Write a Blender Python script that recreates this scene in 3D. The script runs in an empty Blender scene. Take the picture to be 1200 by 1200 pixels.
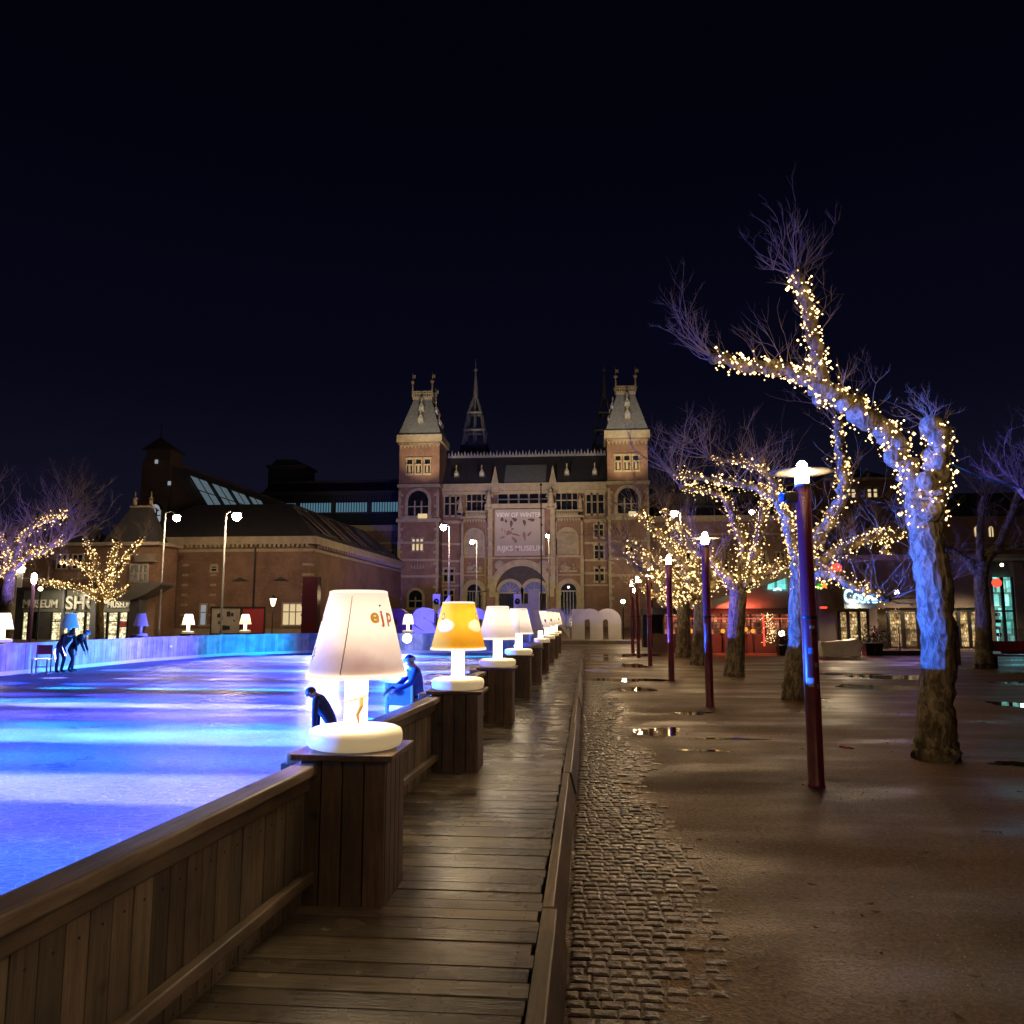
import bpy, bmesh, math, random
from mathutils import Vector, Matrix
random.seed(7)
R = random.Random(11)
C = bpy.context.scene.collection
sc = bpy.context.scene
PI = math.pi
rad = math.radians

# ------------------------------------------------------------------ camera
F_PX, CAM_H = 950.0, 1.75
PITCH = math.atan(122.0 / F_PX)
YAW = math.atan(88.0 * math.cos(PITCH) / F_PX)
cp, sp, ca, sa = math.cos(PITCH), math.sin(PITCH), math.cos(YAW), math.sin(YAW)
FW = Vector((-sa*cp, ca*cp, sp)); RT = Vector((ca, sa, 0)); UP = Vector((sa*sp, -ca*sp, cp))
CAM = Vector((0, 0, CAM_H))
def ray(px, py): return FW + RT*((px-600)/F_PX) + UP*((600-py)/F_PX)
def ground(px, py, z=0.0):
    d = ray(px, py); return CAM + d*((z-CAM_H)/d.z)
def at(px, py, Y):
    d = ray(px, py); return CAM + d*(Y/d.y)
def fx(px, Y, py=640): return at(px, py, Y).x
def fz(py, Y, px=615): return at(px, py, Y).z
cam_d = bpy.data.cameras.new('camera'); cam = bpy.data.objects.new('camera', cam_d); C.objects.link(cam)
cam.location = CAM
cam.matrix_world = Matrix(((RT.x, UP.x, -FW.x, CAM.x), (RT.y, UP.y, -FW.y, CAM.y), (RT.z, UP.z, -FW.z, CAM.z), (0, 0, 0, 1)))
cam_d.sensor_width = 36; cam_d.lens = 36*F_PX/1200; cam_d.clip_end = 3000; cam_d.clip_start = 0.05
sc.camera = cam

# ------------------------------------------------------------------ materials
def newmat(name):
    m = bpy.data.materials.new(name); m.use_nodes = True
    nt = m.node_tree; b = nt.nodes['Principled BSDF']
    return m, nt, b
def N(nt, t, **kw):
    n = nt.nodes.new(t)
    for k, v in kw.items():
        if k in n.inputs: n.inputs[k].default_value = v
        else: setattr(n, k, v)
    return n
def ramp(nt, fac, stops):
    r = nt.nodes.new('ShaderNodeValToRGB')
    el = r.color_ramp.elements
    while len(el) < len(stops): el.new(0.5)
    for e, (p, c) in zip(el, stops):
        e.position = p; e.color = (*c, 1)
    nt.links.new(fac, r.inputs['Fac']); return r
def coords(nt, scale=(1, 1, 1), kind='Object'):
    tc = nt.nodes.new('ShaderNodeTexCoord'); mp = nt.nodes.new('ShaderNodeMapping')
    mp.inputs['Scale'].default_value = scale
    nt.links.new(tc.outputs[kind], mp.inputs['Vector']); return mp.outputs['Vector']
def mixc(nt, fac, a, b, mode='MIX'):
    m = nt.nodes.new('ShaderNodeMix'); m.data_type = 'RGBA'; m.blend_type = mode
    for s, v in ((m.inputs[0], fac), (m.inputs[6], a), (m.inputs[7], b)):
        if hasattr(v, 'node'): nt.links.new(v, s)
        else: s.default_value = v if isinstance(v, (int, float)) else (*v, 1)
    return m.outputs[2]
def bump(nt, b, h, strength=0.3, dist=0.02):
    n = nt.nodes.new('ShaderNodeBump'); n.inputs['Strength'].default_value = strength; n.inputs['Distance'].default_value = dist
    nt.links.new(h, n.inputs['Height']); nt.links.new(n.outputs['Normal'], b.inputs['Normal']); return n
def tint_out(nt):
    a = nt.nodes.new('ShaderNodeAttribute'); a.attribute_name = 'tint'; return a.outputs['Color']
def plain(name, col, rough=0.6, metal=0.0, noise=0.25, scale=6.0, bmp=0.0, tinted=False, spec=0.5):
    m, nt, b = newmat(name)
    v = coords(nt)
    n = N(nt, 'ShaderNodeTexNoise', Scale=scale, Detail=6.0, Roughness=0.6); nt.links.new(v, n.inputs['Vector'])
    d = tuple(c*(1-noise) for c in col); l = tuple(min(1, c*(1+noise)) for c in col)
    r = ramp(nt, n.outputs['Fac'], [(0.3, d), (0.7, l)])
    out = r.outputs['Color']
    if tinted: out = mixc(nt, 1.0, out, tint_out(nt), 'MULTIPLY')
    nt.links.new(out, b.inputs['Base Color'])
    b.inputs['Roughness'].default_value = rough; b.inputs['Metallic'].default_value = metal
    b.inputs['Specular IOR Level'].default_value = spec
    if bmp: bump(nt, b, n.outputs['Fac'], bmp, 0.03)
    return m
def glow(name, col, strength, sample=True):
    m = bpy.data.materials.new(name); m.use_nodes = True; nt = m.node_tree
    nt.nodes.remove(nt.nodes['Principled BSDF'])
    e = N(nt, 'ShaderNodeEmission'); e.inputs['Color'].default_value = (*col, 1); e.inputs['Strength'].default_value = strength
    nt.links.new(e.outputs[0], nt.nodes['Material Output'].inputs['Surface'])
    if not sample: m.cycles.emission_sampling = 'NONE'
    return m
def wood(name, c1, c2, grain, rough=0.55, bmp=0.35, wet=False):
    m, nt, b = newmat(name)
    v = coords(nt, grain)
    n = N(nt, 'ShaderNodeTexNoise', Scale=3.0, Detail=8.0, Roughness=0.65, Distortion=0.4); nt.links.new(v, n.inputs['Vector'])
    v2 = coords(nt)
    n2 = N(nt, 'ShaderNodeTexNoise', Scale=2.2, Detail=5.0); nt.links.new(v2, n2.inputs['Vector'])
    r = ramp(nt, n.outputs['Fac'], [(0.25, c1), (0.5, tuple((a+q)/2 for a, q in zip(c1, c2))), (0.75, c2)])
    r2 = ramp(nt, n2.outputs['Fac'], [(0.35, (0.55, 0.55, 0.55)), (0.65, (1.0, 1.0, 1.0))])
    o = mixc(nt, 1.0, r.outputs['Color'], r2.outputs['Color'], 'MULTIPLY')
    o = mixc(nt, 1.0, o, tint_out(nt), 'MULTIPLY')
    # knots
    vo = N(nt, 'ShaderNodeTexVoronoi', Scale=2.3); nt.links.new(v2, vo.inputs['Vector'])
    kr = ramp(nt, vo.outputs['Distance'], [(0.03, (0.35, 0.3, 0.28)), (0.09, (1, 1, 1))])
    o = mixc(nt, 1.0, o, kr.outputs['Color'], 'MULTIPLY')
    nt.links.new(o, b.inputs['Base Color'])
    if wet:
        rr = ramp(nt, n2.outputs['Fac'], [(0.35, (0.13,)*3), (0.7, (0.4,)*3)]); nt.links.new(rr.outputs['Color'], b.inputs['Roughness'])
    else: b.inputs['Roughness'].default_value = rough
    bump(nt, b, n.outputs['Fac'], bmp, 0.008)
    return m

M = {}
M['box_wood'] = wood('plinth wood', (0.07, 0.045, 0.032), (0.24, 0.15, 0.095), (14, 14, 1.2), 0.5)
M['fence_wood'] = wood('fence wood', (0.12, 0.095, 0.07), (0.36, 0.28, 0.2), (14, 14, 1.2), 0.6)
M['rail_wood'] = wood('rail wood', (0.17, 0.12, 0.085), (0.42, 0.32, 0.23), (14, 1.2, 14), 0.45)
M['deck_wood'] = wood('deck wood', (0.15, 0.12, 0.085), (0.36, 0.3, 0.22), (1.2, 16, 16), 0.4, 0.35, True)
M['pale_wood'] = wood('rink fence wood', (0.42, 0.4, 0.38), (0.72, 0.7, 0.68), (12, 12, 0.9), 0.5)

def ice_mat():
    m, nt, b = newmat('ice')
    v = coords(nt)
    n = N(nt, 'ShaderNodeTexNoise', Scale=0.6, Detail=8.0, Roughness=0.65); nt.links.new(v, n.inputs['Vector'])
    r = ramp(nt, n.outputs['Fac'], [(0.35, (0.26, 0.4, 0.68)), (0.65, (0.62, 0.75, 0.95))])
    vs = coords(nt, (0.9, 3.2, 1))
    s = N(nt, 'ShaderNodeTexNoise', Scale=9.0, Detail=10.0, Roughness=0.75, Distortion=1.5); nt.links.new(vs, s.inputs['Vector'])
    sr = ramp(nt, s.outputs['Fac'], [(0.42, (0.45, 0.55, 0.75)), (0.6, (1, 1, 1))])
    # skate scratches: thin warped voronoi edges
    wv = N(nt, 'ShaderNodeTexNoise', Scale=1.3, Detail=2.0); nt.links.new(v, wv.inputs['Vector'])
    va = nt.nodes.new('ShaderNodeVectorMath'); va.operation = 'ADD'
    nt.links.new(v, va.inputs[0]); nt.links.new(wv.outputs['Color'], va.inputs[1])
    vo = N(nt, 'ShaderNodeTexVoronoi', Scale=6.5, feature='DISTANCE_TO_EDGE'); nt.links.new(va.outputs[0], vo.inputs['Vector'])
    vr = ramp(nt, vo.outputs['Distance'], [(0.0, (1, 1, 1)), (0.035, (0, 0, 0))])
    o = mixc(nt, 1.0, r.outputs['Color'], sr.outputs['Color'], 'MULTIPLY')
    vm = mixc(nt, 1.0, vr.outputs['Color'], (0.5, 0.5, 0.5), 'MULTIPLY')
    o = mixc(nt, vm, o, (0.9, 0.93, 0.95))
    nt.links.new(o, b.inputs['Base Color'])
    rr = ramp(nt, n.outputs['Fac'], [(0.3, (0.22,)*3), (0.7, (0.5,)*3)]); nt.links.new(rr.outputs['Color'], b.inputs['Roughness'])
    b.inputs['IOR'].default_value = 1.31; b.inputs['Specular IOR Level'].default_value = 0.22
    mx = mixc(nt, 0.12, s.outputs['Fac'], vr.outputs['Color'])
    bump(nt, b, mx, 0.35, 0.012)
    return m
M['ice'] = ice_mat()

def ground_mat():
    m, nt, b = newmat('gravel ground')
    v = coords(nt)
    big = N(nt, 'ShaderNodeTexNoise', Scale=0.35, Detail=6.0, Roughness=0.6); nt.links.new(v, big.inputs['Vector'])
    fine = N(nt, 'ShaderNodeTexNoise', Scale=28.0, Detail=8.0, Roughness=0.75); nt.links.new(v, fine.inputs['Vector'])
    peb = N(nt, 'ShaderNodeTexVoronoi', Scale=55.0); nt.links.new(v, peb.inputs['Vector'])
    a = ramp(nt, big.outputs['Fac'], [(0.3, (0.13, 0.079, 0.045)), (0.7, (0.27, 0.17, 0.095))])
    f = ramp(nt, fine.outputs['Fac'], [(0.3, (0.35, 0.34, 0.33)), (0.7, (1.4, 1.35, 1.28))])
    o = mixc(nt, 1.0, a.outputs['Color'], f.outputs['Color'], 'MULTIPLY')
    p = ramp(nt, peb.outputs['Color'], [(0.2, (0.6, 0.6, 0.6)), (0.9, (1.3, 1.3, 1.3))])
    o = mixc(nt, 0.6, o, p.outputs['Color'], 'MULTIPLY')
    nt.links.new(o, b.inputs['Base Color'])
    wet = N(nt, 'ShaderNodeTexNoise', Scale=0.55, Detail=5.0, Roughness=0.55); 
    vv = coords(nt, (0.6, 1.6, 1)); nt.links.new(vv, wet.inputs['Vector'])
    wr = ramp(nt, wet.outputs['Fac'], [(0.34, (0.26,)*3), (0.48, (0.56,)*3), (0.65, (0.8,)*3)]); nt.links.new(wr.outputs['Color'], b.inputs['Roughness'])
    hh = mixc(nt, 0.5, fine.outputs['Fac'], peb.outputs['Distance'])
    bump(nt, b, hh, 0.55, 0.02)
    return m
M['ground'] = ground_mat()
M['cobble'] = plain('cobblestone', (0.095, 0.066, 0.045), 0.32, 0, 0.5, 22.0, 0.6, True)
def puddle_mat():
    m, nt, b = newmat('puddle water')
    b.inputs['Base Color'].default_value = (0.03, 0.024, 0.018, 1); b.inputs['Roughness'].default_value = 0.03; b.inputs['IOR'].default_value = 1.33
    v = coords(nt); n = N(nt, 'ShaderNodeTexNoise', Scale=7.0, Detail=4.0); nt.links.new(v, n.inputs['Vector'])
    bump(nt, b, n.outputs['Fac'], 0.12, 0.004); return m
M['puddle'] = puddle_mat()
def brick_mat(name, c1, c2, mortar, scale=1.0):
    m, nt, b = newmat(name)
    v = coords(nt)
    # brick courses seen on any upright wall: (x+y, z)
    sx = nt.nodes.new('ShaderNodeSeparateXYZ'); nt.links.new(v, sx.inputs[0])
    ad = nt.nodes.new('ShaderNodeMath'); ad.operation = 'ADD'; nt.links.new(sx.outputs[0], ad.inputs[0]); nt.links.new(sx.outputs[1], ad.inputs[1])
    cb = nt.nodes.new('ShaderNodeCombineXYZ'); nt.links.new(ad.outputs[0], cb.inputs[0]); nt.links.new(sx.outputs[2], cb.inputs[1])
    br = N(nt, 'ShaderNodeTexBrick'); br.inputs['Scale'].default_value = 2.2*scale
    br.inputs['Color1'].default_value = (*c1, 1); br.inputs['Color2'].default_value = (*c2, 1); br.inputs['Mortar'].default_value = (*mortar, 1)
    br.inputs['Mortar Size'].default_value = 0.012
    nt.links.new(cb.outputs[0], br.inputs['Vector'])
    n = N(nt, 'ShaderNodeTexNoise', Scale=0.5, Detail=7.0, Roughness=0.65); nt.links.new(v, n.inputs['Vector'])
    r = ramp(nt, n.outputs['Fac'], [(0.3, (0.6, 0.58, 0.56)), (0.7, (1.15, 1.12, 1.1))])
    o = mixc(nt, 1.0, br.outputs['Color'], r.outputs['Color'], 'MULTIPLY')
    nt.links.new(o, b.inputs['Base Color']); b.inputs['Roughness'].default_value = 0.8
    bump(nt, b, br.outputs['Fac'], 0.2, 0.02)
    return m
M['brick'] = brick_mat('museum brick', (0.22, 0.12, 0.09), (0.28, 0.165, 0.125), (0.26, 0.22, 0.19))
M['brick2'] = brick_mat('wing brick', (0.22, 0.125, 0.085), (0.28, 0.16, 0.11), (0.24, 0.2, 0.16))
M['stone'] = plain('pale stone', (0.37, 0.31, 0.22), 0.75, 0, 0.2, 1.5)
M['stone_dim'] = plain('weathered stone', (0.33, 0.28, 0.22), 0.8, 0, 0.25, 1.5)
M['slate'] = plain('slate roof', (0.2, 0.2, 0.21), 0.6, 0, 0.3, 3.0, 0.1)
M['slate_dark'] = plain('dark slate roof', (0.05, 0.048, 0.055), 0.65, 0, 0.3, 3.0, 0.1)
M['lead'] = plain('lead skylight', (0.2, 0.21, 0.2), 0.5, 0, 0.15, 2.0)
M['iron'] = plain('grey ironwork', (0.3, 0.3, 0.34), 0.5, 0.2, 0.2, 4.0)
M['glass'] = plain('dark window glass', (0.012, 0.014, 0.02), 0.08, 0, 0.3, 2.0)
M['glass_sheen'] = plain('skylight glass', (0.16, 0.12, 0.12), 0.25, 0, 0.25, 0.6)
M['frame'] = plain('window frame paint', (0.42, 0.38, 0.32), 0.6, 0, 0.1, 4.0)
M['dark'] = plain('dark painted metal', (0.02, 0.02, 0.022), 0.45, 0.3, 0.2, 5.0)
M['grey'] = plain('grey painted metal', (0.22, 0.22, 0.23), 0.5, 0.2, 0.15, 5.0)
M['steel'] = plain('brushed steel', (0.55, 0.55, 0.56), 0.25, 1.0, 0.1, 8.0)
M['maroon'] = plain('maroon lacquered steel', (0.19, 0.02, 0.03), 0.36, 0.0, 0.2, 5.0)
M['white'] = plain('white paint', (0.75, 0.74, 0.72), 0.5, 0, 0.06, 3.0)
M['letter_white'] = plain('white letter paint', (0.62, 0.6, 0.6), 0.35, 0, 0.12, 0.8)
M['letter_red'] = plain('red letter paint', (0.06, 0.008, 0.012), 0.35, 0, 0.1, 0.8)
M['canvas'] = plain('awning cloth', (0.42, 0.42, 0.38), 0.8, 0, 0.15, 1.0)
M['plaster'] = plain('plaster wall', (0.2, 0.165, 0.13), 0.8, 0, 0.2, 1.2)
M['darkwall'] = plain('dark cladding', (0.045, 0.04, 0.038), 0.7, 0, 0.3, 1.5)
M['red_panel'] = plain('red poster', (0.3, 0.03, 0.04), 0.5, 0, 0.15, 2.0)
M['grey_panel'] = plain('grey poster', (0.3, 0.28, 0.26), 0.6, 0, 0.15, 2.0)
M['clothes_blue'] = plain('blue jacket cloth', (0.05, 0.12, 0.5), 0.8, 0, 0.3, 9.0)
M['clothes_dark'] = plain('dark jacket cloth', (0.014, 0.014, 0.02), 0.85, 0, 0.3, 9.0)
M['trousers'] = plain('dark trousers cloth', (0.014, 0.014, 0.02), 0.85, 0, 0.3, 9.0)
M['skin'] = plain('skin', (0.5, 0.33, 0.25), 0.5, 0, 0.08, 9.0)
M['shoe'] = plain('skate boot', (0.12, 0.12, 0.14), 0.4, 0, 0.2, 9.0)
M['hat'] = plain('knitted hat', (0.06, 0.07, 0.3), 0.9, 0, 0.3, 25.0)
M['hat_stripe'] = plain('knitted hat stripe', (0.5, 0.5, 0.65), 0.9, 0, 0.2, 25.0)
M['hair'] = plain('brown hair', (0.06, 0.035, 0.02), 0.6, 0, 0.3, 25.0)
M['eye'] = plain('dark eye', (0.02, 0.015, 0.012), 0.2, 0, 0.0, 1.0)
M['lip'] = plain('lips', (0.4, 0.16, 0.14), 0.5, 0, 0.0, 1.0)
M['tarp'] = plain('white tarpaulin', (0.78, 0.74, 0.68), 0.5, 0, 0.15, 3.0, 0.3)
M['plant'] = plain('dark evergreen leaves', (0.035, 0.06, 0.03), 0.6, 0, 0.4, 6.0)
M['wire'] = plain('dark cable', (0.03, 0.035, 0.025), 0.5, 0, 0.1, 5.0)
M['blue_cable'] = plain('blue cable sleeve', (0.08, 0.4, 0.95), 0.5, 0, 0.1, 5.0)
def bark_mat():
    m, nt, b = newmat('plane tree bark')
    v = coords(nt, (1, 1, 0.45))
    vo = N(nt, 'ShaderNodeTexVoronoi', Scale=14.0, Randomness=1.0); nt.links.new(v, vo.inputs['Vector'])
    n = N(nt, 'ShaderNodeTexNoise', Scale=6.0, Detail=8.0, Roughness=0.7, Distortion=0.8); nt.links.new(v, n.inputs['Vector'])
    r = ramp(nt, n.outputs['Fac'], [(0.3, (0.05, 0.038, 0.022)), (0.46, (0.13, 0.1, 0.06)), (0.54, (0.3, 0.26, 0.18)), (0.6, (0.1, 0.085, 0.05)), (0.72, (0.2, 0.17, 0.11))])
    f = ramp(nt, vo.outputs['Color'], [(0.2, (0.6, 0.6, 0.55)), (0.8, (1.15, 1.1, 1.0))])
    o = mixc(nt, 0.8, r.outputs['Color'], f.outputs['Color'], 'MULTIPLY')
    nt.links.new(o, b.inputs['Base Color']); b.inputs['Roughness'].default_value = 0.75
    h = mixc(nt, 0.5, vo.outputs['Distance'], n.outputs['Fac'])
    bump(nt, b, h, 1.0, 0.06); return m
M['bark'] = bark_mat()
M['twig'] = plain('twig bark', (0.2, 0.155, 0.12), 0.7, 0, 0.2, 8.0)
# glowing things
M['bulb'] = glow('post lamp glass', (1.0, 0.66, 0.34), 740.0)
M['street_globe'] = glow('street lamp globe', (1.0, 0.7, 0.4), 400.0)
M['lantern_glow'] = glow('lantern glass', (1.0, 0.74, 0.4), 10.0)
def fairy_mat(name, lo, hi, scale):
    m = glow(name, (1.0, 0.66, 0.27), 3.0, False); nt = m.node_tree; e = next(n for n in nt.nodes if n.type == 'EMISSION')
    g = nt.nodes.new('ShaderNodeNewGeometry'); n = N(nt, 'ShaderNodeTexNoise', Scale=scale, Detail=1.0); nt.links.new(g.outputs['Position'], n.inputs['Vector'])
    mr = nt.nodes.new('ShaderNodeMapRange'); mr.inputs['From Min'].default_value = 0.32; mr.inputs['From Max'].default_value = 0.7; mr.inputs['To Min'].default_value = lo; mr.inputs['To Max'].default_value = hi
    nt.links.new(n.outputs['Fac'], mr.inputs['Value']); nt.links.new(mr.outputs[0], e.inputs['Strength'])
    r = ramp(nt, n.outputs['Color'], [(0.35, (1.0, 0.55, 0.16)), (0.65, (1.0, 0.74, 0.36))]); nt.links.new(r.outputs['Color'], e.inputs['Color']); return m
M['fairy'] = fairy_mat('fairy bulb', 0.7, 5.5, 7.0); M['fairy_near'] = fairy_mat('fairy bulb near', 0.8, 9.0, 16.0)
M['blue_led'] = glow('blue spotlight lens', (0.35, 0.4, 1.0), 40.0, False)
M['cyan_led'] = glow('cyan spotlight lens', (0.3, 0.8, 1.0), 15.0, False)
M['violet_led'] = glow('violet spotlight lens', (0.7, 0.6, 1.0), 25.0, False)
M['red_glow'] = glow('red neon', (1.0, 0.06, 0.03), 2.2)
M['red_glow_dim'] = glow('red tube light', (1.0, 0.16, 0.08), 0.9)
M['green_glow'] = glow('green ornament', (0.08, 0.9, 0.1), 0.6)
M['orange_glow'] = glow('orange ornament', (1.0, 0.35, 0.05), 1.2)
M['sign_glow'] = glow('sign lettering light', (0.55, 0.95, 1.0), 2.2)
M['roof_win'] = glow('lit clerestory glass', (0.16, 0.36, 0.5), 0.42)
M['pale_win'] = glow('pale lit glass', (0.5, 0.55, 0.62), 0.5)
M['warm_win'] = glow('warm lit glass', (1.0, 0.75, 0.4), 0.75)
M['ceiling_light'] = glow('canopy ceiling light', (1.0, 0.85, 0.6), 3.0)
def interior(name, cols, strength, scale=2.2):
    """shop window: shelves and goods behind glass, lit from inside"""
    m = bpy.data.materials.new(name); m.use_nodes = True; nt = m.node_tree
    nt.nodes.remove(nt.nodes['Principled BSDF'])
    v = coords(nt, (scale, 0.001, scale*1.3))
    vo = N(nt, 'ShaderNodeTexVoronoi', Scale=1.6, distance='CHEBYCHEV'); nt.links.new(v, vo.inputs['Vector'])
    n = N(nt, 'ShaderNodeTexNoise', Scale=1.1, Detail=5.0, Roughness=0.7); nt.links.new(v, n.inputs['Vector'])
    r = ramp(nt, n.outputs['Fac'], [(0.32, cols[0]), (0.5, cols[1]), (0.68, cols[2])])
    tc = nt.nodes.new('ShaderNodeTexCoord'); sx = nt.nodes.new('ShaderNodeSeparateXYZ'); nt.links.new(tc.outputs['Object'], sx.inputs[0])
    cb = nt.nodes.new('ShaderNodeCombineXYZ'); nt.links.new(sx.outputs[0], cb.inputs[0]); nt.links.new(sx.outputs[2], cb.inputs[1])
    br = N(nt, 'ShaderNodeTexBrick'); br.inputs['Scale'].default_value = scale*1.6; br.inputs['Mortar Size'].default_value = 0.05; br.inputs['Bias'].default_value = 0.15; br.offset = 0.37; br.inputs['Brick Width'].default_value = 0.42; br.inputs['Row Height'].default_value = 0.6
    br.inputs['Color1'].default_value = (0.12, 0.1, 0.08, 1); br.inputs['Color2'].default_value = (1.25, 1.2, 1.1, 1); br.inputs['Mortar'].default_value = (0.35, 0.3, 0.22, 1); nt.links.new(cb.outputs[0], br.inputs['Vector'])
    r2 = ramp(nt, vo.outputs['Color'], [(0.15, (0.35, 0.32, 0.28)), (0.55, (0.9, 0.9, 0.9)), (0.9, (1.3, 1.3, 1.25))])
    r = type('q', (), {'outputs': {'Color': mixc(nt, 1.0, r.outputs['Color'], br.outputs['Color'], 'MULTIPLY')}})
    o = mixc(nt, 0.85, r.outputs['Color'], r2.outputs['Color'], 'MULTIPLY')
    e = N(nt, 'ShaderNodeEmission'); nt.links.new(o, e.inputs['Color']); e.inputs['Strength'].default_value = strength
    g = N(nt, 'ShaderNodeBsdfGlossy'); g.inputs['Roughness'].default_value = 0.05; g.inputs['Color'].default_value = (0.06, 0.06, 0.06, 1)
    ad = nt.nodes.new('ShaderNodeAddShader'); nt.links.new(e.outputs[0], ad.inputs[0]); nt.links.new(g.outputs[0], ad.inputs[1])
    nt.links.new(ad.outputs[0], nt.nodes['Material Output'].inputs['Surface'])
    return m
M['shop_in'] = interior('shop interior behind glass', ((0.08, 0.07, 0.04), (0.85, 0.78, 0.5), (1.0, 0.95, 0.75)), 2.2)
M['cafe_in'] = interior('cafe interior behind glass', ((0.05, 0.02, 0.015), (0.3, 0.1, 0.06), (0.95, 0.4, 0.2)), 1.3, 1.3)
M['warm_in'] = interior('warm shop interior', ((0.05, 0.03, 0.015), (0.45, 0.3, 0.14), (1.0, 0.8, 0.45)), 1.5, 2.0)
M['teal_in'] = interior('teal lit interior', ((0.05, 0.22, 0.25), (0.12, 0.5, 0.52), (0.35, 0.8, 0.8)), 2.0, 0.5)
# ------------------------------------------------------------------ mesh helpers
class MB:
    def __init__(s): s.v = []; s.f = []; s.m = []; s.t = []
    def _add(s, vs, fs, mi=0, tint=None):
        o = len(s.v); s.v += [tuple(x) for x in vs]
        if tint is None: tint = (1, 1, 1)
        for f in fs: s.f.append([i+o for i in f]); s.m.append(mi); s.t.append(tint)
        return s
    def box(s, x0, x1, y0, y1, z0, z1, mi=0, tint=None):
        vs = [(x, y, z) for z in (z0, z1) for y in (y0, y1) for x in (x0, x1)]
        return s._add(vs, [(0, 2, 3, 1), (4, 5, 7, 6), (0, 1, 5, 4), (2, 6, 7, 3), (0, 4, 6, 2), (1, 3, 7, 5)], mi, tint)
    def frustum(s, a, z0, b, z1, mi=0, tint=None):       # a,b = (x0,x1,y0,y1)
        vs = [(x, y, z0) for y in a[2:] for x in a[:2]] + [(x, y, z1) for y in b[2:] for x in b[:2]]
        return s._add(vs, [(0, 2, 3, 1), (4, 5, 7, 6), (0, 1, 5, 4), (2, 6, 7, 3), (0, 4, 6, 2), (1, 3, 7, 5)], mi, tint)
    def obox(s, p, q, w, z0, z1, mi=0, tint=None, z0b=None, z1b=None):   # slab from p to q (xy), thickness w to its left
        p = Vector(p[:2]); q = Vector(q[:2]); d = (q-p).normalized(); n = Vector((-d.y, d.x))*w
        z0b = z0 if z0b is None else z0b; z1b = z1 if z1b is None else z1b
        c = [(p, z0, z1), (q, z0b, z1b), (q+n, z0b, z1b), (p+n, z0, z1)]
        vs = [(k.x, k.y, a) for k, a, b in c] + [(k.x, k.y, b) for k, a, b in c]
        return s._add(vs, [(0, 3, 2, 1), (4, 5, 6, 7), (0, 1, 5, 4), (1, 2, 6, 5), (2, 3, 7, 6), (3, 0, 4, 7)], mi, tint)
    def quad(s, a, b, c, d, mi=0, tint=None): return s._add([a, b, c, d], [(0, 1, 2, 3)], mi, tint)
    def prism(s, poly, y0, y1, mi=0, tint=None):          # poly in (x,z), extruded along y
        n = len(poly)
        vs = [(x, y0, z) for x, z in poly] + [(x, y1, z) for x, z in poly]
        fs = [tuple(range(n)), tuple(range(2*n-1, n-1, -1))] + [(i, i+n, (i+1) % n+n, (i+1) % n) for i in range(n)]
        return s._add(vs, fs, mi, tint)
    def poly_h(s, pts, z, mi=0): return s._add([(x, y, z) for x, y in pts], [tuple(range(len(pts)))], mi)
    def lathe(s, prof, c=(0, 0, 0), n=24, mi=0, tint=None, cap=True, closed=False):  # prof [(r,z)]
        vs = []; fs = []; k = len(prof)
        for r, z in prof:
            for i in range(n):
                a = 2*PI*i/n; vs.append((c[0]+r*math.cos(a), c[1]+r*math.sin(a), c[2]+z))
        for j in range(k-1 if not closed else k):
            j2 = (j+1) % k
            for i in range(n):
                i2 = (i+1) % n; fs.append((j*n+i, j*n+i2, j2*n+i2, j2*n+i))
        if cap and not closed:
            fs.append(tuple(range(n-1, -1, -1))); fs.append(tuple((k-1)*n+i for i in range(n)))
        return s._add(vs, fs, mi, tint)
    def tube(s, pts, radii, n=8, mi=0, tint=None, wob=0.0, rnd=R):
        pts = [Vector(p) for p in pts]; k = len(pts); vs = []; fs = []
        t0 = (pts[1]-pts[0]).normalized()
        u = t0.orthogonal().normalized()
        for j, p in enumerate(pts):
            t = ((pts[min(j+1, k-1)]-pts[max(j-1, 0)])).normalized()
            u = (u-t*u.dot(t)); u = u.normalized() if u.length > 1e-6 else t.orthogonal().normalized()
            w = t.cross(u)
            for i in range(n):
                a = 2*PI*i/n; r = radii[j]*(1+(rnd.uniform(-wob, wob) if wob else 0))
                vs.append(p+(u*math.cos(a)+w*math.sin(a))*r)
        for j in range(k-1):
            for i in range(n):
                i2 = (i+1) % n; fs.append((j*n+i, j*n+i2, (j+1)*n+i2, (j+1)*n+i))
        fs.append(tuple(range(n-1, -1, -1))); fs.append(tuple((k-1)*n+i for i in range(n)))
        return s._add(vs, fs, mi, tint)
    def octa(s, c, r, mi=0):
        c = Vector(c); d = [Vector(x)*r for x in ((1, 0, 0), (-1, 0, 0), (0, 1, 0), (0, -1, 0), (0, 0, 1), (0, 0, -1))]
        return s._add([c+x for x in d], [(0, 2, 4), (2, 1, 4), (1, 3, 4), (3, 0, 4), (2, 0, 5), (1, 2, 5), (3, 1, 5), (0, 3, 5)], mi)
    def ball(s, c, r, mi=0, n=12, sz=1.0, tint=None):
        k = n//2; prof = [(max(r*math.sin(PI*j/k), 1e-4), -r*sz*math.cos(PI*j/k)) for j in range(k+1)]
        return s.lathe(prof, c, n, mi, tint)
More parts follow.
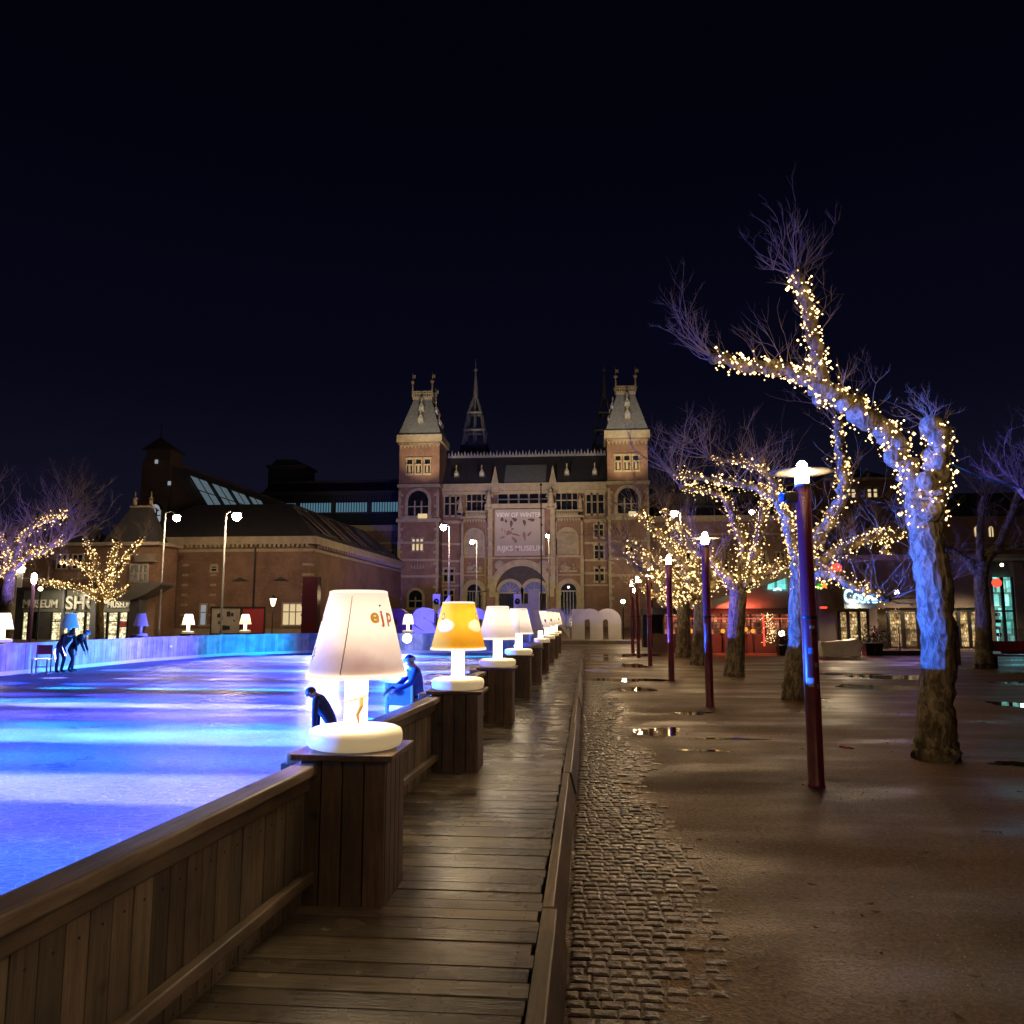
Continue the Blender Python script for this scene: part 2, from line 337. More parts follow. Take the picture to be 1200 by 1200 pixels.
    def build(s, name, mats, parent=None, smooth=False):
        me = bpy.data.meshes.new(name); me.from_pydata(s.v, [], s.f)
        for m in (mats if isinstance(mats, (list, tuple)) else [mats]): me.materials.append(M[m] if isinstance(m, str) else m)
        me.polygons.foreach_set('material_index', s.m)
        ca_ = me.color_attributes.new('tint', 'FLOAT_COLOR', 'CORNER')
        buf = []
        for f, t in zip(s.f, s.t): buf += [*t, 1.0]*len(f)
        ca_.data.foreach_set('color', buf)
        if smooth: me.polygons.foreach_set('use_smooth', [True]*len(s.f))
        me.update()
        bm = bmesh.new(); bm.from_mesh(me); bmesh.ops.recalc_face_normals(bm, faces=bm.faces); bm.to_mesh(me); bm.free()
        o = bpy.data.objects.new(name, me); C.objects.link(o)
        if parent: o.parent = parent
        return o
def tag(o, label=None, cat=None, group=None, kind=None):
    if label: o['label'] = label
    if cat: o['category'] = cat
    if group: o['group'] = group
    if kind: o['kind'] = kind
    return o
def thing(name, label, cat, loc=(0, 0, 0), rz=0.0, group=None):
    o = bpy.data.objects.new(name, None); C.objects.link(o); o.empty_display_size = 0.1
    o.location = loc; o.rotation_euler = (0, 0, rz); return tag(o, label, cat, group)
def empty(name, parent, loc=(0, 0, 0)):
    o = bpy.data.objects.new(name, None); C.objects.link(o); o.location = loc; o.parent = parent; return o
def copy_tree(o, parent=None):
    c = o.copy(); C.objects.link(c); c.parent = parent
    for ch in list(o.children): copy_tree(ch, c)
    return c
def bev(o, w, seg=2, ang=40):
    m = o.modifiers.new('bevel', 'BEVEL'); m.width = w; m.segments = seg; m.limit_method = 'ANGLE'; m.angle_limit = rad(ang); return o
def vt(lo=0.6, hi=1.15, rnd=R):
    g = rnd.uniform(lo, hi); return (g*rnd.uniform(0.96, 1.05), g, g*rnd.uniform(0.94, 1.04))
def text_mesh(s, size, depth, name, mat, parent=None, bold=0.0, align='CENTER'):
    cu = bpy.data.curves.new(name, 'FONT'); cu.body = s; cu.size = size; cu.extrude = depth/2; cu.offset = bold; cu.align_x = align; cu.resolution_u = 6
    t = bpy.data.objects.new(name+'_src', cu); C.objects.link(t)
    dg = bpy.context.evaluated_depsgraph_get(); me = bpy.data.meshes.new_from_object(t.evaluated_get(dg))
    bpy.data.objects.remove(t); bpy.data.curves.remove(cu)
    me.name = name; me.materials.clear(); me.materials.append(M[mat] if isinstance(mat, str) else mat)
    o = bpy.data.objects.new(name, me); C.objects.link(o)
    me.transform(Matrix.Rotation(PI/2, 4, 'X'))          # stand it upright, facing -Y
    if parent: o.parent = parent
    return o
def spot(name, loc, target, col, power, size=60, blend=0.6, rad_=0.1, falloff=None, parent=None):
    l = bpy.data.lights.new(name, 'SPOT'); l.energy = power; l.color = col; l.spot_size = rad(size); l.spot_blend = blend; l.shadow_soft_size = rad_
    if falloff:
        l.use_nodes = True; nt = l.node_tree; e = nt.nodes['Emission']
        f = nt.nodes.new('ShaderNodeLightFalloff'); f.inputs['Strength'].default_value = 1.0
        nt.links.new(f.outputs[falloff], e.inputs['Strength'])
    o = bpy.data.objects.new(name, l); C.objects.link(o); o.location = loc
    o.rotation_euler = (Vector(target)-Vector(loc)).to_track_quat('-Z', 'Y').to_euler()
    return o
def point(name, loc, col, power, r=0.05):
    l = bpy.data.lights.new(name, 'POINT'); l.energy = power; l.color = col; l.shadow_soft_size = r
    o = bpy.data.objects.new(name, l); C.objects.link(o); o.location = loc; return o
def smooth_path(pts, rs, sub=4):
    pts = [Vector(p) for p in pts]; out = []; ro = []
    for i in range(len(pts)-1):
        p0 = pts[max(i-1, 0)]; p1 = pts[i]; p2 = pts[i+1]; p3 = pts[min(i+2, len(pts)-1)]
        for k in range(sub):
            t = k/sub
            out.append(0.5*((2*p1)+(p2-p0)*t+(2*p0-5*p1+4*p2-p3)*t*t+(3*p1-p0-3*p2+p3)*t**3)); ro.append(rs[i]*(1-t)+rs[i+1]*t)
    out.append(pts[-1]); ro.append(rs[-1]); return out, ro

# ------------------------------------------------------------------ ground, ice, path
ICE_L, ICE_R, ICE_FAR = -17.2, -1.62, 38.6
MB().box(-400, 400, -30, 900, -0.4, 0.0).build('ground', 'ground')['kind'] = 'structure'
MB().box(ICE_L, ICE_R, -8, ICE_FAR, -0.05, 0.02).build('ice', 'ice')['kind'] = 'structure'
# cobbled strip beside the boardwalk
mb = MB(); rc = random.Random(3)
y = 1.5
while y < 22:
    w = rc.uniform(0.075, 0.095); x = -0.1+rc.uniform(-0.03, 0.0)
    lim = 0.64+0.09*math.sin(y*1.3)+rc.uniform(-0.12, 0.08)
    while x < lim:
        l = rc.uniform(0.07, 0.13); h = rc.uniform(0.007, 0.014) if x < lim-0.22 else rc.uniform(-0.002, 0.009); t = vt(0.5, 1.25, rc); g = 0.004; bv = 0.014
        z1 = h; sl = rc.uniform(-0.006, 0.006)
        a = (x+g, x+l-g, y+g, y+w-g); b = (x+g+bv, x+l-g-bv, y+g+bv, y+w-g-bv)
        mb.frustum(a, -0.01, a, z1-0.006, 0, t); mb.frustum(a, z1-0.006, b, z1+sl*0.3, 0, t)
        x += l
    y += w
mb.build('cobbled_path', 'cobble')['kind'] = 'structure'
# boardwalk
mb = MB(); rb = random.Random(5); y = -3.0
BX0, BX1, BZ = -1.62, -0.27, 0.20
while y < 38:
    w = 0.142; dz = rb.uniform(-0.003, 0.003); dx = rb.uniform(-0.012, 0.012)
    mb.box(BX0, BX1+dx, y, y+w-0.009, BZ-0.03+dz, BZ+dz, 0, vt(0.38, 1.25, rb))
    if y < 14:
        for nx_ in (-1.12, -0.72, -0.34):
            for ny_ in (0.035, 0.1): mb.box(nx_-.004, nx_+.004, y+ny_-.004, y+ny_+.004, BZ+dz-.002, BZ+dz+.0012, 0, (.12, .11, .1))
    y += w
bw = mb.build('boardwalk', 'deck_wood'); bw['kind'] = 'structure'; bev(bw, 0.004, 1)
mb = MB(); y = -3.0; k = 0
while y < 38:
    L = 3.78; off = 0.02*(k % 2)
    t = vt(0.55, 0.9, rb)
    vs = [(BX1+0.014, y, BZ+0.012), (BX1+0.014, y+L-0.02, BZ+0.012), (BX1+0.075+off, y+L-0.02, BZ+0.012), (BX1+0.075+off, y, BZ+0.012),
          (BX1+0.014, y, -0.02), (BX1+0.014, y+L-0.02, -0.02), (BX1+0.135+off, y+L-0.02, -0.02), (BX1+0.135+off, y, -0.02)]
    mb._add(vs, [(0, 1, 2, 3), (4, 7, 6, 5), (2, 1, 5, 6), (0, 3, 7, 4), (3, 2, 6, 7), (1, 0, 4, 5)], 0, t)
    y += L; k += 1
sk = mb.build('boardwalk_kerb', 'rail_wood'); sk['kind'] = 'structure'; bev(sk, 0.008, 2)
# grit, small stones and trodden leaves lying on the gravel
rg = random.Random(17); lv_ = MB(); st_ = MB()
for _ in range(230):
    yy = 3.2+rg.random()**1.6*22; xx = rg.uniform(0.3, 0.95*yy*0.75); z = 0.004
    a = rg.uniform(0, 6.28); l = rg.uniform(.015, .04); w_ = l*.55; c_, s_ = math.cos(a), math.sin(a); cu = rg.uniform(.002, .014)
    p = [(l, 0, cu), (0, w_, 0), (-l, 0, cu*.6), (0, -w_, 0)]; p = [(xx+u*c_-v*s_, yy+u*s_+v*c_, z+q) for u, v, q in p]
    lv_._add(p, [(0, 1, 2), (0, 2, 3)], 0, vt(.4, 1.3, rg))
for _ in range(1500):
    yy = 3.0+rg.random()**1.8*16; xx = rg.uniform(0.45, 0.95*yy*0.72); r_ = rg.uniform(.003, .008)
    st_.octa((xx, yy, r_*.2), r_)
lv_.build('fallen_leaves', plain('dead leaves', (.16, .085, .03), .5, 0, .4, 9, 0, True))['kind'] = 'stuff'
st_.build('gravel_grit', plain('grit', (.34, .26, .18), .5, 0, .5, 30))['kind'] = 'stuff'
# puddles
def puddle(px, py, rx, ry, seed):
    p = ground(px, py); r_ = random.Random(seed); ph = [r_.uniform(0, 6.28) for _ in range(5)]
    pts = []
    for i in range(64):
        a = 2*PI*i/64; k = 1+0.22*math.sin(2*a+ph[0])+0.16*math.sin(3*a+ph[1])+0.1*math.sin(5*a+ph[2])+0.07*math.sin(9*a+ph[3])+0.05*math.sin(14*a+ph[4])
        pts.append((p.x+rx*k*math.cos(a), p.y+ry*k*math.sin(a)))
    MB().poly_h(pts, 0.0045).build('puddle', 'puddle')['kind'] = 'structure'
for i, a in enumerate([(772, 858, 0.3, 0.55, 1), (812, 836, 0.32, 0.25, 2), (742, 808, 0.4, 0.6, 3), (735, 797, 0.9, 0.6, 4), (700, 786, 0.5, 0.8, 5), (705, 772, 0.6, 1.2, 6),
                       (1035, 806, 0.9, 0.9, 7), (1060, 794, 1.2, 1.0, 8), (990, 790, 0.9, 0.5, 9), (1192, 826, 0.5, 0.45, 10), (991, 876, 0.07, 0.12, 11), (1195, 896, 0.3, 0.2, 12),
                       (735, 780, 0.6, 1.4, 13), (740, 768, 1.4, 1.5, 14), (1180, 800, 0.5, 0.3, 15), (850, 866, 0.45, 0.1, 16), (830, 880, .3, .08, 17)]): puddle(*a)

# ------------------------------------------------------------------ rink edge: plinths, fence panels, giant table lamps
PZ = 1.0                                   # top of plinth
def make_plinth(label, group):
    t = thing('lamp_plinth', label, 'plinth', (0, 0, 0), 0, group)
    mb = MB(); w = 0.24; rr = random.Random(21)
    for k in range(4):
        x0 = -w+k*w/2
        mb.box(x0+0.003, x0+w/2-0.003, -w, -w+0.025, 0.03, PZ-0.035, 0, vt(0.55, 1.1, rr)); mb.box(x0+0.003, x0+w/2-0.003, w-0.025, w, 0.03, PZ-0.035, 0, vt(0.55, 1.1, rr))
    for k in range(4):
        y0 = -w+0.026+k*(2*w-0.052)/4; d = (2*w-0.052)/4
        for s in (-1, 1):
            xa, xb = (w-0.025, w) if s > 0 else (-w, -w+0.025)
            mb.box(xa, xb, y0+0.003, y0+d-0.003, 0.03, PZ-0.035, 0, vt(0.6, 1.15, rr))
    mb.box(-w+0.026, w-0.026, -w+0.026, w-0.026, 0.0, PZ-0.06, 0, (0.15, 0.15, 0.15))
    bev(mb.build('plank_box', 'box_wood', t), 0.004, 1)
    bev(MB().box(-0.285, 0.285, -0.285, 0.285, PZ-0.034, PZ, 0, (0.95, 0.95, 0.95)).build('top_board', 'box_wood', t), 0.006, 2)
    return t
SH0, SH1, RB, RTOP = 0.415, 0.885, 0.285, 0.168
def shade_mat(kind):
    m = bpy.data.materials.new('lampshade '+kind); m.use_nodes = True; nt = m.node_tree
    nt.nodes.remove(nt.nodes['Principled BSDF'])
    tc = nt.nodes.new('ShaderNodeTexCoord'); sx = nt.nodes.new('ShaderNodeSeparateXYZ'); nt.links.new(tc.outputs['Object'], sx.inputs[0])
    at2 = nt.nodes.new('ShaderNodeMath'); at2.operation = 'ARCTAN2'; nt.links.new(sx.outputs[0], at2.inputs[0])
    ng = nt.nodes.new('ShaderNodeMath'); ng.operation = 'MULTIPLY'; ng.inputs[1].default_value = -1; nt.links.new(sx.outputs[1], ng.inputs[0]); nt.links.new(ng.outputs[0], at2.inputs[1])
    ang, zz = at2.outputs[0], sx.outputs[2]
    def math_(op, a, b=None):
        n = nt.nodes.new('ShaderNodeMath'); n.operation = op
        for s_, v_ in ((n.inputs[0], a), (n.inputs[1], b)):
            if v_ is None: continue
            if hasattr(v_, 'node'): nt.links.new(v_, s_)
            else: s_.default_value = v_
        return n.outputs[0]
    def blob(a0, z0, ra, rz_, soft=0.15, warp=0.0):
        da = math_('DIVIDE', math_('SUBTRACT', ang, a0), ra); dz = math_('DIVIDE', math_('SUBTRACT', zz, z0), rz_)
        d = math_('SQRT', math_('ADD', math_('MULTIPLY', da, da), math_('MULTIPLY', dz, dz)))
        if warp:
            n = N(nt, 'ShaderNodeTexNoise', Scale=7.0, Detail=6.0); nt.links.new(tc.outputs['Object'], n.inputs['Vector'])
            d = math_('ADD', d, math_('MULTIPLY', math_('SUBTRACT', n.outputs['Fac'], 0.5), warp))
        mr = nt.nodes.new('ShaderNodeMapRange'); mr.inputs['From Min'].default_value = 1-soft; mr.inputs['From Max'].default_value = 1+soft
        mr.inputs['To Min'].default_value = 1; mr.inputs['To Max'].default_value = 0; nt.links.new(d, mr.inputs['Value']); return mr.outputs[0]
    n = N(nt, 'ShaderNodeTexNoise', Scale=5.0, Detail=7.0, Roughness=0.6); nt.links.new(tc.outputs['Object'], n.inputs['Vector'])
    if kind == 'drawing':
        col = ramp(nt, n.outputs['Fac'], [(0.3, (0.86, 0.72, 0.66)), (0.7, (0.95, 0.86, 0.78))]).outputs['Color']
        sh = blob(-0.18, 0.47, 0.75, 0.085, 0.5, 1.3)
        col = mixc(nt, math_('MULTIPLY', sh, 0.42), col, (0.42, 0.25, 0.2))
        sh2 = blob(0.55, 0.45, 0.45, 0.05, 0.5, 1.6)
        col = mixc(nt, math_('MULTIPLY', sh2, 0.35), col, (0.55, 0.3, 0.2))
    elif kind == 'yellow':
        col = ramp(nt, n.outputs['Fac'], [(0.3, (0.9, 0.42, 0.03)), (0.7, (0.98, 0.55, 0.06))]).outputs['Color']
        for a0, a1 in ((-0.5, -0.74), (1.1, 1.36)):
            col = mixc(nt, blob(a0, 0.65, 0.47, 0.06, 0.12, 0.5), col, (0.95, 0.8, 0.68))
            col = mixc(nt, blob(a1, 0.745, 0.12, 0.036), col, (0.12, 0.06, 0.04)); col = mixc(nt, blob(a1, 0.745, 0.075, 0.022), col, (0.95, 0.6, 0.12))
    elif kind == 'spotted':
        col = ramp(nt, n.outputs['Fac'], [(0.3, (0.88, 0.8, 0.72)), (0.7, (0.95, 0.9, 0.84))]).outputs['Color']
        for a0, z0 in ((-0.6, 0.5), (0.2, 0.46), (0.7, 0.62), (-0.2, 0.68)):
            col = mixc(nt, blob(a0, z0, 0.16, 0.05, 0.1, 0.4), col, (0.12, 0.1, 0.1))
    elif kind == 'cream': col = ramp(nt, n.outputs['Fac'], [(0.3, (0.8, 0.68, 0.5)), (0.7, (0.92, 0.82, 0.62))]).outputs['Color']
    else: col = ramp(nt, n.outputs['Fac'], [(0.3, (0.88, 0.8, 0.74)), (0.7, (0.95, 0.9, 0.86))]).outputs['Color']
    d = N(nt, 'ShaderNodeBsdfDiffuse'); t = N(nt, 'ShaderNodeBsdfTranslucent'); nt.links.new(col, d.inputs[0]); nt.links.new(col, t.inputs[0])
    mx = nt.nodes.new('ShaderNodeMixShader'); mx.inputs[0].default_value = 0.6; nt.links.new(d.outputs[0], mx.inputs[1]); nt.links.new(t.outputs[0], mx.inputs[2])
    nt.links.new(mx.outputs[0], nt.nodes['Material Output'].inputs['Surface']); return m
SHM = {k: shade_mat(k) for k in ('drawing', 'yellow', 'white', 'spotted', 'cream')}
M['lamp_rim'] = glow('glowing shade rim', (1.0, 0.88, 0.72), 1.15)
M['lamp_stem'] = glow('glowing lamp stem', (1.0, 0.82, 0.52), 9.0)
M['lamp_under'] = glow('added underside glow', (1.0, 0.72, 0.4), 15.0)
def base_mat():
    m, nt, b = newmat('glowing lamp base'); b.inputs['Base Color'].default_value = (0.8, 0.72, 0.55, 1); b.inputs['Roughness'].default_value = 0.4
    tc = nt.nodes.new('ShaderNodeTexCoord'); sx = nt.nodes.new('ShaderNodeSeparateXYZ'); nt.links.new(tc.outputs['Object'], sx.inputs[0])
    n = N(nt, 'ShaderNodeTexNoise', Scale=3.0, Detail=4.0); nt.links.new(tc.outputs['Object'], n.inputs['Vector'])
    r = ramp(nt, n.outputs['Fac'], [(0.3, (0.85, 0.58, 0.26)), (0.7, (1.0, 0.76, 0.42))])
    nt.links.new(r.outputs['Color'], b.inputs['Emission Color']); b.inputs['Emission Strength'].default_value = 0.3; return m
M['lamp_base'] = base_mat()
M['lamp_off'] = plain('unlit lamp plastic', (0.7, 0.7, 0.68), 0.45, 0, 0.05, 4.0)
M['ink_orange'] = plain('orange ink', (0.72, 0.26, 0.03), 0.7, 0, 0.15, 20)
M['ink_red'] = plain('red ink', (0.7, 0.11, 0.05), 0.7, 0, 0.15, 20)
M['ink_dark'] = plain('dark ink', (0.16, 0.08, 0.05), 0.7, 0, 0.15, 20)
def ink(name, mat, base):                       # translucent print; the marks get a glow of their own instead
    m = bpy.data.materials.new(name); m.use_nodes = True; nt = m.node_tree; nt.nodes.remove(nt.nodes['Principled BSDF'])
    d = N(nt, 'ShaderNodeBsdfDiffuse'); t = N(nt, 'ShaderNodeBsdfTranslucent')
    for q in (d, t): q.inputs[0].default_value = (*base, 1)
    mx = nt.nodes.new('ShaderNodeMixShader'); mx.inputs[0].default_value = 0.6; nt.links.new(d.outputs[0], mx.inputs[1]); nt.links.new(t.outputs[0], mx.inputs[2])
    nt.links.new(mx.outputs[0], nt.nodes['Material Output'].inputs['Surface']); M[mat] = m
for k_, c_, e_ in (('ink_orange', (0.8, 0.36, 0.05), 0.75), ('ink_red', (0.8, 0.2, 0.09), 0.75), ('ink_dark', (0.3, 0.15, 0.1), 0.4)): M[k_] = glow('glowing print '+k_[4:], c_, e_, False)  # lamp light on the marks put in as their own glow
LIT_KW = (1.0, 0.76, 0.48)
def make_lamp(kind, lit, label, group, P=None):
    t = thing('giant_table_lamp', label, 'lamp', (0, 0, 0), 0, group)
    base = MB().lathe([(0.235, 0.0), (0.262, 0.012), (0.272, 0.04), (0.272, 0.075), (0.262, 0.1), (0.235, 0.112), (0.09, 0.118)], n=40)
    base.build('base', 'lamp_base' if lit else 'lamp_off', t, True)
    MB().lathe([(0.066, 0.112), (0.066, 0.47)], n=24).build('stem', 'lamp_stem' if lit else 'lamp_off', t, True)
    df = MB(); df.lathe([(0.068, 0.428), (0.262, 0.428), (0.262, 0.436), (0.068, 0.436)], n=36, closed=True)
    for i, f in enumerate(df.f):
        if all(abs(df.v[j][2]-0.428) < 1e-5 for j in f): df.m[i] = 1
    df.build('added_under_disc', ['white', 'lamp_under' if lit else 'lamp_off'], t)  # disc added under the shade to throw light on the deck
    sh = MB(); k = 14
    prof = [(RB+(RTOP-RB)*j/k, SH0+(SH1-SH0)*j/k) for j in range(k+1)]
    sh.lathe(prof, n=48, cap=False)
    so = sh.build('lamp_shade', SHM[kind], t, True)
    # rims: bottom hoop and top hoop with the recessed top disc
    MB().lathe([(RB+0.008, SH0-0.016), (RB+0.008, SH0+0.008), (RB-0.004, SH0+0.008), (RB-0.004, SH0-0.016)], n=48, closed=True).build('shade_hoop', 'lamp_rim' if lit else 'lamp_off', so, True)
    MB().lathe([(RTOP+0.003, SH1-0.006), (RTOP+0.001, SH1+0.008), (RTOP-0.02, SH1+0.014), (0.02, SH1+0.012)], n=48).build('shade_cap', 'lamp_rim' if lit else 'lamp_off', so, True)
    return t
def on_shade(ang, z, off=0.004):
    k = (z-SH0)/(SH1-SH0); r = RB+(RTOP-RB)*k+off; return Vector((r*math.sin(ang), -r*math.cos(ang), z))
def wrap_to_shade(o, a0, z0):                     # bend an upright flat mesh (x right, z up) on to the cone
    for v in o.data.vertices:
        z = z0+v.co.z; k = (z-SH0)/(SH1-SH0); r = RB+(RTOP-RB)*k
        p = on_shade(a0+v.co.x/r, z); v.co = p
LX = -1.345
LAMP_Y = [4.72+3.78*k for k in range(9)]
plG = 'wooden plinths along the boardwalk side of the rink'
names_near = ['nearest', 'second', 'third', 'fourth', 'fifth', 'sixth', 'seventh', 'eighth', 'ninth']
pl0 = make_plinth('wooden plank plinth under the big lamp with the orange and red scribble', plG)
pl_lab = ['', 'wooden plank plinth under the yellow lamp', 'wooden plank plinth under the first plain white lamp past the yellow lamp',
          'wooden plank plinth under the seamed white lamp two along from the yellow lamp', 'wooden plank plinth under the unlit lamp of the row',
          'wooden plank plinth just beyond the unlit lamp, under a dark spotted lamp', 'wooden plank plinth second beyond the unlit lamp',
          'wooden plank plinth third beyond the unlit lamp', 'last wooden plank plinth at the far end of the boardwalk row']
for k, y in enumerate(LAMP_Y):
    o = pl0 if k == 0 else copy_tree(pl0)
    o.location = (LX, y, 0)
    if k: o['label'] = pl_lab[k]
LG = 'giant table lamps around the rink'
lampA = make_lamp('drawing', True, 'pale pink lamp with orange and red scribbled letters, biggest of the row', LG)
shA = [c for c in lampA.children if c.name.startswith('lamp_shade')][0]
def handmark(s, a0, z0, size, mat, rot=0.0):
    o = text_mesh(s, size, 0.001, 'drawn_letter', mat, shA, 0.004); o.data.transform(Matrix.Rotation(rot, 4, 'Y'))
    bm = bmesh.new(); bm.from_mesh(o.data); bmesh.ops.subdivide_edges(bm, edges=bm.edges, cuts=1); bm.to_mesh(o.data); bm.free()
    wrap_to_shade(o, a0, z0)
handmark('e', 0.74, 0.712, 0.115, 'ink_orange', 0.0); handmark('j', 1.0, 0.712, 0.1, 'ink_red', -0.1); handmark('p', 1.27, 0.716, 0.105, 'ink_red', 0.06)
mk = MB(); mk.ball(on_shade(0.96, 0.808), 0.006, n=8); mk.build('ink_dot', 'ink_dark', shA)
sm = MB(); a0, a1 = -0.17, -0.24                    # seam of the shade
for i in range(12):
    z0_, z1_ = SH0+0.01+i*0.0365, SH0+0.01+(i+1)*0.0365; b0 = -0.04+0.11*i/11; w = 0.014
    sm.quad(on_shade(b0-w, z0_, 0.002), on_shade(b0+w*0.6, z0_, 0.002), on_shade(b0+w*0.6, z1_, 0.002), on_shade(b0-w, z1_, 0.002))
sm.build('seam', 'ink_dark', shA)
for (a_, z_) in ((-1.0, 0.50), (-0.93, 0.52), (-0.98, 0.545), (-1.05, 0.72)):
    q = MB(); pts = [on_shade(a_+0.04*math.sin(i*1.9), z_+0.006*i, 0.003) for i in range(5)]; q.tube(pts, [0.0022]*5, 5); q.build('pencil_mark', 'ink_dark', shA)
lampA.location = (LX, LAMP_Y[0], PZ+0.002)
# twine round the stem of the big lamp
tw = MB(); pts = [Vector((0.0705*math.sin(-1.5+i*0.28), -0.0705*math.cos(-1.5+i*0.28), 0.245+i*0.005)) for i in range(11)]
tw.tube([p+Vector((LX, LAMP_Y[0], PZ)) for p in pts], [0.006]*11, 6)
pts2 = [Vector((0.045, -0.062, 0.285)), Vector((0.05, -0.072, 0.24)), Vector((0.03, -0.078, 0.19)), Vector((0.04, -0.076, 0.14))]
tw.tube([p+Vector((LX, LAMP_Y[0], PZ)) for p in pts2], [0.018, 0.016, 0.013, 0.006], 8)
tag(tw.build('tied_ribbon', plain('gold ribbon', (0.5, 0.3, 0.06), 0.6, 0, 0.2, 12)), 'gold ribbon tied around the stem of the big scribbled lamp', 'ribbon')
lampB = make_lamp('yellow', True, 'bright yellow lamp with pale cloud blobs on the shade', LG); lampB.location = (LX, LAMP_Y[1], PZ+0.002)
lampW = make_lamp('white', True, 'plain white lamp right behind the yellow lamp', LG); lampW.location = (LX, LAMP_Y[2], PZ+0.002)
lampU = make_lamp('white', False, 'unlit grey lamp, the only dark one in the row along the boardwalk', LG); lampU.location = (LX, LAMP_Y[4], PZ+0.002)
lampS = make_lamp('spotted', True, 'white lamp with dark spots, just beyond the unlit lamp', LG); lampS.location = (LX, LAMP_Y[5], PZ+0.002)
lampW2 = copy_tree(lampW); lampW2['label'] = 'white lamp with a seam, between the plain white lamp and the unlit lamp'; lampW2.location = (LX, LAMP_Y[3], PZ+0.002)
shW2 = [c for c in lampW2.children if c.name.startswith('lamp_shade')][0]
sm = MB()
for i in range(12):
    z0_, z1_ = SH0+0.01+i*0.0365, SH0+0.01+(i+1)*0.0365; b0 = 0.12; w = 0.01
    sm.quad(on_shade(b0-w, z0_, 0.002), on_shade(b0+w, z0_, 0.002), on_shade(b0+w, z1_, 0.002), on_shade(b0-w, z1_, 0.002))
sm.build('seam', 'ink_dark', shW2)
for k, kind, lab in ((6, 'S', 'dark spotted white lamp, second beyond the unlit lamp of the boardwalk row'), (7, 'W', 'white lamp, third beyond the unlit lamp of the boardwalk row'), (8, 'S', 'spotted lamp at the far end of the boardwalk row')):
    o = copy_tree(lampS if kind == 'S' else lampW); o['label'] = lab; o.location = (LX, LAMP_Y[k], PZ+0.002)
LAMP_W = 4.0
o = copy_tree(lampW); o['label'] = 'white lamp of the row beside the photographer, before the big scribbled lamp'; o.location = (LX, LAMP_Y[0]-3.78, PZ+0.002)
q = copy_tree(pl0); q['label'] = 'plank plinth beside the photographer, nearest end of the boardwalk row'; q.location = (LX, LAMP_Y[0]-3.78, 0)
point('lamp_bulb_light', (LX, LAMP_Y[0]-3.78, PZ+0.70), LIT_KW, LAMP_W, 0.05)
for k, y in enumerate(LAMP_Y):
    if k != 4: point('lamp_bulb_light', (LX, y, PZ+0.70), LIT_KW if k != 1 else (1.0, 0.8, 0.5), LAMP_W, 0.05)
# fence panels, each swung a little so that its far end meets the next plinth
def make_panel(L, label, group):
    t = thing('plank_fence', label, 'fence', (0, 0, 0), 0, group)
    mb = MB(); n = int(L/0.118); rr = random.Random(31)
    for i in range(n):
        y0 = i*L/n; y1 = (i+1)*L/n; h = 0.86+rr.uniform(-0.006, 0.006)
        mb.box(-0.012+rr.uniform(-0.004, 0.004), 0.012+rr.uniform(-0.002, 0.004), y0+0.003, y1-0.003, 0.06, h, 0, vt(0.4, 1.25, rr))
        for zz_ in (.2, .7): mb.box(.0165, .0185, (y0+y1)/2-.005, (y0+y1)/2+.005, zz_, zz_+.01, 0, (.1, .1, .1))
    mb.box(-0.034, -0.018, 0.0, L, 0.0, 0.859, 0, (.6, .6, .6))  # backing board added to block rink light between the planks
    bev(mb.build('plank_panel', 'fence_wood', t), 0.003, 1)
    tr = MB().box(-0.05, 0.085, 0, L, 0.862, 0.925, 0, (0.95, 0.95, 0.95)); tr.box(-0.03, 0.0125+0.03, 0.05, L-0.05, 0.78, 0.861, 0, (0.55, 0.55, 0.55)); bev(tr.build('top_rail', 'rail_wood', t), 0.012, 3)
    bev(MB().box(0.018, 0.075, 0.02, L-0.02, 0.3, 0.36, 0, (0.85, 0.85, 0.85)).build('low_rail', 'rail_wood', t), 0.008, 2)
    p = MB()
    for yy in (0.04, L-0.12): p.box(-0.095, -0.036, yy, yy+0.08, 0.0, 0.86, 0, (0.7, 0.7, 0.7))
    p.build('post', 'fence_wood', t)
    return t
PL = 3.6
fp0 = make_panel(PL, 'weathered plank fence panel running from the frame edge to the big lamp', 'fence panels between the boardwalk plinths')
fp_lab = ['', 'plank fence panel between the big scribbled lamp and the yellow lamp', 'plank fence panel just behind the yellow lamp', 'plank fence panel behind the plain white lamp',
          'plank fence panel leading up to the unlit lamp', 'plank fence panel just past the unlit lamp', 'plank fence panel between two spotted lamps', 'plank fence panel before the last white lamp', 'plank fence panel before the end of the boardwalk row']
for k, y in enumerate(LAMP_Y):
    o = fp0 if k == 0 else copy_tree(fp0)
    yf = y-0.12; xf = LX-0.215
    o.location = (xf-0.17, yf-PL, 0.02); o.rotation_euler = (0, 0, -math.asin(0.17/PL))
    if k: o['label'] = fp_lab[k]
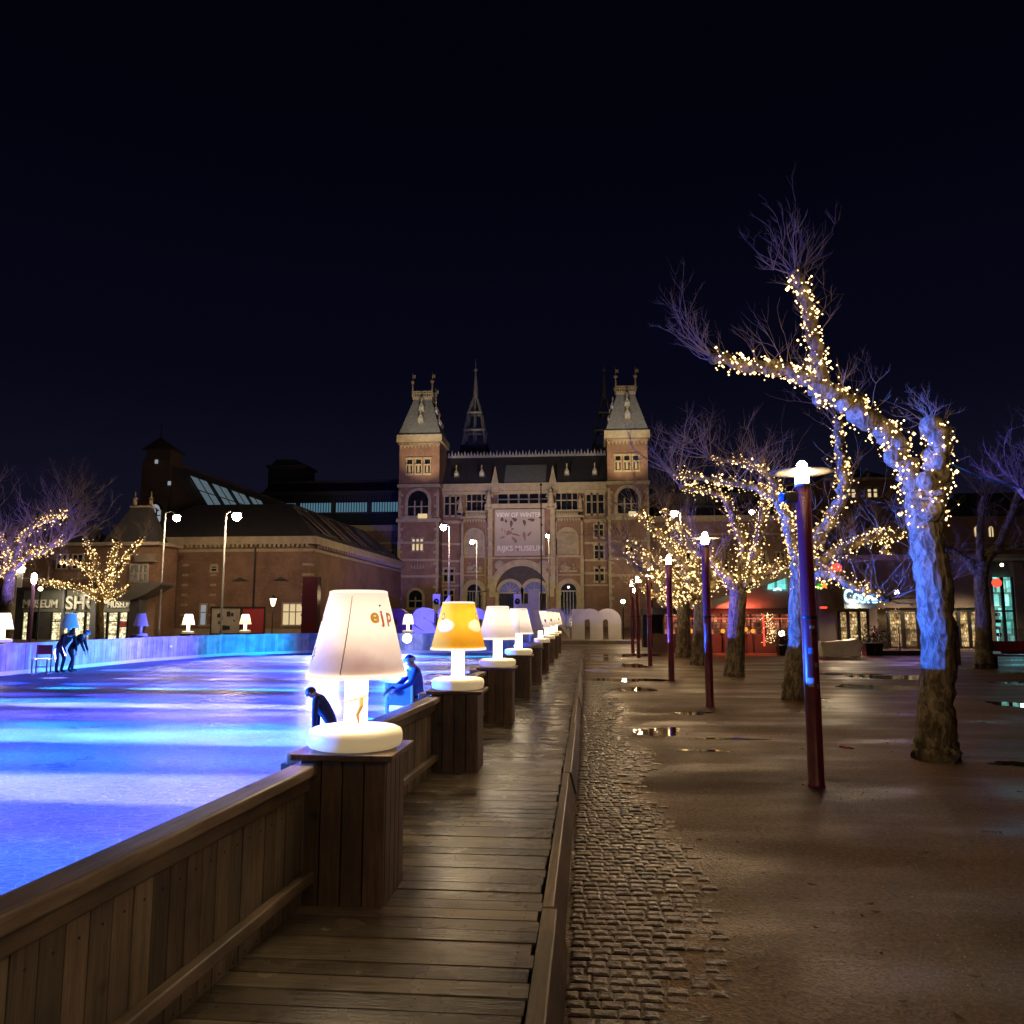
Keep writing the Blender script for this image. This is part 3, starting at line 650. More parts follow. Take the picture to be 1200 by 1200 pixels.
# ------------------------------------------------------------------ far and left sides of the rink
def fence_inner(p, q, label, group, seed):
    """vertical plank hoarding from p to q, its inner face towards the ice"""
    p = Vector(p); q = Vector(q); L = (q-p).length
    t = thing('rink_fence', label, 'fence', (p.x, p.y, 0), math.atan2(q.y-p.y, q.x-p.x), group)
    mb = MB(); rr = random.Random(seed); n = max(3, int(L/0.16))
    for i in range(n):
        a, b = i*L/n, (i+1)*L/n; j = rr.uniform(0, 0.008)
        mb.box(a+0.003, b-0.003, -0.012+j, 0.014, 0.05, 0.905+rr.uniform(-0.008, 0.008), 0, vt(0.6, 1.1, rr))
    mb.build('plank_panel', 'pale_wood', t)
    MB().box(0, L, -0.03, 0.07, 0.906, 0.945, 0, (0.8, 0.8, 0.8)).build('top_rail', 'pale_wood', t)
    MB().box(0, L, -0.035, -0.013, 0.0, 0.14, 0, (1, 1, 1)).build('kick_board', 'white', t)
    return t
g0 = ground(-60, 797); cA = Vector((-17.1, 6.0)); cB = Vector((-16.9, 30.0)); cC = Vector((-15.9, 34.5)); cD = Vector((-13.2, 38.0)); cE = Vector((-1.9, 38.55))
pts = [Vector((-17.15, 10)), Vector((-17.12, 15)), Vector((-17.1, 20)), Vector((-17.0, 25)), cB, cC, cD, Vector((-9.4, 38.2)), Vector((-5.6, 38.4)), cE]
flab = ['blue lit plank hoarding on the far left edge of the ice', 'plank hoarding along the left side of the rink near the camera side', 'violet lit plank hoarding behind the wooden skate chair',
        'bright blue plank hoarding behind the two bending people', 'violet and blue plank hoarding below the museum shop doors', 'plank hoarding where the rink starts to turn, below a white lamp',
        'short turned plank hoarding in the far corner of the rink', 'plank hoarding along the far side of the rink, below a cream lamp', 'plank hoarding along the far side of the rink, middle length', 'plank hoarding at the far right end of the rink below the starry blue light']
for i in range(len(pts)-1):
    fence_inner((pts[i].x, pts[i].y, 0), (pts[i+1].x, pts[i+1].y, 0), flab[i], 'plank hoarding around the far sides of the rink', 50+i)
# lamps on those fences, each on its own plinth behind the planks
def far_lamp(px, py, Y, kind, lab, plab):
    p = at(px, py, Y)
    x, y = p.x, p.y
    o = copy_tree(kind); o.location = (x, y, 0.95); o['label'] = lab
    q = copy_tree(pl0); q.location = (x, y, -0.05); q['label'] = plab; q['group'] = 'plinths behind the far rink hoarding'
blueL = make_lamp('white', False, 'unlit lamp washed blue, on the left hoarding above the two bending people', LG)
creamL = make_lamp('cream', True, 'cream lit lamp on the far hoarding in front of the red poster', LG)
b3 = at(92, 754, 26.2); blueL.location = (b3.x-0.35, b3.y, 0.95)
q = copy_tree(pl0); q.location = (b3.x-0.35, b3.y, -0.05); q['label'] = 'plinth behind the left hoarding under the blue washed lamp'; q['group'] = 'plinths behind the far rink hoarding'
c3 = at(287, 744, 39.2); creamL.location = (c3.x, c3.y, 0.95); point('lamp_bulb_light', (c3.x, c3.y, 0.95+0.7), LIT_KW, 18, 0.05)
q = copy_tree(pl0); q.location = (c3.x, c3.y, -0.05); q['label'] = 'plinth behind the far hoarding under the cream lamp'; q['group'] = 'plinths behind the far rink hoarding'
far_lamp(2, 757, 23.5, lampW, 'pale lit lamp standing on the left hoarding at the picture edge', 'plinth behind the left hoarding under the lamp at the picture edge')
far_lamp(164, 750, 31.2, blueL, 'unlit lamp glowing violet in front of the shop doors', 'plinth behind the hoarding in front of the shop doors')
far_lamp(220, 747, 36.2, lampW, 'white lit lamp on the hoarding between the shop canopy and the posters', 'plinth behind the turned hoarding under a white lamp')
far_lamp(478, 745, 39.2, lampW, 'small white lamp on the far hoarding directly above the starry blue light', 'plinth behind the far hoarding above the starry blue light')
for px, py, Y in ((2, 757, 23.5), (220, 747, 36.2), (478, 745, 39.2)):
    p = at(px, py, Y); point('lamp_bulb_light', (p.x, p.y, 0.95+0.7), LIT_KW, 18, 0.05)
# small spotlights fixed to the fences
def fence_light(loc, tow, lens, r, label, group='coloured spotlights on the rink fences'):
    t = thing('fence_spotlight', label, 'spotlight', loc, 0, group)
    d = Vector(tow).normalized(); mb = MB(); mb.tube([-d*0.16, -d*0.02], [r*0.7, r*1.12], 12); mb.build('housing', 'dark', t, True)
    b = MB(); b.ball(d*0.0, r, n=12); b.build('lens', lens, t, True)
    MB().box(-0.02, 0.02, -0.02, 0.02, -0.14, 0.0).build('bracket', 'dark', t)
    return t
def lens_at(px, py, Y, lens, r, lab):
    p = at(px, py, Y); d = (CAM-p).normalized(); fence_light(p, (d.x, d.y, -0.1), lens, r, lab); return p
s1 = lens_at(8, 762, 23.35, 'violet_led', 0.085, 'small violet white spotlight on the left hoarding below a lit lamp')
s2 = lens_at(290, 752, 37.85, 'violet_led', 0.1, 'small white violet spotlight on the far hoarding below the cream lamp')
s3 = lens_at(224, 753, 35.5, 'cyan_led', 0.055, 'tiny cyan spotlight low on the turned hoarding')
s4 = lens_at(477, 748, 38.0, 'blue_led', 0.22, 'big dazzling blue white spotlight on the far hoarding beside the scribbled lamp')
s5 = at(604, 757, 37.8); fence_light(s5, (0, -1, 0), 'cyan_led', 0.06, 'small cyan spotlight behind the plain white lamps')

# ------------------------------------------------------------------ lamp posts
def make_post(label, group):
    t = thing('lamp_post', label, 'lamp post', (0, 0, 0), 0, group)
    H = 3.14
    MB().lathe([(0.088, -0.02), (0.088, 0.02), (0.082, 0.03), (0.08, 1.1), (0.078, H)], n=24).build('pole', 'maroon', t, True)
    MB().lathe([(0.083, 1.72), (0.085, 1.725), (0.085, 1.75), (0.083, 1.755)], n=24).build('collar', 'dark', t, True)
    hd = MB().lathe([(0.07, H), (0.085, H+0.006), (0.085, H+0.03), (0.07, H+0.036)], n=24).build('lamp_socket', 'grey', t, True)
    b = MB().lathe([(0.052, H+0.037), (0.058, H+0.06), (0.058, H+0.21), (0.05, H+0.25), (0.03, H+0.275), (0.006, H+0.285)], n=16).build('lamp_glass', 'bulb', t, True)
    cg = MB()
    for i in range(3):
        a = 0.4+2*PI*i/3; cg.tube([(0.082*math.cos(a), 0.082*math.sin(a), H+0.03), (0.082*math.cos(a), 0.082*math.sin(a), H+0.155)], [0.005]*2, 6)
    cg.build('cage_rod', 'grey', t)
    d = MB().lathe([(0.075, H+0.148), (0.3, H+0.155), (0.335, H+0.158), (0.34, H+0.162), (0.3, H+0.17), (0.075, H+0.185)], n=48, closed=True).build('reflector_disc', 'disc', t, True)
    return t
def disc_mat():
    m, nt, b = newmat('frosted reflector disc'); b.inputs['Base Color'].default_value = (0.1, 0.09, 0.07, 1); b.inputs['Roughness'].default_value = 0.35
    t = N(nt, 'ShaderNodeBsdfTranslucent'); t.inputs[0].default_value = (0.1, 0.09, 0.06, 1)
    mx = nt.nodes.new('ShaderNodeMixShader'); mx.inputs[0].default_value = 0.35
    nt.links.new(b.outputs[0], mx.inputs[1]); nt.links.new(t.outputs[0], mx.inputs[2]); nt.links.new(mx.outputs[0], nt.nodes['Material Output'].inputs['Surface']); return m
M['disc'] = disc_mat()
POSTS = [(957, 922), (832, 828), (787, 798), (762, 780), (748.5, 771), (741.5, 765.5)]
plab = ['maroon lamp post nearest the camera with stickers on its pole and a wide disc', 'maroon lamp post second in the row, in front of the red lit cafe', 'maroon lamp post third in the row, left of the sparkling trees',
        'slim maroon lamp post fourth in the row', 'thin lamp post fifth in the row, left of two close together', 'thinnest lamp post at the far end of the row']
post0 = make_post(plab[0], 'maroon lamp posts along the square'); 
for k, (px, py) in enumerate(POSTS):
    o = post0 if k == 0 else copy_tree(post0)
    g = ground(px, py); o.location = (g.x, g.y, 0)
    if k: o['label'] = plab[k]
p0 = ground(*POSTS[0])
_p1 = ground(*POSTS[1]); o = copy_tree(post0); o.location = (2*p0.x-_p1.x, 2*p0.y-_p1.y, 0); o['label'] = 'maroon lamp post beside the photographer, before the stickered one'
def sticker(ang, z, w, h, col, rough=0.5):
    m = MB(); n = 6; 
    for i in range(n):
        a = ang-w/2/0.081+i*w/0.081/n; b = a+w/0.081/n; r = 0.0825
        m.quad((r*math.sin(a), -r*math.cos(a), z), (r*math.sin(b), -r*math.cos(b), z), (r*math.sin(b), -r*math.cos(b), z+h), (r*math.sin(a), -r*math.cos(a), z+h))
    m.build('sticker', plain('sticker paper', col, rough, 0, 0.3, 40), post0)
for a, z, w, h, c in ((-0.35, 1.02, 0.06, 0.09, (0.5, 0.55, 0.6)), (0.55, 1.0, 0.03, 0.05, (0.4, 0.35, 0.35)), (0.1, 1.62, 0.06, 0.03, (0.5, 0.5, 0.52)), (-0.2, 1.36, 0.05, 0.06, (0.12, 0.3, 0.5)), (0.6, 1.4, 0.05, 0.05, (0.1, 0.05, 0.1)), (0.4, 1.22, 0.035, 0.05, (0.3, 0.3, 0.35)), (0.5, 1.55, 0.06, 0.05, (0.06, 0.02, 0.05))): sticker(a, z, w, h, c)
# small projector clamped to the first post
pr = at(916, 582, p0.y+0.02)
t = thing('post_projector', 'small dark projector clamped near the top of the nearest lamp post', 'projector', (pr.x, pr.y, pr.z))
mb = MB(); mb.box(0.03, 0.17, -0.06, 0.06, -0.07, 0.05); bev(mb.build('housing', 'dark', t), 0.012, 2)
MB().tube([(0.03, 0, -0.01), (-0.015, -0.01, -0.01)], [0.045, 0.055], 16).build('lens', plain('blue lens', (0.02, 0.12, 0.5), 0.1, 0, 0.1, 3), t, True)
MB().tube([(0.15, 0, 0.03), (0.27, 0, 0.04)], [0.014, 0.014], 8).build('clamp', 'dark', t)

# ------------------------------------------------------------------ trees
def twigs(mb, p, d, L, r, depth, rr):
    k = 4; pts = [Vector(p)]; dd = Vector(d).normalized()
    for i in range(k):
        dd = (dd+Vector((rr.gauss(0, 0.15), rr.gauss(0, 0.15), rr.gauss(0.07, 0.12)))).normalized(); pts.append(pts[-1]+dd*L/k)
    mb.tube(pts, [r*(1-0.75*i/k) for i in range(k+1)], 5 if depth > 1 else 4)
    if depth > 0:
        for _ in range(rr.randint(2, 4)):
            i = rr.randint(1, k); nd = (dd+Vector((rr.gauss(0, 0.6), rr.gauss(0, 0.6), rr.gauss(0.15, 0.4)))).normalized()
            twigs(mb, pts[i], nd, L*rr.uniform(0.4, 0.75), r*0.55, depth-1, rr)
def make_tree(label, group, Y, trunk, limbs, tw=1.0, seed=1, n_twig=6, lk={}):
    """trunk / limbs: lists of (px, py, radius, dy) - points of the tree's own plane Y, moved dy in depth"""
    rr = random.Random(seed)
    P = lambda a: at(a[0], a[1], Y+(a[3] if len(a) > 3 else 0))
    p0_ = P(trunk[0]); base = Vector((p0_.x, p0_.y, 0))
    t = thing('plane_tree', label, 'tree', base, 0, group)
    pts = [P(a)-base for a in trunk]; pts[0].z = -0.03; rs = [a[2] for a in trunk]
    pts, rs = smooth_path(pts, rs, 6)
    pts = [p+Vector((rr.gauss(0, 0.012), rr.gauss(0, 0.012), 0)) for p in pts]
    tr = MB(); tr.tube(pts, rs, 18, wob=0.07, rnd=rr); tr.ball(pts[-1], rs[-1]*1.04, n=14)
    tr.build('trunk', 'bark', t, True)
    crown = MB(); paths = []
    for li, lb in enumerate(limbs):
        kk = lk.get(li, 1.0)
        lp = [P(a)-base for a in lb]; lr = [a[2] for a in lb]
        lp, lr = smooth_path(lp, lr, 5)
        lp = [p+Vector((rr.gauss(0, r*0.2), rr.gauss(0, r*0.3), rr.gauss(0, r*0.2))) if 0 < i else p for i, (p, r) in enumerate(zip(lp, lr))]
        m = MB(); m.tube(lp, lr, 12, wob=0.13, rnd=rr)
        for i in range(2, len(lp), 3):
            if rr.random() < 0.6: m.ball(lp[i]+Vector((rr.gauss(0, .4), rr.gauss(0, .4), rr.gauss(0, .4)))*lr[i], lr[i]*rr.uniform(0.7, 1.0), n=10)
        m.ball(lp[-1], lr[-1]*1.25, n=12); m.build('limb', 'bark', t, True)
        paths.append(([p+base for p in lp], lr))
        for _ in range(max(4, n_twig-1)):                     # spray from the knuckle at the end: boughs, then twigs
            d = (lp[-1]-lp[-3]).normalized()*0.7+Vector((rr.gauss(0, 0.7), rr.gauss(0, 0.55), rr.uniform(0.0, 0.9)))
            twigs(crown, lp[-1], d, kk*tw*rr.uniform(0.7, 1.2), kk*0.017*max(tw, 0.6), 3, rr)
        for _ in range(n_twig*2):
            i = rr.randint(len(lp)//3, len(lp)-1)
            d = Vector((rr.gauss(0, 0.5), rr.gauss(0, 0.5), rr.uniform(0.4, 1.1)))
            twigs(crown, lp[i], d, kk*tw*rr.uniform(0.4, 1.05), 0.0095*max(tw, 0.6), 2, rr)
    crown.build('twigs', 'twig', t)
    return t, paths
def fairy_string(label, paths, per_m, r, parts, seed, near=False, spread=0.05):
    rr = random.Random(seed); mat = 'fairy_near' if near else 'fairy'
    t0 = paths[0][0][0]; t = thing('fairy_light_string', label, 'string lights', tuple(t0), 0, 'fairy light strings wound round the trees'); o0 = Vector(t0)
    pos = []; wr = MB()
    for lp, lr in paths:
        L = sum((lp[i+1]-lp[i]).length for i in range(len(lp)-1)); n = int(L*per_m)
        acc = [0]
        for i in range(len(lp)-1): acc.append(acc[-1]+(lp[i+1]-lp[i]).length)
        wp = []; turns = L/0.16
        for k in range(int(turns*7)):
            s = L*k/(turns*7); i = max(j for j in range(len(acc)) if acc[j] <= s); i = min(i, len(lp)-2)
            f = (s-acc[i])/max(acc[i+1]-acc[i], 1e-6); c = lp[i].lerp(lp[i+1], f); d = (lp[i+1]-lp[i]).normalized(); u = d.orthogonal().normalized(); w = d.cross(u)
            a = 2*PI*k/7; rad__ = (lr[i]*(1-f)+lr[i+1]*f)*1.1+0.012; wp.append(c+(u*math.cos(a)+w*math.sin(a))*rad__-o0)
        if len(wp) > 2: wr.tube(wp, [0.0055]*len(wp), 4)
        for k in range(n):
            s = rr.uniform(0, L); i = min(max(j for j in range(len(acc)) if acc[j] <= s), len(lp)-2)
            f = (s-acc[i])/max(acc[i+1]-acc[i], 1e-6); c = lp[i].lerp(lp[i+1], f); d = (lp[i+1]-lp[i]).normalized(); u = d.orthogonal().normalized(); w = d.cross(u)
            a = rr.uniform(0, 2*PI); rad__ = (lr[i]*(1-f)+lr[i+1]*f)*1.12+0.015+abs(rr.gauss(0, spread)); q = c+(u*math.cos(a)+w*math.sin(a))*rad__-o0
            if rr.random() < 0.6 and len(wp) > 2:              # most bulbs sit on the wire, in little bunches
                j = int(s/L*(len(wp)-1)); q = wp[j]+Vector((rr.gauss(0, .022), rr.gauss(0, .022), rr.gauss(0, .022)))*(1+spread*8)
            pos.append((q, r*min(2.0, rr.lognormvariate(-0.12, 0.38))))
    wr.build('wire', 'wire', t)
    pos.sort(key=lambda q: ((q[0]+o0)-CAM).length/q[1])
    proto = None
    if parts:
        for k, (p, q) in enumerate(pos[:100]):
            if proto is None:
                b = MB(); b.octa((0, 0, 0), 1.0); proto = b.build('bulb', mat, t); o = proto
            else: o = proto.copy(); C.objects.link(o)
            o.location = p; o.scale = (q, q, q); o.parent = t
        rest = pos[100:]
    else: rest = pos
    if rest:
        b = MB()
        for p, q in rest: b.octa(p, q)
        o = b.build('bulbs', mat, t); o['kind'] = 'stuff'
    return t
TG = 'pollarded plane trees on the square'
gy = lambda px, py: ground(px, py).y
# main tree
YA = gy(1097, 890)
tA, pA = make_tree('big leaning plane tree nearest the camera, its trunk lit blue on one side', TG, YA,
    [(1098, 893, 0.31), (1097, 880, 0.26), (1097, 860, 0.225), (1098, 800, 0.2), (1099, 740, 0.205), (1094, 690, 0.215), (1086, 640, 0.2), (1080, 605, 0.185)],
    [[(1080, 605, 0.18), (1068, 565, 0.15), (1048, 518, 0.135), (1015, 488, 0.14), (985, 468, 0.13), (960, 452, 0.12), (920, 435, 0.085, .1), (878, 428, 0.075, .15), (836, 420, 0.065, .2)],
     [(962, 453, 0.11), (956, 420, 0.085), (952, 385, 0.08), (945, 352, 0.07, -.1), (932, 322, 0.075, -.1)],
     [(1085, 608, 0.17), (1094, 575, 0.16, -.1), (1098, 545, 0.15, -.15), (1096, 515, 0.13, -.2), (1090, 500, 0.12, -.2)]],
    0.66, 101, 9, {2: 0.5})
fairy_string('warm fairy lights wound round the limbs of the big leaning plane tree', pA, 120, 0.0145, True, 5, True, 0.05)
# second tree
YB = gy(930, 820)
tB, pB = make_tree('plane tree just behind the nearest lamp post, dark mossy foot and blue lit trunk', TG, YB,
    [(930, 822, 0.27), (931, 800, 0.235), (935, 750, 0.2), (936, 700, 0.19), (938, 668, 0.18)],
    [[(938, 668, 0.16), (958, 630, 0.14), (976, 603, 0.13), (988, 575, 0.11, -.2), (985, 535, 0.09, -.3), (982, 495, 0.08, -.4)],
     [(936, 668, 0.13), (928, 630, 0.1), (920, 602, 0.09), (900, 578, 0.08, .2), (860, 566, 0.07, .4), (790, 556, 0.06, .8)],
     [(934, 650, 0.12), (918, 600, 0.1, .4), (905, 562, 0.08, .7), (880, 545, 0.07, 1), (832, 536, 0.06, 1.2)],
     [(942, 672, 0.12), (975, 650, 0.1, .3), (1010, 635, 0.09, .5), (1060, 624, 0.07, .6)],
     [(938, 690, 0.12), (968, 672, 0.1, -.5), (1005, 690, 0.08, -.8), (1040, 702, 0.06, -1.)]], 1.0, 102, 9)
fairy_string('fairy lights on the plane tree just behind the nearest lamp post', pB, 84, 0.0175, True, 6, False, 0.07)
YC = gy(861, 792)
tC, pC = make_tree('plane tree with a thick mottled trunk in front of the red lit cafe', TG, YC,
    [(860, 792, 0.33), (861, 780, 0.28), (863, 740, 0.25), (865, 700, 0.24), (863, 688, 0.23)],
    [[(862, 690, 0.2), (848, 672, 0.15), (836, 660, 0.12), (822, 648, 0.1)],
     [(866, 690, 0.18), (885, 677, 0.13), (905, 668, 0.11, .3), (928, 655, 0.09, .5)],
     [(864, 690, 0.17), (872, 650, 0.13), (860, 610, 0.11, -.3), (845, 580, 0.09, -.5), (800, 572, 0.07, -.6)],
     [(868, 690, 0.16), (886, 650, 0.12, .4), (893, 605, 0.1, .5), (895, 570, 0.08, .5)]], 1.15, 103, 9)
fairy_string('fairy lights on the plane tree with the thick mottled trunk', pC, 76, 0.0225, True, 7, False, 0.1)
YD = gy(818, 779)
tD, pD = make_tree('plane tree between the second and third lamp posts, a cyan streak on its trunk', TG, YD,
    [(819, 779, 0.36), (820, 765, 0.3), (821, 735, 0.27), (821, 700, 0.25)],
    [[(820, 700, 0.2), (806, 672, 0.16), (790, 645, 0.13), (770, 622, 0.11), (748, 598, 0.09)],
     [(822, 700, 0.18), (818, 665, 0.14), (808, 635, 0.11), (790, 615, 0.09, .5), (778, 598, 0.08, .8)],
     [(822, 700, 0.18), (838, 682, 0.13), (845, 665, 0.1)], [(818, 702, 0.17), (795, 690, 0.13, -1), (775, 678, 0.1, -1.5), (752, 668, 0.08, -2)]], 1.25, 104, 8)
fairy_string('dense fairy lights on the tree between the second and third lamp posts', pD, 70, 0.027, False, 8, False, 0.14)
YE = gy(797, 770)
tE, pE = make_tree('far plane tree behind the third lamp post in the cluster of lights', TG, YE,
    [(800, 770, 0.36), (801, 755, 0.3), (801, 725, 0.27), (800, 705, 0.25)],
    [[(800, 705, 0.2), (782, 685, 0.15), (760, 668, 0.12), (728, 648, 0.09)], [(800, 705, 0.2), (785, 672, 0.15), (762, 650, 0.11), (735, 636, 0.09)],
     [(801, 705, 0.2), (806, 680, 0.15), (800, 655, 0.12), (795, 630, 0.09)], [(799, 708, 0.17), (775, 700, 0.12, 1), (752, 690, 0.1, 1)]], 1.3, 105, 8)
fairy_string('dense fairy lights on the far tree behind the third lamp post', pE, 60, 0.03, False, 9, False, 0.16)
YF = gy(1047, 758)
tF, pF = make_tree('slim plane tree lit violet by the shop barrier', TG, YF,
    [(1047, 758, 0.3), (1047, 740, 0.25), (1046, 712, 0.24)],
    [[(1046, 714, 0.2), (1018, 694, 0.15), (993, 678, 0.13), (975, 655, 0.1)], [(1046, 712, 0.18), (1042, 680, 0.14), (1038, 650, 0.12), (1030, 618, 0.1)],
     [(1047, 714, 0.16), (1062, 700, 0.12), (1076, 690, 0.1)], [(1046, 716, 0.15), (1028, 702, 0.12, 1), (985, 688, 0.1, 2), (955, 670, 0.08, 3)]], 1.3, 106, 7)
fairy_string('fairy lights on the slim violet lit tree by the shop barrier', pF, 50, 0.037, False, 10, False, 0.18)
YG = gy(1152, 783)
tG, pG = make_tree('bare plane tree without lights behind the big leaning tree', TG, YG,
    [(1153, 784, 0.36), (1153, 770, 0.28), (1152, 720, 0.24), (1150, 690, 0.22), (1149, 670, 0.2)],
    [[(1149, 670, 0.18), (1168, 640, 0.13), (1185, 605, 0.11), (1194, 572, 0.09)], [(1148, 672, 0.16), (1148, 640, 0.12), (1150, 610, 0.1, .5), (1152, 585, .08, .8)],
     [(1148, 672, 0.16), (1125, 650, 0.12), (1100, 640, 0.09), (1080, 632, 0.08)], [(1165, 645, 0.11), (1190, 640, 0.09), (1215, 630, 0.07)]], 1.2, 107, 7)
tH, pH = make_tree('bare plane tree at the right picture edge behind the blue cable', TG, 22.0,
    [(1232, 800, 0.3), (1232, 700, 0.22), (1230, 640, 0.2)], [[(1230, 640, 0.16), (1218, 590, 0.12), (1208, 545, 0.09)], [(1230, 640, .14), (1222, 600, .1, .6), (1196, 575, .08, .8)]], 1.0, 108, 7)
# left trees behind the rink
YL = 47.0
tL, pL = make_tree('plane tree with violet trunk and big bare crown at the left picture edge', TG, YL,
    [(6, 756, 0.45), (7, 735, 0.38), (9, 700, 0.34), (12, 672, 0.3)],
    [[(12, 672, 0.24), (22, 640, 0.18), (40, 616, 0.15), (60, 608, 0.12), (80, 601, 0.1)], [(12, 674, 0.2), (30, 655, 0.15), (55, 642, 0.12, 1)],
     [(10, 672, 0.22), (4, 640, 0.17), (-8, 622, 0.13)], [(10, 676, 0.2), (-4, 668, 0.14), (-20, 660, 0.12)], [(40, 650, 0.13, 1.5), (62, 640, 0.12, 1.5), (80, 633, 0.09, 1.5)]], 2.2, 109, 11)
fairy_string('fairy lights on the tree at the left picture edge', pL, 46, 0.038, False, 12, False, 0.2)
YM = 50.0
tM, pM = make_tree('plane tree in front of the museum shop sign', TG, YM,
    [(117, 754, 0.3), (117, 735, 0.26), (117, 704, 0.24)],
    [[(117, 703, 0.24), (112, 685, 0.18), (112, 660, 0.14), (100, 630, 0.1)], [(118, 703, 0.22), (132, 680, 0.16), (148, 652, 0.13), (168, 630, 0.1)],
     [(116, 702, 0.2), (92, 688, 0.14), (48, 682, 0.1)], [(118, 703, 0.18), (138, 696, 0.13), (152, 688, 0.1)], [(114, 690, 0.15, -1), (100, 664, 0.12, -1), (70, 659, 0.1, -1)], [(122, 697, .15, 1), (128, 668, .12, 1), (140, 634, .1, 1)]], 1.2, 110, 5)
fairy_string('fairy lights on the tree in front of the museum shop sign', pM, 46, 0.036, False, 13, False, 0.12)
# blue sleeved cable hanging from the big tree
ca0 = at(1108, 540, YA); ca1 = at(1260, 575, YA+2.5); mb = MB()
mb.tube([ca0.lerp(ca1, i/16)+Vector((0, 0, -0.28*4*(i/16)*(1-i/16)*0.5)) for i in range(17)], [0.011]*17, 8)
tag(mb.build('hanging_cable', 'blue_cable'), 'blue sleeved cable hanging from the big leaning plane tree', 'cable')

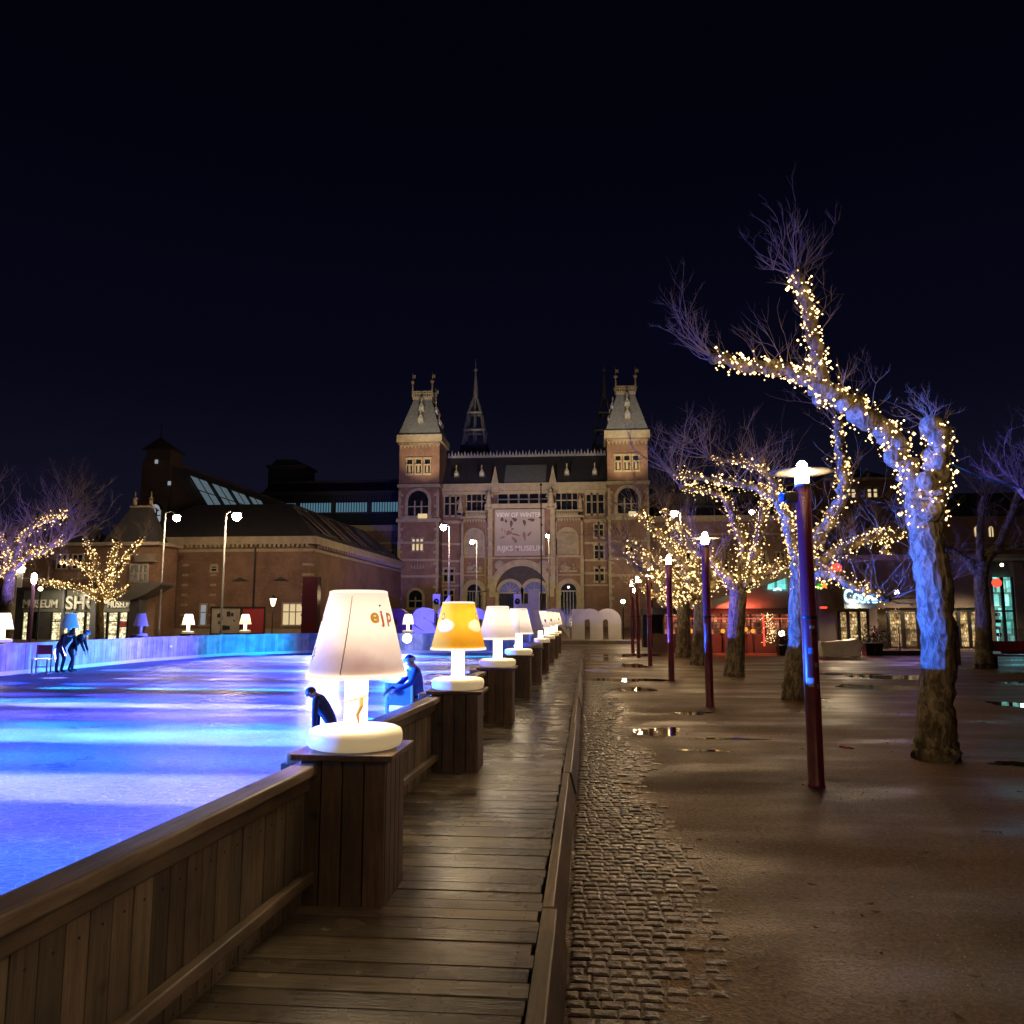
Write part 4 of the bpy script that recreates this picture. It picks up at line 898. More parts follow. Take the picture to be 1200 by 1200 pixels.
# ------------------------------------------------------------------ people
def person(name_lab, loc, rz, J, clothes, hat=None, hair=None, scale=1.0):
    """J: joint dict (x right, y back(away from where the person faces is +y), z up); faces -y before rotation"""
    t = thing('person', name_lab, 'person', loc, rz); t.scale = (scale,)*3
    vs = []; es = []; rsz = []; idx = {}
    def add(n, p, r): idx[n] = len(vs); vs.append(Vector(p)); rsz.append(r)
    for n, (p, r) in J['pts'].items(): add(n, p, r)
    for a, b in J['edges']: es.append((idx[a], idx[b]))
    for s in 'lr':                                     # palm and five fingers
        w = vs[idx['wrist_'+s]]; e = vs[idx['elbow_'+s]]; d = (w-e).normalized(); side = d.cross(Vector((0, 1, 0.2))).normalized(); nrm = side.cross(d).normalized()
        add('palm_'+s, w+d*0.07, 0.022); es.append((idx['wrist_'+s], idx['palm_'+s]))
        for k in range(4):
            o = (k-1.5)*0.02; L = (0.06, 0.072, 0.068, 0.052)[k]
            a1 = w+d*0.085+side*o; a2 = a1+d*L*0.55+nrm*0.008; a3 = a2+d*L*0.4+nrm*0.022
            for q, pt, r in (('a', a1, 0.0095), ('b', a2, 0.009), ('c', a3, 0.0075)): add('f%d%s%s' % (k, q, s), pt, r)
            es += [(idx['palm_'+s], idx['f%da%s' % (k, s)]), (idx['f%da%s' % (k, s)], idx['f%db%s' % (k, s)]), (idx['f%db%s' % (k, s)], idx['f%dc%s' % (k, s)])]
        m = 1 if s == 'r' else -1
        add('ta'+s, w+d*0.04+side*-0.034, 0.011); add('tb'+s, w+d*0.075+side*-0.052, 0.009); es += [(idx['wrist_'+s], idx['ta'+s]), (idx['ta'+s], idx['tb'+s])]
    me = bpy.data.meshes.new('body'); me.from_pydata(vs, es, []); o = bpy.data.objects.new('body', me); C.objects.link(o)
    sk_ = o.modifiers.new('skin', 'SKIN'); ss = o.modifiers.new('sub', 'SUBSURF'); ss.levels = 2; ss.render_levels = 2
    for i, r in enumerate(rsz): me.skin_vertices[0].data[i].radius = (r, r); me.skin_vertices[0].data[i].use_root = (i == idx['pelvis'])
    dg = bpy.context.evaluated_depsgraph_get(); m2 = bpy.data.meshes.new_from_object(o.evaluated_get(dg)); bpy.data.objects.remove(o)
    mats = ['skin', clothes, 'trousers', 'shoe']; m2.materials.clear()
    for q in mats: m2.materials.append(M[q])
    zone = {}
    for n in idx:
        if n.startswith(('palm', 'f', 'ta', 'tb')) or n in ('neck', 'head', 'chin'): zone[idx[n]] = 0
        elif n.startswith(('knee', 'ankle', 'hip')) or n == 'pelvis': zone[idx[n]] = 2
        elif n.startswith('toe'): zone[idx[n]] = 3
        else: zone[idx[n]] = 1
    for p in m2.polygons:
        c = p.center; i = min(range(len(vs)), key=lambda j: (vs[j]-c).length-rsz[j]*0.5); p.material_index = zone[i]; p.use_smooth = True
    m2.name = 'body'; b = bpy.data.objects.new('body', m2); C.objects.link(b); b.parent = t
    # head details: faces along J['face']
    h = Vector(J['pts']['head'][0]); r = J['pts']['head'][1]; f = Vector(J['face']).normalized(); up = Vector(J.get('hup', (0, 0, 1))); sd = f.cross(up).normalized(); up = sd.cross(f).normalized()
    fm = MB()
    fm.tube([h+f*r*0.85+up*r*0.15, h+f*r*1.18-up*r*0.1, h+f*r*0.9-up*r*0.22], [r*0.1, r*0.17, r*0.14], 8)
    for q in (-1, 1):
        fm.ball(h+sd*q*r*0.98-up*r*0.05, r*0.2, n=8)
    fm.build('face', 'skin', t, True)
    em = MB()
    for q in (-1, 1): em.ball(h+f*r*0.93+sd*q*r*0.36+up*r*0.1, r*0.12, n=8)
    em.build('eyes', 'eye', t, True)
    lm = MB(); lm.tube([h+f*r*0.88-up*r*0.5-sd*r*0.26, h+f*r*0.95-up*r*0.52, h+f*r*0.88-up*r*0.5+sd*r*0.26], [r*0.05, r*0.08, r*0.05], 6); lm.build('mouth', 'lip', t, True)
    def cap_(nm, mat, z_lo, k, mat2=None, pom=False):
        mb = MB(); prof = []; n = 8
        for j in range(n+1):
            a = z_lo+(PI/2-z_lo)*j/n; prof.append((max(r*k*math.cos(a), 1e-3), r*k*1.08*math.sin(a)))
        mb.lathe(prof, n=20, cap=False)
        if mat2:
            mb.lathe([(r*k*1.04*math.cos(z_lo), r*k*math.sin(z_lo)-0.012), (r*k*1.06, r*k*math.sin(z_lo)+0.012), (r*k*1.03, r*k*math.sin(z_lo)+0.035)], n=20, mi=1, cap=False)
        if pom: mb.ball((0, 0, r*k*1.15), 0.028, 1 if mat2 else 0, 10)
        o = mb.build(nm, [mat]+([mat2] if mat2 else []), t, True); rot = up.rotation_difference(Vector((0, 0, 1))).inverted()
        for v in o.data.vertices: v.co = (rot @ v.co)+h
    if hat: cap_('hat', hat, 0.15, 1.14, 'hat_stripe', False)
    if hair: cap_('hair', hair, -0.25, 1.1)
    return t
def body_joints(h, bend=0.0, arm=(0.5, -0.1), kneeb=0.0, stride=0.0):
    """bend: forward lean of the torso in radians; arms hang/reach to 'arm' = (forward, up) per unit"""
    hip = 0.5*h-0.06*kneeb*h; c, s = math.cos(bend), math.sin(bend); u = Vector((0, -s, c)); f = Vector((0, -c, -s))
    P = Vector((0, 0.02+0.05*bend, hip)); sp_ = P+u*0.13*h; ch = P+u*0.25*h; nk = P+u*0.335*h; hd = nk+(u*0.75+f*0.3)*0.078*h
    k = h/1.7; pts = {'pelvis': (P, 0.125*k), 'spine': (sp_, 0.125*k), 'chest': (ch, 0.14*k), 'neck': (nk, 0.055*k), 'chin': (nk+(u*0.6+f*0.45)*0.05*h, 0.07*k), 'head': (hd, 0.088*k)}
    ed = [('pelvis', 'spine'), ('spine', 'chest'), ('chest', 'neck'), ('neck', 'chin'), ('chin', 'head')]
    for q, sx in (('l', -1), ('r', 1)):
        hp = P+Vector((sx*0.055*h, 0, -0.03*h)); kn = Vector((sx*0.062*h, -0.04*h*kneeb-sx*stride*0.05*h, 0.27*h)); an = Vector((sx*0.065*h, 0.03*h*kneeb+sx*stride*0.05*h, 0.055*h)); to = an+Vector((sx*0.01*h, -0.1*h, -0.02*h))
        sh = ch+u*0.05*h+Vector((sx*0.115*h, 0, 0)); el = sh+Vector((sx*0.03*h, 0, 0))+(Vector((0, -1, 0))*arm[0]*0.6+Vector((0, 0, -1))*(1-0.5*arm[0]))*0.165*h; wr_ = el+(Vector((0, -1, 0))*arm[0]+Vector((0, 0, 1))*arm[1]+Vector((-sx*0.15, 0, 0))).normalized()*0.145*h
        pts.update({'hip_'+q: (hp, 0.088*k), 'knee_'+q: (kn, 0.058*k), 'ankle_'+q: (an, 0.045*k), 'toe_'+q: (to, 0.038*k), 'sho_'+q: (sh, 0.068*k), 'elbow_'+q: (el, 0.05*k), 'wrist_'+q: (wr_, 0.034*k)})
        ed += [('pelvis', 'hip_'+q), ('hip_'+q, 'knee_'+q), ('knee_'+q, 'ankle_'+q), ('ankle_'+q, 'toe_'+q), ('chest', 'sho_'+q), ('sho_'+q, 'elbow_'+q), ('elbow_'+q, 'wrist_'+q)]
    return dict(pts=pts, edges=ed, face=f*0.9-u*0.1*0, hup=u)
gp = ground(69, 789.5, 0.02); person('person in dark clothes bending forward beside the wooden skate chair', (gp.x, gp.y, 0.02), rad(75), body_joints(1.66, 0.75, (0.3, -0.8), 0.5, 0.3), 'clothes_dark', None, 'hair')
gp = ground(83, 788.5, 0.02); person('person in a dark jacket stooping next to the blue hoarding, back turned', (gp.x, gp.y, 0.02), rad(110), body_joints(1.6, 0.7, (0.3, -0.8), 0.5, -0.3), 'clothes_dark', 'hat', None)
ck = at(488, 800, 10.6); person('child in a bright blue jacket and striped hat beyond the fence', (ck.x, ck.y, 0.02), rad(-62), body_joints(1.32, 0.18, (0.6, -0.3), 0.2, 0.2), 'clothes_blue', 'hat', None)
cs = at(386, 840, 9.4); person('small skater in dark clothes crouching on the ice behind the big lamp', (cs.x, cs.y, 0.02), rad(-80), body_joints(1.12, 0.6, (0.05, -1.0), 0.9, 0.3), 'clothes_dark', None, 'hair')
def skate_chair(label, loc, rz, back):
    t = thing('skate_chair', label, 'chair', loc, rz, 'chairs pushed along by learners on the ice')
    for x in (-0.2, 0.2):
        MB().box(x-0.018, x+0.018, -0.2, -0.165, 0.03, 0.43).build('leg', 'rail_wood', t); MB().box(x-0.018, x+0.018, 0.165, 0.2, 0.03, 0.86).build('leg', 'rail_wood', t)
        MB().box(x-0.022, x+0.022, -0.27, 0.27, 0.0, 0.03).build('runner', 'steel', t)
    bev(MB().box(-0.23, 0.23, -0.22, 0.22, 0.431, 0.46).build('seat', 'white', t), 0.006)
    bev(MB().box(-0.181, 0.181, 0.168, 0.192, 0.58, 0.86).build('backrest', back, t), 0.006)
    MB().box(-0.18, 0.18, -0.012, 0.012, 0.2, 0.23).build('stretcher', 'rail_wood', t); return t
M['violet_board'] = plain('violet painted board', (0.06, 0.015, 0.05), 0.5, 0, 0.1, 3)
g = ground(48, 790, 0.02); skate_chair('skate chair with a dark red backrest beside the bending people', (g.x, g.y, 0.02), rad(18), 'red_panel')
g = at(458, 820, 10.4); skate_chair('skate chair with a purple backrest in front of the child in blue', (g.x, g.y, 0.02), rad(-24), 'violet_board')
M['iron_dark'] = plain('dark ironwork', (0.06, 0.06, 0.07), 0.5, 0.2, 0.2, 4.0)
M['banner'] = plain('banner cloth', (0.40, 0.34, 0.31), 0.7, 0, 0.12, 0.25)
M['banner_ink'] = plain('white banner lettering', (0.75, 0.72, 0.7), 0.7, 0, 0.03, 1)
M['banner_dark'] = plain('brown banner print', (0.09, 0.06, 0.05), 0.7, 0, 0.3, 3)
M['banner_mid'] = plain('rust banner print', (0.24, 0.14, 0.11), 0.7, 0, 0.25, 3)
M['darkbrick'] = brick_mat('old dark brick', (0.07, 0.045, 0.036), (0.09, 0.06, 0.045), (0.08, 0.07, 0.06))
M['shade_win'] = glow('dim lit glass', (0.5, 0.42, 0.3), .18)
M['signglass'] = plain('sign band glass', (0.14, 0.14, 0.12), 0.2, 0, 0.2, 1.0)
M['darkgrey'] = plain('grey column', (0.12, 0.12, 0.13), 0.6, 0, 0.15, 1)
M['sign_letter'] = plain('pale sign lettering', (0.6, 0.58, 0.5), 0.5, 0, 0.05, 1)
M['post_violet_light'] = plain('lacquer with violet light', (.35, .2, .6), .4, 0, .1, 3)  # violet light on the shop lamp pole put into its colour
M['flood_face'] = glow('floodlight face', (1, .9, .75), 6)
M['violet_glass'] = glow('violet lit fanlight', (0.3, 0.26, 0.6), 0.25)
M['pale_roof'] = glow('lit roof glass', (0.3, 0.42, 0.5), 0.28)
M['bulb2'] = glow('post lamp glass far', (1.0, 0.8, 0.5), 60.0)
# ------------------------------------------------------------------ the museum
MY = 130.0
def X(px, Y=MY, py=640): return fx(px, Y, py)
def Z(py, Y=MY, px=615): return fz(py, Y, px)
mus = thing('museum_building', 'great brick museum with two slate roofed towers and a big entrance arch', 'museum', (0, MY, 0))
def mb_part(mb, name, mats, parent=mus, smooth=False):
    mb.v = [(x, y-MY, z) for x, y, z in mb.v]; return mb.build(name, mats, parent, smooth)
def arch_poly(x0, x1, z0, zs, n=12, pointed=False):
    c = (x0+x1)/2; r = (x1-x0)/2; pts = [(x0, z0)]
    for i in range(n+1):
        a = PI-PI*i/n; pts.append((c+r*math.cos(a), zs+r*math.sin(a)*(1.25 if pointed else 1)))
    pts.append((x1, z0)); return pts
def arch_ring(mb, x0, x1, zs, w, y0, y1, mi=0, n=14):
    c = (x0+x1)/2; r = (x1-x0)/2
    for i in range(n):
        a, b = PI-PI*i/n, PI-PI*(i+1)/n; r0, r1 = r, r+w
        t = (1, 1, 1) if i % 2 else (0.85, 0.82, 0.8)
        q = [(c+r0*math.cos(a), zs+r0*math.sin(a)), (c+r0*math.cos(b), zs+r0*math.sin(b)), (c+r1*math.cos(b), zs+r1*math.sin(b)), (c+r1*math.cos(a), zs+r1*math.sin(a))]
        mb.prism(q, y0, y1, mi, t)
def window(x0, x1, z0, z1, y, parent, nx=2, glass='glass', arch=False, fw=0.22, sur=0.3, transom=0.62):
    """stone surround + recessed glass + bars, all as one window part (frame and pane below it)"""
    w = empty('window', parent)
    s = MB(); fr = MB(); g = MB()
    if arch:
        zs = z1-(x1-x0)/2
        arch_ring(s, x0, x1, zs, sur, y-0.22, y+0.02, 0)
        s.box(x0-sur, x0, y-0.2, y+0.02, z0, zs-0.004); s.box(x1, x1+sur, y-0.2, y+0.02, z0, zs-0.004); s.box(x0-sur-0.15, x1+sur+0.15, y-0.35, y+0.02, z0-0.35, z0-0.004)
        g.prism(arch_poly(x0, x1, z0, zs), y-0.06, y-0.03)
        zt = zs
    else:
        s.box(x0-sur, x0, y-0.2, y+0.02, z0, z1); s.box(x1, x1+sur, y-0.2, y+0.02, z0, z1); s.box(x0-sur-0.1, x1+sur+0.1, y-0.3, y+0.02, z0-0.3, z0-0.004); s.box(x0-sur-0.1, x1+sur+0.1, y-0.26, y+0.02, z1+0.004, z1+0.35)
        g.box(x0, x1, y-0.06, y-0.03, z0, z1); zt = z1
    for i in range(1, nx):
        x = x0+(x1-x0)*i/nx; fr.box(x-fw/2, x+fw/2, y-0.16, y-0.062, z0, zt)
    zz = z0+(zt-z0)*transom; fr.box(x0, x1, y-0.14, y-0.062, zz-0.09, zz+0.09)
    mb_part(s, 'surround', 'stone', w); mb_part(fr, 'frame', 'stone_dim', w); mb_part(g, 'pane', glass, w)
    return w
def dormer(x, y, z, h, parent, lit='stone'):
    d = empty('dormer', parent); m = MB(); w = h*0.3
    m.prism([(x-w, z), (x-w, z+h*0.45), (x-w*0.5, z+h*0.75), (x, z+h), (x+w*0.5, z+h*0.75), (x+w, z+h*0.45), (x+w, z)], y-0.8, y+1.2, 0)
    m.box(x-0.1, x+0.1, y-0.8, y-0.6, z+h, z+h*1.5)
    mb_part(m, 'dormer_front', lit, d)
    g = MB(); g.box(x-w*0.45, x+w*0.45, y-0.84, y-0.802, z+0.15, z+h*0.45); mb_part(g, 'pane', 'pale_win', d)
TWL = (X(471.5), X(518)); TWR = (X(712.5), X(759.5))
TY = MY-3.2                       # towers stand proud of the front
zE = Z(517); zR = Z(468); zB = 0
def tower(x0, x1, side):
    t = empty('tower', mus); w = x1-x0; y0, y1 = TY, TY+w
    b = MB(); b.box(x0, x1, y0, y1, zB, zE-0.4); mb_part(b, 'tower_wall', 'brick', t)
    for k, (py, ph, pr) in enumerate(((517, 0.95, 0.42), (571, 0.5, 0.22), (611, 0.6, 0.3), (637, 0.35, 0.12), (657, 0.35, 0.12), (676, 0.35, 0.12), (742, 1.8, 0.4))):
        z = Z(py); c = MB(); c.box(x0-pr, x1+pr, y0-pr, y1+pr, z-ph/2, z+ph/2+(0.2 if k == 0 else 0)); mb_part(c, 'cornice' if k == 0 else 'stone_band', 'stone', t)
    c = MB(); c.box(x0-.05, x1+.05, y0-.08, y0-.001, zE-1.0, zE-.7)
    n = 11                                         # corbel frieze
    for i in range(n):
        xx = x0+(i+0.5)*w/n; c.prism([(xx-0.2, zE-1.0), (xx+0.2, zE-1.0), (xx, zE-1.6)], y0-0.3, y0+0.01)
    mb_part(c, 'frieze', 'stone', t)
    for sd in (0, 1):                              # quoins
        c = MB(); xa = x0-.025 if sd == 0 else x1-.375; c.box(xa, xa+.4, y0-.03, y0+.2, 1.0, Z(577))
        for i in range(26):
            z = 1.5+i*0.92
            if z > Z(577): break
            l = 0.75 if i % 2 else 0.45; xa = x0 if sd == 0 else x1-l
            c.box(xa-0.03, xa+l+0.03, y0-0.06, y0+0.3, z, z+0.42)
        mb_part(c, 'quoins', 'stone', t)
    # triple belfry window
    for i in range(3):
        xa = x0+w*(0.2+0.22*i); window(xa, xa+w*0.13, Z(557), Z(541), y0, t, 1, 'glass', False, 0.1, 0.14, 0.6)
        col = MB(); col.tube([(xa+w*0.065, y0-0.3, Z(556)), (xa+w*0.065, y0-0.3, Z(548))], [0.24, 0.2], 8); col.box(xa-0.12, xa+w*0.13+0.12, y0-0.5, y0-0.1, Z(547.8), Z(546.5)); mb_part(col, 'colonnette', 'stone', t)
    window(x0+w*0.24, x0+w*0.74, Z(606), Z(577), y0, t, 3, 'glass', True, 0.24, 0.5)
    lamp = MB(); lamp.box(x0+w*0.5, x0+w*0.72, y0-0.5, y0-0.2, Z(609), Z(604)); mb_part(lamp, 'lit_sill_panel', 'warm_win', t)
    if side < 0:
        for i in range(3):
            xa = x0+w*(0.36+0.1*i); window(xa, xa+w*0.06, Z(646), Z(633), y0, t, 1, 'warm_win', False, .05, 0.1)
        ow = MB(); 
        for i in range(5): ow.prism([(x0+w*(0.33+0.07*i), Z(667)), (x0+w*(0.39+0.07*i), Z(667)), (x0+w*(0.36+0.07*i), Z(659+abs(i-2)*1.5))], y0-0.3, y0)
        mb_part(ow, 'carved_panel', 'stone', t)
        window(x0+w*0.3, x0+w*0.62, Z(712), Z(692), y0, t, 2, 'glass', True, 0.2, 0.4)
    else:
        window(x0+w*0.4, x0+w*0.6, Z(650), Z(635), y0, t, 2, 'glass', False, 0.1, 0.2)
    # roof
    r = MB(); e = 0.25; ti = w*0.27; m_ = (x0+x1)/2; ym = (y0+y1)/2
    zr0 = zE+0.75
    r.frustum((x0-e, x1+e, y0-e, y1+e), zr0, (x0-e+0.3, x1+e-0.3, y0-e+.3, y1+e-.3), zr0+0.25)
    r.frustum((x0-0.1, x1+0.1, y0-0.1, y1+0.1), zr0+0.25, (m_-w*0.225, m_+w*0.225, ym-w*0.225, ym+w*0.225), zR)
    mb_part(r, 'tower_roof', 'slate', t)
    cr = MB(); cx0, cx1, cy0, cy1 = m_-w*0.25, m_+w*0.25, ym-w*0.25, ym+w*0.25
    cr.box(cx0, cx1, cy0, cy1, zR+0.003, zR+0.5)
    zt = Z(458.5)
    for i in range(12):
        f = i/11
        for (xa, ya) in ((cx0+(cx1-cx0)*f, cy0+0.06), (cx0+(cx1-cx0)*f, cy1-0.06), (cx0+0.06, cy0+(cy1-cy0)*f), (cx1-0.06, cy0+(cy1-cy0)*f)):
            cr.box(xa-0.07, xa+0.07, ya-0.05, ya+0.05, zR+0.5, zt)
    for z in (zt-0.1, (zR+0.5+zt)/2): 
        cr.box(cx0, cx1, cy0, cy0+0.12, z, z+0.16); cr.box(cx0, cx1, cy1-0.12, cy1, z, z+0.16); cr.box(cx0, cx0+0.12, cy0+.12, cy1-.12, z, z+0.16); cr.box(cx1-0.12, cx1, cy0+.12, cy1-.12, z, z+0.16)
    mb_part(cr, 'roof_crest', 'stone', t)
    for xa, ya, hh in ((cx0, cy0, 437), (cx1, cy0, 437), (cx0, cy1, 449), (cx1, cy1, 449)):
        p = MB(); zz = Z(hh); p.tube([(xa, ya, zR+0.5), (xa, ya, zz-(zz-zR)*0.35)], [0.15, 0.13], 8); p.ball((xa, ya, zz-(zz-zR)*0.33), 0.34, n=10); p.tube([(xa, ya, zz-(zz-zR)*0.3), (xa, ya, zz)], [0.1, 0.03], 6); p.box(xa, xa+0.5, ya-.03, ya+.03, zz-0.9, zz-0.35)
        mb_part(p, 'finial', 'stone', t)
    for py in (498, 484):
        f = (Z(py)-zr0)/(zR-zr0); yy = y0+(ym-w*0.225-y0)*f
        dormer(m_+w*0.02, yy, Z(py), 1.5, t)
        dx = x1+(m_+w*0.225-x1)*f if side < 0 else x0+(m_-w*0.225-x0)*f
        dormer(dx, ym, Z(py), 1.4, t)
    return t
tower(*TWL, -1); tower(*TWR, 1)
BX_0, BX_1 = TWL[1], TWR[0]
zC = Z(571)
b = MB(); b.box(BX_0, BX_1, MY, MY+16, 0, zC-0.6); mb_part(b, 'main_wall', 'brick')
# attic storey, cornice, roof
c = MB(); c.box(BX_0+0.01, BX_1-0.01, MY-0.75, MY+0.01, zC-0.6, zC+0.6); c.box(BX_0+.01, BX_1-.01, MY-0.35, MY+.01, zC-1.1, zC-0.604)
for py, ph in ((611, .5), (637, .35), (657, .35), (672, .4), (686, .3)):
    for xa, xb in ((BX_0+.02, X(545)), (X(680), BX_1-.02)): c.box(xa, xb, MY-0.16, MY+.01, Z(py)-ph/2, Z(py)+ph/2)
mb_part(c, 'cornice', 'stone')
r = MB(); zRg = Z(529); zr0 = zC+0.6
r.frustum((BX_0, BX_1, MY-0.5, MY+17), zr0, (BX_0, BX_1, MY+4.6, MY+12), zRg); mb_part(r, 'main_roof', 'slate_dark')
cr = MB(); cr.box(BX_0, BX_1, MY+4.5, MY+4.8, zRg, zRg+0.35)
k = 0
while BX_0+k*0.55 < BX_1-0.2:
    xa = BX_0+k*0.55; cr.prism([(xa, zRg+.35), (xa+0.4, zRg+.35), (xa+0.2, zRg+(1.25 if k % 2 else 0.95))], MY+4.55, MY+4.75); k += 1
mb_part(cr, 'ridge_crest', 'iron')
def roof_y(z): return MY-0.5+5.1*(z-zr0)/(zRg-zr0)
sk_ = MB(); za, zb = Z(566), Z(541); ya, yb = roof_y(za)-0.12, roof_y(zb)-0.12
sk_._add([(X(591), ya, za), (X(640), ya, za), (X(640), yb, zb), (X(591), yb, zb), (X(591), ya+.3, za), (X(640), ya+.3, za), (X(640), yb+.3, zb), (X(591), yb+.3, zb)], [(0, 1, 2, 3), (0, 4, 5, 1), (3, 2, 6, 7), (0, 3, 7, 4), (1, 5, 6, 2)])
mb_part(sk_, 'roof_skylight', 'lead')
for px in (534, 564, 665, 698): dormer(X(px), roof_y(Z(557)), Z(557), 1.25, mus, 'stone')
for px in (580.5, 648.5):
    p = MB(); xx = X(px); p.frustum((xx-0.7, xx+0.7, MY-1.2, MY+0.2), Z(578), (xx-0.6, xx+.6, MY-1.1, MY+.1), Z(566)); p.frustum((xx-0.55, xx+0.55, MY-1.05, MY+0.05), Z(566)+.002, (xx-0.06, xx+0.06, MY-.56, MY-.44), Z(547)); mb_part(p, 'pinnacle', 'stone')
# attic windows between the cornice and the balustrade
for a, b_ in ((521, 526), (528, 533), (535, 540)): window(X(a), X(b_), Z(603), Z(581), MY, mus, 1, 'glass', False, .1, .18)
for a, b_ in ((688, 693), (695, 700), (702, 708)): window(X(a), X(b_), Z(603), Z(581), MY, mus, 1, 'glass', False, .1, .18)
for a, b_ in ((547, 558), (559, 570), (652, 664), (665, 677)): window(X(a), X(b_), Z(600), Z(579), MY, mus, 2, 'glass', False, .16, .12)
for a, b_ in ((584, 595), (597, 607), (609, 619), (621, 631), (633, 643)): window(X(a), X(b_), Z(595), Z(579), MY, mus, 1, 'glass', False, .16, .12)
for (a, b_) in ((697, 701), (703, 707)):
    for (q, w_) in ((630, 616), (655, 640), (681, 667)): window(X(a), X(b_), Z(q), Z(w_), MY, mus, 1, 'glass', False, .1, .2)
for (a, b_) in ((521, 525), (528, 532)):
    for (q, w_) in ((681, 667), (706, 692)): window(X(a), X(b_), Z(q), Z(w_), MY, mus, 1, 'glass', False, .1, .2)
# side bays
rr0 = random.Random(8)
SY = MY-1.0
for a, b_ in ((541, 573), (650, 684)):
    b = MB(); b.box(X(a), X(b_), SY, MY-0.005, 0, Z(607)); mb_part(b, 'side_bay_wall', 'brick')
    st = MB()
    st.box(X(a)-.1, X(b_)+.1, SY-0.35, MY-.003, Z(608), Z(605.5))
    st.box(X(a), X(b_), SY-0.14, SY, Z(654), Z(652)); st.box(X(a), X(b_), SY-0.14, SY, Z(675), Z(673.5))
    for x_ in (a, b_-4): st.box(X(x_), X(x_+4), SY-0.25, SY-.002, 0, Z(654)); st.box(X(x_)+.12, X(x_+4)-.12, SY-0.2, SY-.002, Z(653), Z(609))
    for i in range(10):
        xx = X(a)+(X(b_)-X(a))*(i+.5)/10; st.prism([(xx-.2, Z(609)), (xx+.2, Z(609)), (xx, Z(613))], SY-.2, SY)
    mb_part(st, 'bay_stonework', 'stone')
for a, b_ in ((546, 572), (651, 678)):                       # balustrade
    bl = MB(); xa, xb = X(a), X(b_); n = 12
    bl.box(xa, xb, SY-0.3, SY-0.05, Z(600.5), Z(599)); bl.box(xa, xb, SY-.3, SY-.05, Z(605.4), Z(604.6))
    for i in range(n): xx = xa+(xb-xa)*(i+.5)/n; bl.lathe([(0.1, 0), (0.15, .2), (0.08, .45), (0.12, .6)], (xx, SY-.17, Z(604.6)), 8)
    mb_part(bl, 'balustrade', 'stone')
for a, b_ in ((547, 567), (654, 676)):
    window(X(a), X(b_), Z(651), Z(621), SY, mus, 3, 'stone_dim', True, .15, .3)
for a, b_, lit in ((548, 566, 0), (656, 676, 1)):
    c_ = MB(); cx = (X(a)+X(b_))/2
    for i in range(16): c_.ball((cx+rr0.uniform(-1.1, 1.1), SY-.1, Z(668)+abs(rr0.gauss(0, .55))), rr0.uniform(.16, .34), n=8)
    c_.box(X(a), X(b_), SY-.12, SY, Z(671), Z(669)); mb_part(c_, 'carved_relief', 'stone')
    x0, x1 = X(a+1), X(b_-1); zs = Z(693); ar = MB(); arch_ring(ar, x0, x1, zs, 0.75, SY-0.3, SY+.02); ar.box(x0-.75, x0, SY-.28, SY+.02, 0, zs-.004); ar.box(x1, x1+.75, SY-.28, SY+.02, 0, zs-.004)
    ar.box(x0-.9, x0+.1, SY-.36, SY+.02, zs-.6, zs-.2); ar.box(x1-.1, x1+.9, SY-.36, SY+.02, zs-.6, zs-.2)
    mb_part(ar, 'passage_arch', 'stone'); g = MB(); g.prism(arch_poly(x0, x1, 0, zs), SY-.06, SY-.03); mb_part(g, 'passage_gate', 'glass')
    gr = MB()
    for i in range(1, 5): gr.box(x0+(x1-x0)*i/5-.05, x0+(x1-x0)*i/5+.05, SY-.12, SY-.07, 0, zs)
    gr.box(x0, x1, SY-.13, SY-.068, zs-.1, zs+.1); mb_part(gr, 'gate_bars', 'grey')
    if lit: q = MB(); q.ball(((x0+x1)/2, SY-.3, zs+.6), .16, n=8); mb_part(q, 'passage_lamp', 'lantern_glow')
# centre bay with the great arch
CY = MY-2.2; cx0, cx1 = X(572.5), X(651)
x0, x1 = X(583), X(642); zs = Z(694); zt = Z(598)
b = MB(); c_ = (x0+x1)/2; rr_ = (x1-x0)/2
poly = [(cx0, 0), (cx0, zt), (cx1, zt), (cx1, 0), (x1, 0)]+[(c_+rr_*math.cos(PI*i/16), zs+rr_*math.sin(PI*i/16)) for i in range(17)]+[(x0, 0)]
# wall above the arch as strips so that the arch stays open
b.box(cx0, x0, CY, MY-.005, 0, zt); b.box(x1, cx1, CY, MY-.005, 0, zt); b.box(x0, x1, CY, MY-.005, zs+rr_, zt)
for i in range(16):
    a0_, a1_ = PI-PI*i/16, PI-PI*(i+1)/16
    xa, xb = c_+rr_*math.cos(a0_), c_+rr_*math.cos(a1_); za, zb = zs+rr_*math.sin(a0_), zs+rr_*math.sin(a1_)
    b.prism([(xa, za), (xb, zb), (xb, zs+rr_), (xa, zs+rr_)], CY, MY-.005)
mb_part(b, 'centre_bay_wall', 'brick')
ar = MB(); arch_ring(ar, x0, x1, zs, 1.05, CY-.35, CY+.5, 0, 24); ar.box(x0-1.05, x0, CY-.3, CY+.3, zs-.8, zs-.004); ar.box(x1, x1+1.05, CY-.3, CY+.3, zs-.8, zs-.004)
mb_part(ar, 'great_arch', 'stone')
st = MB(); st.box(cx0-.3, cx1+.3, CY-.5, MY-.003, zt+.003, zt+.75); st.box(cx0, cx1, CY-.2, CY, Z(656), Z(654))
for px in (574, 646):
    st.box(X(px), X(px+5), CY-.3, CY-.002, Z(690), zt)
    for i in range(9): st.box(X(px)-.1, X(px+5)+.1, CY-.38, CY-.3, Z(690)+i*1.55, Z(690)+i*1.55+.35)
mb_part(st, 'centre_stonework', 'stone')
